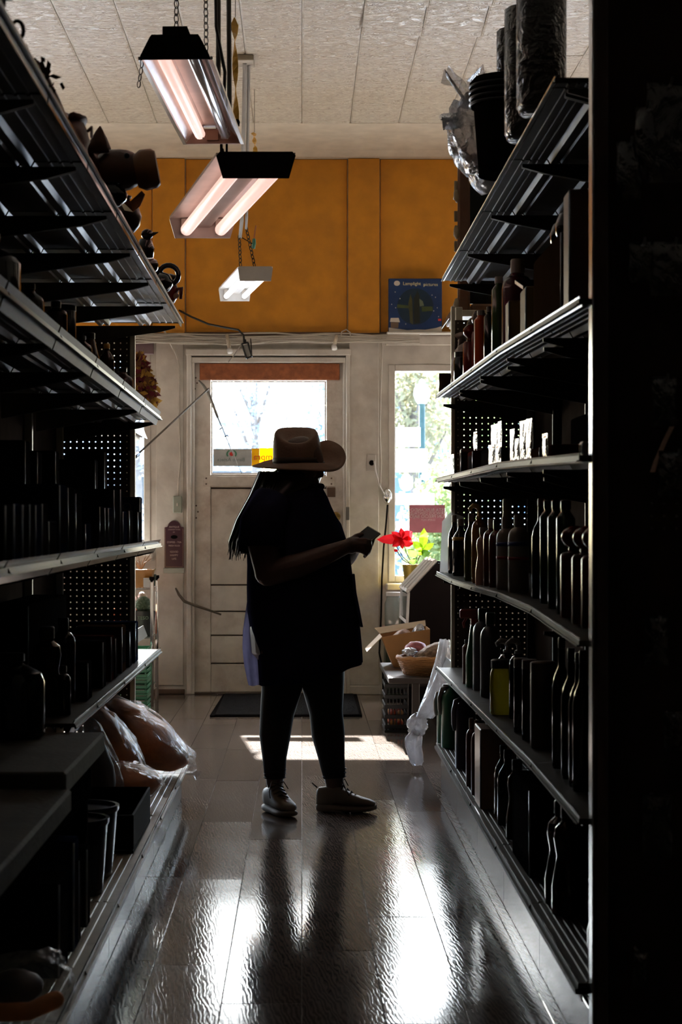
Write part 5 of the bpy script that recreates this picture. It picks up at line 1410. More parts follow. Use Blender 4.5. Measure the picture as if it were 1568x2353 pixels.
MB().tube([c + Vector((.02, 0, .075)), c + Vector((.042, 0, .082))], [.008, .001], 6).build('beak', BLCER, t)
t = thing('ring_figure', 'black glazed animal with a hooped tail near the far end of the left top shelf', 'figurine', (-.50, 7.6, zt))
c = Vector((P(380, 0, 7.55).x, 7.55, zt))
MB().blob(c + Vector((-.02, 0, .04)), (.05, .06, .04), 3, .1, 2, 2).build('body', BLCER, t, True)
MB().blob(c + Vector((-.04, 0, .095)), (.018, .02, .03), 2).build('head', BLCER, t, True)
MB().tube([c + Vector((.012 + .036 * math.cos(a), .01, .07 + .036 * math.sin(a))) for a in (2 * math.pi * i / 18 for i in range(19))], .010, 8, False).build('hooped_tail', BLCER, t, True)
t = thing('red_mask', 'red and black carved mask at the far end of the left top shelf', 'mask', (-.48, 7.9, zt))
c = Vector((P(398, 0, 7.9).x, 7.9, zt))
MB().blob(c + Vector((-.01, 0, .048)), (.030, .030, .046), 3, .15, 3, 7).build('face', REDG, t, True)
MB().tube([c + Vector((.012, -.01, .05)), c + Vector((.032, -.012, .06)), c + Vector((.030, -.012, .018))], [.012, .010, .006], 8).build('nose', REDG, t, True)
MB().lathe([(.0001, 0), (.036, 0), (.03, .02), (.0001, .03)], c + Vector((-.01, 0, .088)), 12).build('crown', BLCER, t, True)
MB().blob(c + Vector((.012, -.02, .030)), (.012, .010, .012), 2).build('chin', PINKL, t, True)

# --- things at the left foreground: low table, bins, sacks, bags
tbw = G('grey worn table wood', (.085, .077, .062), .7, spec=.08, dirt=(.02, .018, .016), dscale=4, damt=.7, bump=.3)
tb = thing('low_table', 'grey worn wooden low table standing in front of the left shelves near us', 'table', (-.85, 4.4, zld(4)))
z0 = .60; xe = .503
MB().cbox(-.95, -xe, 4.36, 5.22, z0 - .052, z0, .006).build('table_top', tbw, tb)
MB().cbox(-.95, -xe + .012, 3.2, 4.357, z0 - .085, z0 - .035, .006).build('table_leaf', tbw, tb)
MB().cbox(-.94, -xe - .03, 3.24, 5.18, z0 - .16, z0 - .0855, .004).build('apron', BLKM, tb)
for y in (3.3, 5.12):
    for x in (-.91, -xe - .06): MB().cbox(x - .025, x + .025, y - .025, y + .025, .1535, z0 - .1605, .004).build('leg', BLKM, tb)
zdk = zld(5) + .004
def bin_(label, x, y, r, h, m, lid=True):
    t = thing('bucket', label, 'bucket', (x, y, zdk))
    MB().lathe([(.0001, 0), (r * .88, 0), (r, h), (r * .97, h), (r * .86, .01), (.0001, .01)], (x, y, zdk), 28).build('body', m, t, 'auto')
    if lid:
        MB().lathe([(.0001, h + .001), (r * 1.02, h + .001), (r * 1.05, h + .008), (r * 1.05, h + .018), (r * .96, h + .018), (r * .94, h + .010), (.0001, h + .010)], (x, y, zdk), 28).build('lid', G('blue black plastic', (.018, .022, .032), .18), t, 'auto')
    return t
bin_('blue-black lidded bucket on the left base deck, nearer of two', -.505 - .115, 5.42, .105, .182, G('blue black plastic', (.018, .022, .032), .18))
bin_('blue-black lidded bucket on the left base deck, farther of two', -.505 - .125, 5.70, .115, .178, G('blue black plastic', (.018, .022, .032), .18))
t = thing('open_bin', 'low open square dark bin on the left base deck in front of the bread bags', 'bin', (-.62, 6.2, zdk))
xa, xb, y0, y1, hh = -.80, -.50, 6.07, 6.74, .115
BINM = G('dark brown bin', (.012, .009, .008), .7, spec=.05)
MB().box(xa, xb, y0, y1, zdk, zdk + .01).build('base', BINM, t)
for q in ((xa, xb, y0, y0 + .008), (xa, xb, y1 - .008, y1), (xa, xa + .008, y0 + .0085, y1 - .0085), (xb - .008, xb, y0 + .0085, y1 - .0085)):
    MB().cbox(*q, zdk + .0105, zdk + hh, .003).build('side', BINM, t)
for i, (xr, yt, wy, m, lb) in enumerate(((142, 2030, .16, BLKC, 'black carton standing on the left base deck under the low table, nearest the aisle end'), (175, 1935, .10, NAVYC, 'navy carton standing on the left base deck under the low table'), (186, 1975, .05, BLKC, 'thin black carton beside the navy one on the left base deck'), (205, 1950, .07, BLKC, 'slim black carton just before the buckets on the left base deck'))):
    D = LD(xr, .515); carton('carton', lb, 'box', -.515 - .08, D + wy / 2, zdk, .15, wy, min(topz(yt, D) - zdk, .27), m, PRN)
film2 = plastic_film('clear bag film', (.62, .60, .58), .95, .0, .16, .7, 18, .30)
BREAD = G('orange brown crust', (.58, .20, .055), .55, var=.3, scale=12, bump=.5, bscale=20)
def bag(label, c, rad, seed, shape=None, inner=None, neck=None, im=None):
    t = thing('bread_bag', label, 'bag', (c[0], c[1], c[2] - rad[2]))
    flat = lambda fn, lim: (lambda p: (lambda q: Vector((q.x, q.y, max(q.z, -lim))))(fn(p) if fn else p))
    MB().blob(c, rad, 4, .16, 2.4, seed, flat(shape, rad[2] * .97)).build('film', film2, t, True)
    k = inner or .86
    MB().blob(c, [q * k for q in rad], 3, .10, 3, seed + 3, flat(shape, rad[2] * .90)).build('contents', im or BREAD, t, True)
    if neck:
        MB().tube([Vector(c) + Vector(n) for n in neck], [.022, .012, .022, .035][:len(neck)], 10).build('twisted_neck', film2, t, True)
    return t
lean = lambda k: (lambda p: Vector((p.x - p.z * k + .05 * (p.z / .2) ** 2 * 0, p.y, p.z)))
bag('largest orange-brown bread bag tilting over the aisle, left deck, door end', (-.625, 8.0, zdk + .155), (.15, .23, .150), 1, lambda p: Vector((p.x * (1 - .25 * p.z / .2) - p.z * .72, p.y, p.z)), .93, [(.18, -.05, -.125), (.21, -.06, -.14), (.225, -.06, -.15)])
bag('upright brown bread bag leaning behind the flat one on the left deck', (-.70, 7.52, zdk + .165), (.10, .13, .160), 2, lambda p: Vector((p.x * (1 - .3 * p.z / .2) - p.z * .40, p.y, p.z)), .9)
bag('flat orange loaf bag lying on the left deck at the aisle edge', (-.60, 7.18, zdk + .075), (.115, .16, .072), 3, lambda p: Vector((p.x, p.y, p.z * (1 - .25 * p.x / .12))), .92, [(.12, -.04, -.03), (.14, -.06, -.015), (.165, -.08, .015)])
bag('pale crumpled clear bag standing at the front of the bread bags, left deck', (-.69, 6.90, zdk + .165), (.075, .10, .160), 5, lambda p: Vector((p.x * (1 - .2 * p.z / .2) - p.z * .22, p.y, p.z)), .72, None, G('dark rye', (.06, .03, .02), .6))
t = bag('clear plastic bag with a brown stick loaf, nearest us on the left deck', (-.57, 4.02, zdk + .065), (.12, .13, .062), 9, lambda p: Vector((p.x, p.y, p.z * (1 + .5 * p.x / .12))), .5, None, G('dark rye', (.06, .03, .02), .6))
MB().capsule([(-.64, 3.86, zdk + .05), (-.52, 3.90, zdk + .045), (-.475, 3.93, zdk + .06)], .018, 10).build('stick_loaf', BREAD, t, True)
t = thing('crumpled_film', 'scrap of clear film caught on the left deck edge by the open bin', 'film', (-.45, 6.6, .1))
MB().blob((-.462, 6.62, .128), (.022, .07, .035), 3, .4, 3, 2).build('film', film2, t, True)
# --- right top shelf
ztr = zrt(5) + .0052
FILMD = plastic_film('dark shrink film', (.035, .02, .015), .40, .25, .12, .8, 30)
SACK = G('dark wrapped goods', (.030, .018, .014), .3)
def wrapped(label, x, y, z, r, h):
    t = thing('wrapped_roll', label, 'roll', (x, y, z), None)
    MB().lathe([(.0001, .006), (r * .9, .006), (r * .95, .02), (r * .95, h - .02), (r * .85, h - .004), (.0001, h - .004)], (x, y, z), 22).build('cups', SACK, t, 'auto')
    MB().lathe([(.0001, 0), (r * .8, .001), (r, .02), (r * 1.01, h * .5), (r, h - .01), (r * .6, h), (.0001, h + .001)], (x, y, z), 28).build('shrink_film', FILMD, t, True)
    for k in range(3):
        MB().lathe([(r * .955, 0), (r * .99, 0), (r * .99, .006), (r * .955, .006)], (x, y, z + h * (.3 + .25 * k)), 22).build('ridge', SACK, t, True)
wrapped('tallest shrink-wrapped roll nearest us on top of the right shelves', .595, 5.08, ztr, .062, .42)
wrapped('shrink-wrapped roll standing just behind the tallest one on top of the right shelves', .592, 5.42, ztr, .055, .36)
t = thing('black_tub', 'black ribbed plastic tub on top of the right shelves behind the bag', 'tub', (.60, 5.95, ztr))
MB().lathe([(.0001, 0), (.085, 0), (.10, .20), (.108, .20), (.108, .225), (.112, .23), (.112, .27), (.10, .285), (.0001, .285)], (.60, 5.95, ztr), 26).build('tub', BLKM, t, 'auto')
for k in range(4): MB().lathe([(.099, 0), (.114, 0), (.114, .006), (.099, .006)], (.60, 5.95, ztr + .205 + .017 * k), 26).build('rib', BLK, t, True)
wrapped('small shrink-wrapped roll standing on the black tub', .605, 5.93, ztr + .2865, .040, .14)
t = thing('clear_bag', 'crumpled clear plastic bag bulging over the aisle from the right top shelf', 'bag', (.55, 6.4, ztr))
film3 = plastic_film('smoky clear film', (.40, .34, .32), .50, .5, .13, .8, 16)
MB().blob(P(1100, 318, 6.35), (.095, .15, .125), 4, .22, 2.6, 21, lambda p: Vector((p.x + p.z * -.2, p.y, p.z))).build('film', film3, t, True)
MB().blob((.575, 6.36, ztr + .085), (.055, .13, .068), 3, .15, 2.6, 23).build('film', film3, t, True)
rr = random.Random(12)
def ruffle(p0, p1, w0, w1, ph):
    p0, p1 = Vector(p0), Vector(p1); d = p1 - p0; sd_ = Vector((-d.z, 0, d.x)).normalized(); rings = []
    for i in range(9):
        k = i / 8; w_ = w0 + (w1 - w0) * k
        rings.append([p0 + d * k + sd_ * w_ * u + Vector((0, .03 * math.sin(4 * u + ph + 3 * k), .012 * math.sin(6 * u + 5 * k + ph))) for u in [j / 6 - 1 for j in range(13)]])
    MB().loft(rings, False, False).build('ruffled_end', film3, t, True)
ruffle(P(1082, 232, 6.3), P(1025, 165, 6.2), .015, .022, 0)
ruffle(P(1082, 205, 6.3), P(1110, 160, 6.3), .02, .016, 2)
ruffle(P(1062, 268, 6.3), P(1018, 282, 6.2), .018, .022, 4)
# carved frame standing at the far end of the right top shelf
t = thing('carved_frame', 'ornate carved wooden frame with dark glass on the far end of the right top shelf', 'frame', (.70, 8.1, ztr))
CW = G('carved brown wood', (.14, .062, .030), .4, bump=.5, bscale=30); GILTW = G('pale worn gilt', (.30, .22, .13), .5, bump=.3)
fyy = 9.18; x0 = P(1052, 0, fyy).x; x1 = x0 + .42; z0, z1 = 2.0715, H + (CY - 352) * fyy / F
t.location = ((x0 + x1) / 2, fyy, z0)
for q in ((x0, x0 + .055, z0, z1), (x1 - .055, x1, z0, z1), (x0 + .056, x1 - .056, z0, z0 + .055), (x0 + .056, x1 - .056, z1 - .055, z1)):
    MB().cbox(q[0], q[1], fyy - .02, fyy + .015, q[2], q[3], .01).build('frame_bar', CW, t)
for i in range(5):
    MB().blob((x0 - .004, fyy - .005, z0 + .05 + i * (z1 - z0 - .08) / 4), (.016, .014, .030), 2, .3, 3, i).build('carving', GILTW, t, True)
    MB().cbox(x0 - .016, x0 - .0005, fyy - .004, fyy + .002, z0 + .02 + i * (z1 - z0 - .06) / 5, z0 + .07 + i * (z1 - z0 - .06) / 5, .003).build('carving', GILTW, t)
MB().box(x0 + .056, x1 - .056, fyy + .002, fyy + .006, z0 + .056, z1 - .056).build('glass', G('dark mirror', (.012, .012, .012), .06), t)

# --- right shelf 3
REDGL = G('red glass', (.20, .02, .015), .1); ORL = G('orange red liquid', (.50, .07, .012), .2); GRG = G('dark green glass', (.035, .075, .018), .12)
CLRP = plastic_film('clear bottle plastic', (.16, .12, .12), .35, .5, .06, .1, 10); WCAP = G('greyed white cap', (.28, .25, .23), .4)
WINE = G('wine liquid', (.07, .008, .018), .15)
XR = .615
def rv(kind, xl, yt, zf, r, m, cm, lb, cat='bottle', xe=XR, **kw):
    D = min(RD(xl, xe), RE - r - .02); z = max(zf(D - r), zf(D + r)) + .002
    return vessel(kind, cat, lb, cat, xe + r, D, z, r, topz(yt, D) - z, m, cm, **kw), D
t = thing('cloth_bundle', 'soft brown cloth bundle at the door end of the right upper shelf', 'bundle', (.68, 8.6, zr3(8.6)))
MB().blob((.685, 8.60, zr3(8.72) + .105), (.055, .12, .103), 3, .18, 2.5, 3, lambda p: Vector((p.x, p.y, max(p.z, -.102)))).build('cloth', G('dusty brown cloth', (.15, .09, .075), .9, bump=.4), t, True)
MB().tube([(.675, 8.6, zr3(8.6) + .19), (.672, 8.6, zr3(8.6) + .225), (.67, 8.59, zr3(8.6) + .24)], [.02, .014, .03], 8).build('tied_neck', MATS['dusty brown cloth'], t, True)
t = thing('small_bag', 'small dark paper bag overhanging the end of the right upper shelf', 'bag', (.61, 8.74, zr3(8.7)))
pouch('small_packet', 'small dark packet standing at the very end of the right upper shelf', 'packet', .612, 8.74, zr3(8.74) + .0015, .05, .085, .03, BRC, None, 3); bpy.data.objects.remove(t)
rv('jar', 1043, 808, zr3, .032, BLGL, BLK, 'squat dark jar near the door end of the right upper shelf', 'jar')
rv('flask', 1064, 745, zr3, .030, REDGL, G('ruby stopper', (.16, .015, .012), .1), 'red bottle with round ball stopper, farthest of three on the right upper shelf', ball=True, xe=.63)
rv('flask', 1072, 728, zr3, .032, WINE, G('smoky ball', (.06, .045, .04), .1), 'dark bottle with round ball stopper, middle of three on the right upper shelf', ball=True, xe=.66)
rv('flask', 1083, 712, zr3, .032, REDGL, G('amber ball', (.12, .07, .05), .1), 'red bottle with pale ball stopper, nearest of three on the right upper shelf', ball=True, xe=.66)
rv('tall', 1090, 713, zr3, .024, ORL, WCAP, 'orange-red bottle with white cap on the right upper shelf')
rv('tall', 1112, 705, zr3, .022, BLGL, BLK, 'slim black bottle beside the orange-red one on the right upper shelf', xe=.64)
rv('tall', 1130, 636, zr3, .024, GRG, WCAP, 'tall green bottle on the right upper shelf', sy=1.2)
rv('lotion', 1153, 596, zr3, .052, WINE, WCAP, 'large wine-coloured bottle with pale cap behind the tan cartons, right upper shelf', xe=.64)
for xl, yt, wy, wx, m, lb, xe in ((1162, 700, .10, .10, TANC, 'tan carton on the right upper shelf, farther of two', .615), (1196, 672, .14, .14, TANC, 'tan carton on the right upper shelf, nearer of two', .612), (1227, 602, .34, .22, BRC, 'large dark brown carton carrying two black jars, right upper shelf', .612), (1290, 452, .10, .20, G('reddish brown card', (.10, .035, .018), .5), 'tallest narrow reddish carton near us on the right upper shelf', .612)):
    D = RD(xl, xe); z = zr3(D) + .0015
    if wy == .34:
        D = RD(1306, xe) + .13; wy = RD(1227, xe) - D; h_ = topz(602, D + wy) - zr3(D + wy) - .002; z = zr3(D + wy) + .0015; bigx, bigy, bigz = xe + wx / 2, D + wy / 2, z + h_
        carton('carton', lb, 'box', xe + wx / 2, D + wy / 2, z, wx, wy, h_, m)
    else:
        if xl == 1290: D = 4.78
        carton('carton', lb, 'box', xe + wx / 2, D - wy / 2, zr3(D) + .0015, wx, wy, topz(yt, D) - zr3(D), m)
for i, (yy, r, lb) in enumerate(((bigy + .08, .042, 'black glossy round jar on the large brown carton, farther of two'), (bigy - .05, .045, 'black glossy round jar on the large brown carton, nearer of two'))):
    t = thing('round_jar', lb, 'jar', (bigx - .05, yy, bigz + .001))
    MB().lathe([(.0001, 0), (r * .6, 0), (r * .95, r * .5), (r, r), (r * .8, r * 1.6), (r * .45, r * 1.85), (.0001, r * 1.9)], (bigx - .05, yy, bigz + .001), 20).build('jar', BLCER, t, True)
    MB().lathe([(.0001, r * 1.91), (r * .5, r * 1.91), (r * .5, r * 2.1), (r * .2, r * 2.2), (.0001, r * 2.3)], (bigx - .05, yy, bigz + .001), 16).build('lid', BLCER, t, 'auto')
t = thing('tilted_packet', 'dark flat packet with silver edge lying tilted on the tan cartons', 'packet', P(1200, 690, 5.95))
zz = topz(672, RD(1196, .612)) + .004
rings = [[(.625, yy, zz + dz0 + k), (.72, yy, zz + dz0 + k + .012)] for yy, dz0 in ((5.80, .036), (5.98, .003)) for k in (0,)]
a = [Vector((.622, 5.72, zz + .002)), Vector((.74, 5.72, zz + .002)), Vector((.74, 5.94, zz + .045)), Vector((.622, 5.94, zz + .045))]
mb = MB(); quadslab(mb, *a, .012); mb.build('packet', BLKC, t)
a2 = [p + Vector((-.0035, 0, .001)) for p in (a[0], a[0] + Vector((.003, 0, 0)), a[3] + Vector((.003, 0, 0)), a[3])]
mb = MB(); quadslab(mb, *a2, .010); mb.build('silver_edge', ALU, t)
# --- right shelf 4: foil packets and flat boxes
FOIL = G('silver foil', (.72, .71, .70), .2, metal=.95, bump=.9, bscale=45); PINKC = G('dusty pink card', (.22, .12, .10), .5)
def rp(xl, yt, yb_, w_, d, m, lb, xe=XR, zadd=0.0, seed=1, D=None, zb=None):
    D = D or min(RD(xl, xe), RE - .04); z = (zb if zb is not None else zr4(D)) + .0015
    return pouch('foil_packet', lb, 'packet', xe + w_ / 2, D, z, .05 + w_, topz(yt, D) - z - .004, d * .7, m, 'foil packets on the right middle shelf', seed, R(-80 - (seed % 4) * 2.0))
carton('carton', 'dusty pink carton behind the foil packets at the door end of the right middle shelf', 'box', .72, 8.70, zr4(8.7) + .0015, .09, .08, .125, PINKC, PRN)
rp(1024, 1046, 0, .035, .02, FOIL, 'crinkled foil packet, farthest on the right middle shelf', seed=1, xe=.598)
rp(1042, 1044, 0, .035, .02, FOIL, 'crinkled foil packet, second from the door end of the right middle shelf', seed=2, D=8.40, xe=.60)
carton('carton', 'small brown carton next to the two crinkled foil packets, right middle shelf', 'box', .66, 8.12, zr4(8.1) + .0015, .06, .05, .095, BRC)
c1 = carton('carton', 'dark red carton on the right middle shelf under a foil packet', 'box', .70, 7.72, zr4(7.7) + .0015, .13, .22, .085, DKRC, PRN)
rp(1069, 992, 0, .028, .02, FOIL, 'tall foil packet standing on the dark red carton, right middle shelf', seed=3, D=7.66, xe=.637, zb=zr4(7.7) + .087)
c2 = carton('carton', 'black carton on the right middle shelf under three foil packets', 'box', .70, 6.95, zr4(6.95) + .0015, .15, .36, .070, BLKC, PRN)
for xl, yt, D, lb, sd_ in ((1128, 976, 7.05, 'foil packet on black carton, farthest of three, right middle shelf', 5), (1134, 974, 6.95, 'foil packet on black carton, middle of three, right middle shelf', 6), (1142, 968, 6.84, 'foil packet on black carton, nearest of three, right middle shelf', 7)):
    rp(xl, yt, 0, .022, .014, FOIL, lb, seed=sd_, D=D, xe=(xl - CX) * D / F, zb=zr4(6.95) + .072)
for xl, yt, w_, xe, lb, sd_ in ((1122, 1022, .025, .598, 'low foil packet in front of the black carton, farther of two', 8), (1138, 1020, .020, .598, 'low foil packet in front of the black carton, nearer of two', 9), (1173, 986, .014, .62, 'thin tall foil packet alone on the right middle shelf', 10), (1184, 1008, .012, .62, 'short thin foil packet beside the thin tall one, right middle shelf', 11), (1196, 967, .018, .62, 'tall crinkled foil packet, farther of a pair, right middle shelf', 12), (1209, 962, .020, .62, 'tall crinkled foil packet, nearer of a pair, right middle shelf', 13), (1251, 996, .006, .62, 'thin upright silver strip packet on the right middle shelf', 14)):
    rp(xl, yt, 0, w_, .012, FOIL, lb, xe=xe, seed=sd_)
carton('carton', 'flat dark carton beside the tall foil pair on the right middle shelf', 'box', .69, 5.52, zr4(5.5) + .0015, .12, .20, .035, BRC)
t = thing('round_tin', 'low round tin on the right middle shelf near us', 'tin', (.67, 5.12, zr4(5.1) + .0015))
MB().lathe([(.0001, 0), (.048, 0), (.048, .024), (.0001, .024)], (.67, 5.12, zr4(5.1) + .0015), 22).build('tin', DKRC, t, 'auto')
MB().lathe([(.0001, .0242), (.050, .0242), (.050, .034), (.046, .036), (.0001, .036)], (.67, 5.12, zr4(5.1) + .0015), 22).build('lid', DKRC, t, 'auto')
bb = carton('carton', 'long dark carton at the back of the right middle shelf under one foil packet', 'box', .83, 5.10, zr4(5.55) + .0015, .20, .9, .112, BLKM)
pouch('foil_packet', 'foil packet standing alone and highest on the long dark carton near us', 'packet', .745, 4.72, zr4(5.55) + .115, .10, .10, .014, FOIL, 'foil packets on the right middle shelf', 15, R(-80))
carton('carton', 'small grey-brown carton nearest us on the right middle shelf by the post', 'box', .625, 4.44, zr4(4.44) + .0015, .04, .05, .030, G('greyed card', (.13, .11, .10), .5), PRN)
# --- right shelf 5: bottles in a row
PALEP = G('pale pink liquid', (.34, .20, .16), .2); AMB = G('amber liquid', (.22, .10, .02), .12); CREAM = G('cream lotion plastic', (.30, .255, .225), .4); BLUEB = G('blue print band', (.02, .04, .22), .4); REDB = G('red print dot', (.3, .01, .02), .4)
GRL = G('deep green liquid', (.028, .06, .028), .15); GOLDP = G('gold pump', (.40, .27, .10), .3, metal=.6)
rv('shoulder', 1030, 1184, zr5, .026, BLGL, G('greyed tan cap', (.25, .2, .17), .5), 'dark bottle with greyed cap at the door end of the right lower-middle shelf')
rv('shoulder', 1040, 1192, zr5, .034, BLGL, G('greyed tan cap', (.25, .2, .17), .5), 'wide black bottle with amber neck second from the door end, right lower-middle shelf', xe=.61, band=[(.62, .68, YCAP)])
rv('shoulder', 1067, 1180, zr5, .026, G('olive glass', (.06, .07, .02), .12), G('greyed tan cap', (.25, .2, .17), .5), 'olive bottle with tan cap on the right lower-middle shelf')
rv('lotion', 1084, 1168, zr5, .028, AMB, GOLDP, 'amber bottle with gold pump on the right lower-middle shelf', swan=True)
rv('hourglass', 1093, 1212, zr5, .026, PALEP, WCAP, 'pale pink see-through bottle with white neck on the right lower-middle shelf', xe=.60)
rv('lotion', 1111, 1192, zr5, .028, G('dark red liquid', (.11, .018, .010), .18), WCAP, 'dark red bottle, farther of two, on the right lower-middle shelf')
rv('lotion', 1124, 1195, zr5, .026, G('dark red liquid', (.11, .018, .010), .18), BLK, 'dark red bottle, nearer of two, on the right lower-middle shelf')
rv('cone', 1143, 1146, zr5, .034, G('pale green cone', (.26, .25, .17), .4), G('pale green cone', (.26, .25, .17), .4), 'tall pale cone-topped bottle behind the lotions on the right lower-middle shelf', xe=.655)
for i, (xl, yt, lb) in enumerate(((1141, 1188, 'cream lotion bottle with blue band, farther of two, right lower-middle shelf'), (1168, 1183, 'cream lotion bottle with blue band, nearer of two, right lower-middle shelf'))):
    rv('lotion', xl, yt, zr5, .031, CREAM, CREAM, lb, xe=.612, band=[(.60, .655, BLUEB), (.42, .46, REDB)])
rv('wine', 1222, 1146, zr5, .026, BLGL, G('dark red capsule', (.16, .012, .014), .3), 'slim black bottle with dark red capsule on the right lower-middle shelf')
for i, (xl, lb) in enumerate(((1241, 'tall deep green bottle, farthest of three, right lower-middle shelf'), (1259, 'tall deep green bottle, middle of three, right lower-middle shelf'), (1279, 'tall deep green bottle, nearest of three, right lower-middle shelf'))):
    rv('tall', xl, 1150, zr5, .023, GRL, G('black screw cap', (.02, .02, .02), .2), lb)
for i, (xl, xe, lb) in enumerate(((1288, .612, 'dark red bottle with round cap, farthest of three, right lower-middle shelf'), (1314, .615, 'dark red bottle with round cap, middle of three, right lower-middle shelf'), (1336, .622, 'dark red bottle with round cap, nearest of three, right lower-middle shelf'))):
    rv('flask', xl, 1208, zr5, .036, G('dark red lotion', (.10, .010, .010), .3), G('dark red round cap', (.16, .018, .014), .25), lb, xe=xe, ball=True)
# --- right shelf 6
YEL = plastic_film('yellow bottle', (.55, .46, .02), .25, .3, .1, .0); GRS = G('bright green bottle', (.012, .10, .035), .25); GRYB = G('blue grey bottle', (.085, .09, .11), .35)
rv('tall', 1063, 1470, zr6, .018, G('brown red bottle', (.11, .03, .02), .3), BLK, 'slim brown-red bottle at the door end of the fourth right shelf')
rv('spray', 1070, 1400, zr6, .034, GRS, G('red trigger', (.26, .02, .012), .35), 'bright green spray bottle with red trigger on the fourth right shelf')
rv('lotion', 1087, 1398, zr6, .035, GRYB, G('green cap', (.02, .09, .04), .3), 'blue-grey bottle with green cap, farther of two, fourth right shelf', xe=.63)
rv('lotion', 1104, 1408, zr6, .036, GRYB, G('green cap', (.02, .09, .04), .3), 'blue-grey bottle with green cap, nearer of two, fourth right shelf', xe=.63)
t, D = rv('jar', 1126, 1515, zr6, .037, YEL, BLK, 'yellow see-through bottle with black pump collar on the fourth right shelf', xe=.60)
rv('lotion', 1145, 1478, zr6, .030, BLGL, G('grey swan pump', (.42, .40, .38), .3), 'dark bottle with pale curved swan-neck pump, farther of two, fourth right shelf', xe=.645, swan=True)
rv('lotion', 1170, 1478, zr6, .030, BLGL, G('grey swan pump', (.42, .40, .38), .3), 'dark bottle with pale curved swan-neck pump, nearer of two, fourth right shelf', xe=.645, swan=True)
for xl, yt, r, lb, m in ((1181, 1512, .022, 'black square-capped bottle past the yellow one, fourth right shelf', BLGL), (1200, 1515, .022, 'dark red-brown bottle past the yellow one, fourth right shelf', DKGL), (1219, 1520, .036, 'wide dark brown bottle in the middle of the fourth right shelf', G('dark brown plastic', (.05, .028, .02), .4))):
    rv('canister', xl, yt, zr6, r, m, G('dull brown cap', (.12, .08, .06), .5), lb)
for i, (xl, yt) in enumerate(((1269, 1465), (1290, 1490), (1307, 1500), (1316, 1495))):
    rv('wine', xl, yt, zr6, .024, BLGL, BLK, 'tall black bottle on the fourth right shelf near us, %s from the brown bottle' % ('first', 'second', 'third', 'fourth')[i])
rv('wine', 1362, 1535, zr6, .030, BLGL, BLK, 'tallest black bottle nearest us at the post end of the fourth right shelf', xe=.64)
# --- right base deck
XD = .600
zrd2 = lambda y: zrd(y) + .003
GJ = plastic_film('green jug plastic', (.02, .16, .08), .12, .3, .12, .1)
GJ = G('translucent green jug', (.015, .13, .065), .3)
rv('jug', 1000, 1572, zrd2, .040, GJ, WCAP, 'green handled jug, farther of two, at the door end of the right deck', 'jug', xe=.578, handle=WCAP)
rv('jug', 1014, 1558, zrd2, .048, GJ, WCAP, 'green handled jug, nearer of two, at the door end of the right deck', 'jug', xe=.585, handle=WCAP)
rv('jug', 1046, 1582, zrd2, .040, G('violet black jug', (.035, .03, .06), .3), G('violet cap', (.12, .11, .14), .4), 'violet-black handled jug on the right deck beside the green jugs', 'jug', xe=.59, handle=G('violet cap', (.12, .11, .14), .4))
rv('lotion', 1071, 1650, zrd2, .020, G('brown red bottle', (.11, .03, .02), .3), G('tan cap', (.22, .13, .08), .5), 'slim brown bottle, farther of two, between the jugs and the pale carton', xe=.59)
rv('lotion', 1083, 1655, zrd2, .019, G('brown red bottle', (.11, .03, .02), .3), G('tan cap', (.22, .13, .08), .5), 'slim brown bottle, nearer of two, between the jugs and the pale carton', xe=.59)
D = RD(1092, .592); carton('carton', 'pale carton with glossy coppery side on the right deck', 'box', .592 + .06, D - .10, zrd2(D), .12, .22, topz(1662, D) - zrd2(D), G('coppery card', (.36, .22, .15), .3))
t = thing('ribbed_cap', 'clear ribbed cup standing on the pale carton', 'cup', (.655, D - .06, topz(1662, D) + .0015))
MB().lathe([(.0001, 0), (.032, 0), (.036, .05), (.033, .05), (.030, .004), (.0001, .004)], (.655, D - .06, topz(1662, D) + .0015), 22).build('cup', G('greyed cup', (.2, .17, .15), .3), t, 'auto')
for k in range(12): MB().tube([(.655 + .0345 * math.cos(k * .5236), D - .06 + .0345 * math.sin(k * .5236), topz(1662, D) + .006), (.655 + .0375 * math.cos(k * .5236), D - .06 + .0375 * math.sin(k * .5236), topz(1662, D) + .05)], .002, 4).build('rib', MATS['greyed cup'], t)
rv('shoulder', 1136, 1712, zrd2, .030, DKGL, BLK, 'dark amber bottle behind the waisted one on the right deck', xe=.62)
rv('shoulder', 1143, 1722, zrd2, .034, BLGL, BLK, 'black bottle with a square cap past the pale carton on the right deck')
rv('hourglass', 1163, 1745, zrd2, .034, DKGL, BLK, 'brown waisted bottle beside the large black carton on the right deck')
D = RD(1178, .61); carton('carton', 'large black carton in the middle of the right deck', 'box', .61 + .14, D - .22, zrd2(D), .28, .44, topz(1770, D) - zrd2(D), BLKC, PRN)
rv('hourglass', 1252, 1838, zrd2, .045, DKGL, BLK, 'dark waisted bottle on the right deck near us, farther of two', xe=.61)
rv('hourglass', 1268, 1846, zrd2, .042, DKGL, BLK, 'dark waisted bottle on the right deck near us, nearer of two', xe=.611)
rv('hourglass', 1350, 1925, zrd2, .050, DKGL, BLK, 'dark waisted bottle nearest us on the right deck by the post', xe=.625)
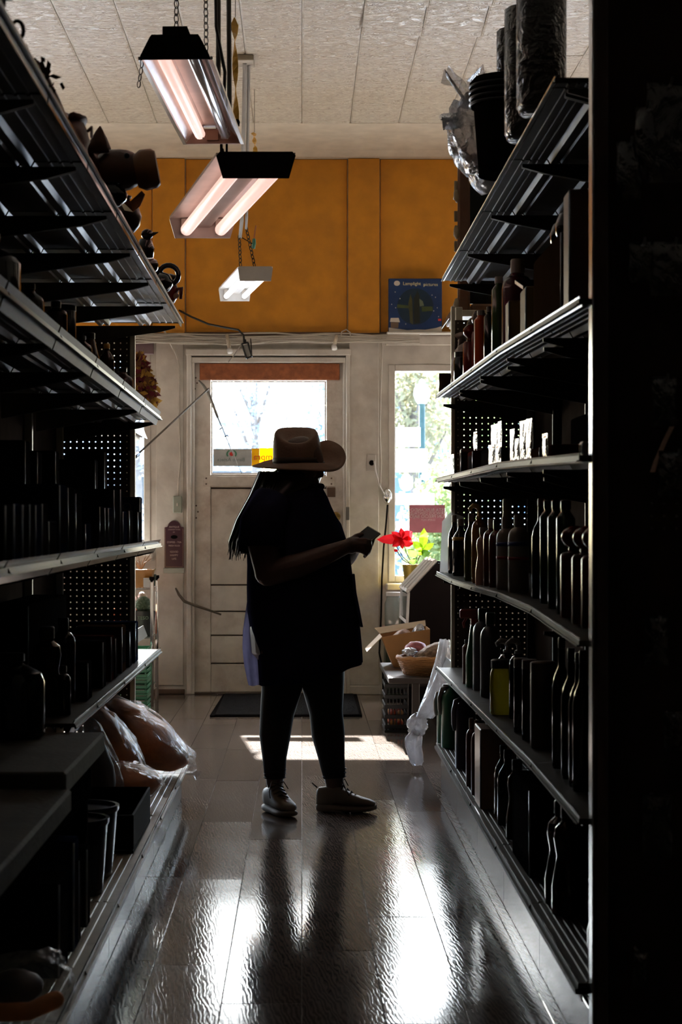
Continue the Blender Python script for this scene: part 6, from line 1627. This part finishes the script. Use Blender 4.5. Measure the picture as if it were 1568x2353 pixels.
# --- packets hanging on the near end panel of the right run
pz = RA - .04
CLRD = plastic_film('clear hang packet', (.02, .014, .010), .30, .15, .10, 1.0, 9, 2.5)
hooks = [(1530, 195, 1545, 420, .09, 'bronze-lit clear packet hanging highest at the right edge'), (1488, 250, 1490, 400, .05, 'second clear packet hanging highest at the right edge, left of the first'), (1440, 330, 1452, 460, .05, 'dark packet hanging left of the lit packets on the near end panel'), (1480, 560, 1470, 650, .05, 'thin dark packet hanging in the middle of the near end panel'), (1545, 560, 1548, 680, .09, 'broad clear packet hanging in the middle of the right edge'), (1520, 870, 1535, 980, .05, 'dark packet hanging above the long bronze strip on the near end panel'), (1548, 1040, 1560, 1140, .07, 'bristly packet hanging above the lit holes at the right edge'), (1510, 1420, 1508, 1530, .05, 'dark packet hanging below the lit holes on the near end panel'), (1548, 1640, 1548, 1725, .04, 'small clear packet hanging low at the right edge'), (1515, 1830, 1508, 1975, .06, 'clear packet hanging low on the near end panel'), (1475, 2190, 1472, 2270, .03, 'lowest narrow packet near the foot of the near end panel')]
for i, (xa, y0_, xb_, y1_, w_, lb) in enumerate(hooks):
    D = pz - .075; c = P((xa + xb_) / 2, y1_, D); hh = (y1_ - y0_) * D / F
    t = pouch('hanging_packet', lb, 'packet', c.x, D, c.z, w_, hh, .03, CLRD, 'packets on the near end panel', 30 + i)
    MB().tube([(c.x, pz + .004, c.z + hh - .004), (c.x, D - .03, c.z + hh - .004), (c.x, D - .045, c.z + hh + .006)], .0028, 6).build('hook', DKM, t)
t = thing('bronze_strip', 'long bronze foil strip hanging slanted on the near end panel', 'strip', P(1510, 1130, pz - .05))
MB().loft([[P(x + a, y, pz - .05) + Vector((0, b, 0)) for a, b in ((-5, 0), (5, -.006), (5, .002), (-5, .004))] for x, y in ((1552, 965), (1540, 990), (1530, 1010), (1517, 1040), (1508, 1060), (1500, 1085))]).build('strip', G('bronze foil', (.62, .36, .26), .45, metal=.35, bump=.6), t, True)
MB().tube([P(1552, 968, pz + .004), P(1552, 968, pz - .06)], .0028, 6).build('hook', DKM, t)
# ------------------------------------------------------------------ the woman
WDp = 8.05
mpp = WDp / F
def Q(px, py, dy=0.0):
    p = P(px, py, WDp); p.y += dy; return p
SKIN = M('skin', (.11, .055, .038), .5, bump=.1)
HAIRM = M('black hair', (.010, .009, .010), .35)
SMOCK = leafy('indigo smock cloth', (.022, .021, .045), .3)
TAIL = leafy('smock cloth with backlit glow', (.075, .07, .125), .55)  # same smock cloth, its backlit glow put into a lighter violet
LEGM = M('black leggings', (.009, .009, .011), .8)
SHOEM = M('worn tan leather', (.20, .165, .12), .6, dirt=(.08, .06, .045), dscale=9, damt=.6)
SOLEM = M('grubby sole rubber', (.22, .19, .15), .7)
HATM = M('brown felt', (.20, .105, .062), .75, bump=.15, bscale=90)
wom = thing('person', 'woman in a brown wide-brimmed hat, dark smock and leggings, standing and looking at a phone', 'person', (0, WDp, 0))
wom.location = (Q(700, 0).x, WDp, 0)
body = MB()
def ell(cx, cy_, a, b, dy=0, n=28, yaw=0.0):
    c = Q(cx, cy_, dy); a *= 1
    return [c + Vector((a * math.cos(t), b * math.sin(t), 0)) for t in (2 * math.pi * k / n for k in range(n))]
TR = [(1128, 672, 726, .07), (1142, 634, 742, .115), (1160, 604, 752, .15), (1200, 584, 770, .185), (1250, 574, 796, .20), (1300, 578, 802, .205), (1350, 578, 808, .21), (1400, 572, 816, .215), (1450, 568, 822, .21), (1500, 572, 822, .20), (1518, 590, 800, .16), (1532, 620, 770, .10)]
body.loft([ell((l + r) / 2, y, (r - l) / 2 * mpp * .955, b * .95) for y, l, r, b in TR])
body.capsule([Q(690, 1150, .0), Q(697, 1098, -.01)], [.066, .056])
# head: turned toward the phone, chin down
hd = Q(690, 1066, -.01)
fw = Vector((math.cos(R(28)), -math.sin(R(28)), -.22)).normalized(); rt = Vector((fw.y, -fw.x, 0)).normalized(); up = rt.cross(fw).normalized()
if up.z < 0: up = -up
def HP(f_, r_, u_): return hd + fw * f_ + rt * r_ + up * u_
def hblob(c, rad, sub=3):
    mb = MB(); mb.blob((0, 0, 0), rad, sub)
    body.add([HP(c[0] + p[0], c[1] + p[1], c[2] + p[2]) for p in mb.v], mb.f)
hblob((0, 0, .012), (.093, .073, .098))
hblob((.030, 0, -.040), (.058, .058, .066))        # cheeks and jaw
hblob((.066, 0, -.088), (.024, .026, .020))         # chin
hblob((.070, 0, .016), (.022, .052, .016))          # brow
hblob((.094, 0, -.022), (.020, .014, .014))         # nose tip
body.capsule([HP(.084, 0, .010), HP(.100, 0, -.018)], [.009, .012], 8)
hblob((.083, 0, -.052), (.014, .024, .007)); hblob((.081, 0, -.064), (.014, .022, .008))  # lips
for s_ in (-1, 1):
    hblob((.070, s_ * .030, -.024), (.022, .022, .018))
    hblob((-.008, s_ * .074, -.012), (.018, .009, .030))  # ears
# arms: near (her right) arm
body.capsule([Q(628, 1172, -.15), Q(606, 1240, -.20), Q(618, 1312, -.21)], [.070, .066, .052])
body.capsule([Q(618, 1314, -.21), Q(690, 1296, -.22), Q(752, 1272, -.21), Q(792, 1256, -.18)], [.052, .047, .038, .029])
# far (her left) arm
body.capsule([Q(722, 1190, .15), Q(756, 1245, .18), Q(770, 1300, .17)], [.060, .056, .048])
body.capsule([Q(772, 1300, .17), Q(800, 1276, .08), Q(815, 1258, -.02)], [.048, .040, .028])
# hands: palm plus four fingers and a thumb each, closed round the phone
def hand(wrist, palm_end, fingers, thumb, r=.0095):
    body.capsule([wrist, (Vector(wrist) + Vector(palm_end)) / 2, palm_end], [.026, .034, .030], 12)
    for f_ in fingers: body.capsule(f_, [r * 1.05, r, r * .95, r * .85][:len(f_)], 8)
    body.capsule(thumb, [r * 1.35, r * 1.2, r], 8)
hand(Q(792, 1256, -.18), Q(814, 1250, -.165),
     [[Q(816, 1262, -.185), Q(830, 1266, -.175), Q(839, 1273, -.150), Q(836, 1278, -.125)],
      [Q(819, 1256, -.185), Q(835, 1258, -.175), Q(846, 1264, -.150), Q(845, 1270, -.120)],
      [Q(820, 1248, -.185), Q(838, 1249, -.178), Q(849, 1254, -.150), Q(849, 1260, -.120)],
      [Q(820, 1241, -.180), Q(836, 1240, -.178), Q(847, 1243, -.155), Q(849, 1248, -.130)]],
     [Q(806, 1240, -.165), Q(818, 1231, -.150), Q(830, 1228, -.135)])
hand(Q(815, 1258, -.02), Q(833, 1248, -.045),
     [[Q(838, 1256, -.05), Q(849, 1256, -.07), Q(853, 1250, -.09), Q(850, 1243, -.10)],
      [Q(840, 1250, -.05), Q(852, 1248, -.07), Q(856, 1241, -.09), Q(852, 1235, -.10)],
      [Q(840, 1243, -.05), Q(853, 1240, -.07), Q(857, 1233, -.09), Q(852, 1228, -.10)],
      [Q(838, 1237, -.05), Q(850, 1233, -.07), Q(853, 1227, -.09), Q(848, 1223, -.10)]],
     [Q(826, 1236, -.05), Q(836, 1226, -.075), Q(840, 1222, -.10)])
# legs
LEGS = [([(652, 1500, .02), (648, 1580, .0), (637, 1640, .0), (632, 1690, .0), (631, 1740, .0), (632, 1800, .0)], [.088, .074, .061, .056, .042, .034]),
        ([(738, 1500, .04), (742, 1570, .03), (750, 1640, .03), (755, 1690, .03), (762, 1740, .03), (769, 1800, .03)], [.090, .080, .060, .060, .047, .037])]
for pts, rr_ in LEGS: body.capsule([Q(*p) for p in pts], rr_, 16)
# feet inside the shoes
FT = [(Q(630, 1868, -.005), R(-66)), (Q(763, 1868, .03), R(-7))]
for c, yaw in FT:
    d = Vector((math.cos(yaw), math.sin(yaw), 0))
    body.capsule([Vector((c.x, c.y, .06)) - d * .02, Vector((c.x, c.y, .045)) + d * .06, Vector((c.x, c.y, .035)) + d * .12], [.034, .034, .026], 12)
bo = body.build('body', SKIN, wom, True)
rm = bo.modifiers.new('remesh', 'REMESH'); rm.mode = 'VOXEL'; rm.voxel_size = .0052; rm.use_smooth_shade = True
sm = bo.modifiers.new('smooth', 'SMOOTH'); sm.factor = .5; sm.iterations = 3
for s_ in (-1, 1):
    MB().blob(HP(.079, s_ * .030, .002), (.0105, .0105, .0085), 2).build('eye', M('dark eye', (.02, .012, .01), .1), wom, True)
    MB().capsule([HP(.088, s_ * .016, .020), HP(.086, s_ * .032, .025), HP(.076, s_ * .046, .020)], [.003, .0035, .002], 6).build('eyebrow', HAIRM, wom, True)
# leggings
mb = MB()
for pts, rr_ in LEGS:
    mb.tube([Q(*p) for p in pts[:-1]] + [Q(pts[-1][0], 1788, pts[-1][2])], [q + .006 for q in rr_[:-1]] + [rr_[-1] + .007], 20)
    for k in range(3):
        p = Q(pts[-1][0] - (1 - k) * .7, 1786 - 9 * k, pts[-1][2]); mb.lathe([(rr_[-1] + .004, -.004), (rr_[-1] + .0125 - .0 * k, 0), (rr_[-1] + .004, .004)], p, 18)
mb.build('leggings', LEGM, wom, True)
# smock with a hem that rises toward the front
SM = [(1124, 668, 741, .085), (1133, 646, 745, .11), (1146, 618, 752, .15), (1165, 598, 760, .178), (1200, 580, 778, .195), (1250, 568, 800, .207), (1300, 570, 806, .212), (1350, 569, 812, .216), (1400, 570, 820, .222), (1450, 578, 827, .226), (1490, 588, 831, .228), (1520, 594, 833, .228)]
n = 64; rings = []
for i, (y, l, r, b) in enumerate(SM):
    c = Q((l + r) / 2, y); a = (r - l) / 2 * mpp; ring = []
    for k in range(n):
        t = 2 * math.pi * k / n
        fold = .010 * max(0, (y - 1300) / 220) * math.sin(9 * t + 1.2 * math.sin(2 * t)) * (abs(math.sin(t)) ** .7)
        ring.append(c + Vector(((a + fold) * math.cos(t), (b + fold) * math.sin(t), .004 * math.sin(5 * t + i))))
    rings.append(ring)
l, r, b = 598, 834, .226; ring = []
for k in range(n):
    t = 2 * math.pi * k / n; fold = .012 * math.sin(9 * t + 1.2 * math.sin(2 * t)) * (abs(math.sin(t)) ** .7)
    px = (l + r) / 2 + (r - l) / 2 * math.cos(t)
    hy = 1576 - max(0, px - 575) / 258 * 30 - max(0, px - 700) / 133 * 24
    c = Q((l + r) / 2, hy); ring.append(c + Vector((((r - l) / 2 * mpp + fold) * math.cos(t), (b + fold) * math.sin(t), 0)))
rings.append(ring)
so = MB().loft(rings, False).build('smock', SMOCK, wom, True)
mb = MB(); rows = []
for y, xo, xi in ((1385, 567, 590), (1420, 562, 596), (1450, 558, 602), (1490, 557, 608), (1530, 561, 612), (1560, 567, 612), (1576, 571, 610)):
    rows.append([Q(xo + (xi - xo) * k / 8, y + (1.5 * math.sin(k) if y > 1570 else 0), .03 + .012 * math.sin(k * 1.7 + y * .02) - .006 * k) for k in range(9)])
mb.loft(rows, False, False).build('smock_tail', TAIL, wom, True)
sf = so.modifiers.new('cloth', 'SOLIDIFY'); sf.thickness = .003; sf.offset = 1
mb = MB(); mb.tube([Q(628, 1158, -.14), Q(604, 1205, -.205), Q(604, 1262, -.225)], [.086, .086, .090], 20, False)
o = mb.build('sleeve', SMOCK, wom, True); o.modifiers.new('cloth', 'SOLIDIFY').thickness = .003
mb = MB(); mb.tube([Q(722, 1182, .14), Q(750, 1222, .18), Q(766, 1268, .18)], [.070, .070, .068], 20, False)
o = mb.build('sleeve', SMOCK, wom, True); o.modifiers.new('cloth', 'SOLIDIFY').thickness = .003
mb = MB(); mb.tube([Q(704, 1124, .0) + Vector((.052 * math.cos(t) + .010, .072 * math.sin(t), .012 * math.cos(t + .5))) for t in (2 * math.pi * k / 20 for k in range(21))], .011, 8, False)
mb.build('collar', SMOCK, wom, True)
mb = MB()
mb.loft([[Q(x + dx, y, -.06) + Vector((0, q, 0)) for dx, q in ((-1, -.05), (5, -.05), (5, .06), (-1, .06))] for x, y in ((809, 1318), (813, 1360), (821, 1400), (828, 1438))])
mb.build('pocket', M('navy pocket trim', (.02, .022, .07), .8), wom)
# hair: mass round the head, long tail down the back
rings = []
for px0, px1, py, dy, b in ((640, 738, 1075, .005, .080), (612, 740, 1096, .0, .088), (601, 730, 1120, -.01, .095), (588, 676, 1155, -.02, .105), (572, 650, 1190, -.03, .10), (558, 622, 1222, -.04, .085), (551, 598, 1250, -.045, .06), (552, 575, 1272, -.05, .03)):
    rings.append([Q((px0 + px1) / 2, py, dy) + Vector(((px1 - px0) / 2 * mpp * math.cos(t), b * math.sin(t) * (1 + .05 * math.sin(7 * t)), 0)) for t in (2 * math.pi * k / 24 for k in range(24))])
hm = MB().loft(rings)
rr = random.Random(6)
for i in range(70):
    sx = rr.uniform(-1, 1); dy = rr.uniform(-.12, .07)
    x0_, x3 = 618 + 26 * sx + rr.uniform(-4, 4), 552 + 16 * sx + rr.uniform(-10, 8)
    hm.tube([Q(x0_ + 6, 1085, dy * .6), Q(x0_ - 16, 1140, dy), Q((x0_ + x3) / 2 - 14, 1195, dy - .02), Q(x3, 1245, dy - .03), Q(x3 - 4 + rr.uniform(-6, 8), 1258 + rr.uniform(0, 30), dy - .04)], [.006, .007, .006, .004, .0008], 5)
hm.build('hair', HAIRM, wom, True)
# hat
hat = MB()
outer = [(580, 1071, 0), (594, 1075, -.07), (618, 1078, -.125), (655, 1081, -.165), (697, 1083, -.172), (735, 1085, -.145), (765, 1084, -.09), (786, 1073, -.02), (796, 1052, .04), (790, 1029, .085), (772, 1014, .115), (750, 1009, .135), (724, 1018, .155), (694, 1034, .17), (664, 1046, .17), (632, 1052, .15), (606, 1059, .10), (588, 1067, .05)]
m_ = len(outer); N = 72
def cat_(arr, u):
    i = int(u) % m_; f_ = u - int(u); p0, p1, p2, p3 = (Vector(arr[(i + k - 1) % m_]) for k in range(4))
    return .5 * ((2 * p1) + (-p0 + p2) * f_ + (2 * p0 - 5 * p1 + 4 * p2 - p3) * f_ ** 2 + (-p0 + 3 * p1 - 3 * p2 + p3) * f_ ** 3)
oc = [Q(*cat_([Vector(p) for p in outer], m_ * k / N)) for k in range(N)]
ctr = Q(685, 1066)
inn_ = []
for p in oc:
    a = math.atan2((p.y - ctr.y) / .108, (p.x - ctr.x) / .097)
    inn_.append(Vector((ctr.x + .097 * math.cos(a), ctr.y + .108 * math.sin(a), ctr.z + .004 * math.cos(a))))
rings = [inn_]
for k in (.25, .5, .75, 1):
    rings.append([Vector((i_.x + (o_.x - i_.x) * k, i_.y + (o_.y - i_.y) * k, i_.z + (o_.z - i_.z) * (k ** 1.7) - .006 * math.sin(math.pi * k))) for i_, o_ in zip(inn_, oc)])
hat.loft(rings, False)
ho = hat.build('hat_brim', HATM, wom, True)
s_ = ho.modifiers.new('felt', 'SOLIDIFY'); s_.thickness = .004; s_.offset = 0
cr_ = MB(); rings = []
for cx, cy_, a, b, tz in ((685, 1067, .0985, .1095, 0), (684, 1050, .0965, .107, .002), (683, 1030, .095, .104, .006), (682, 1012, .0915, .100, .018), (681, 1001, .086, .094, .028), (681, 996, .079, .086, .034), (681, 996, .070, .075, .036), (680, 1002, .054, .055, .030), (680, 1009, .036, .040, .020), (680, 1012, .016, .02, .008), (680, 1012, .001, .001, 0)):
    rings.append([Q(cx, cy_) + Vector((a * math.cos(t), b * math.sin(t), tz * math.sin(t) + (.008 * math.cos(2 * t) if tz > .02 else 0))) for t in (2 * math.pi * k / 48 for k in range(48))])
cr_.loft(rings, False).build('hat_crown', HATM, wom, True)
mb = MB().lathe([(.0992, .004), (.1008, .004), (.0998, .024), (.0982, .024)], Q(685, 1067), 48, 1, 1.11); mb.build('hat_band', M('dark hat band', (.05, .028, .018), .7), wom, True)
# shoes
def shoe(c, yaw):
    sh_ = thing('shoe_tmp', None, None, (0, 0, 0)); bpy.data.objects.remove(sh_)
    T = Matrix.Translation(Vector((c.x, c.y, 0))) @ Matrix.Rotation(yaw, 4, 'Z')
    def ring(s, w_, z0_, z1_, n=20, p=2.6):
        out = []
        for k in range(n):
            t = 2 * math.pi * k / n; cx_, sz = math.cos(t), math.sin(t)
            y = w_ * math.copysign(abs(cx_) ** (2 / p), cx_); z = (z0_ + z1_) / 2 + (z1_ - z0_) / 2 * math.copysign(abs(sz) ** (2 / p), sz)
            out.append(T @ Vector((s, y, z)))
        return out
    so_ = MB().loft([ring(s, w_, z0_, z1_) for s, w_, z0_, z1_ in ((-.062, .018, .010, .030), (-.055, .032, .002, .034), (-.02, .038, .0005, .036), (.03, .036, .002, .032), (.08, .043, .0005, .030), (.12, .044, .001, .029), (.155, .034, .006, .030), (.178, .014, .014, .030))]).build('sole', SOLEM, wom, True)
    up_ = MB().loft([ring(s, w_, .026, h_) for s, w_, h_ in ((-.060, .018, .085), (-.050, .031, .098), (-.015, .036, .102), (.020, .036, .112), (.050, .038, .092), (.085, .041, .072), (.120, .041, .060), (.150, .032, .052), (.172, .014, .042))]).build('shoe_upper', SHOEM, wom, True)
    MB().loft([ring(s, w_, z0_, z1_) for s, w_, z0_, z1_ in ((.016, .022, .095, .118), (.022, .024, .10, .134), (.030, .020, .105, .138))]).build('tongue', SHOEM, up_, True)
    mb = MB()
    for i in range(5):
        s = .030 + i * .016; z = .112 - i * .0115
        mb.tube([T @ Vector((s - .004, -.026, z - .008)), T @ Vector((s, 0, z + .004)), T @ Vector((s + .004, .026, z - .008))], .003, 6)
    mb.tube([T @ Vector((.03, .0, .118)), T @ Vector((.045, -.03, .125)), T @ Vector((.060, -.046, .095)), T @ Vector((.075, -.048, .070))], .0022, 5)
    mb.tube([T @ Vector((.03, .0, .118)), T @ Vector((.05, .02, .128)), T @ Vector((.062, .034, .10))], .0022, 5)
    mb.build('laces', M('dark laces', (.04, .032, .025), .8), up_)
    MB().tube([T @ Vector((-.058, -.008, .095)), T @ Vector((-.078, 0, .112)), T @ Vector((-.058, .008, .095))], .002, 5).build('heel_loop', MATS['dark laces'], up_)
for c, yaw in FT: shoe(c, yaw)
# phone in her hands
ph = thing('phone', 'phone in a pale case held in the hands of the woman in the hat', 'phone', Q(832, 1240, -.13))
a, b = Q(822, 1247, -.14), Q(846, 1228, -.115)
u = (b - a).normalized(); v = Vector((.45, .55, .62)); v = (v - u * v.dot(u)).normalized() * .034; w_ = u.cross(v).normalized()
def slab(a, b, v, k0, k1): return MB().loft([[p + v * s + w_ * k for s, k in ((-1, k0), (1, k0), (1, k1), (-1, k1))] for p in (a, b)])
slab(a - u * .035, b + u * .03, v, -.004, .004).build('case', M('pale phone case', (.42, .38, .30), .35), ph)
slab(a - u * .031, b + u * .026, v * .92, -.0056, -.0042).build('screen', BLK, ph)
slab(a - u * .031, b + u * .026, v * .92, .0042, .0056).build('back_glass', BLK, ph)
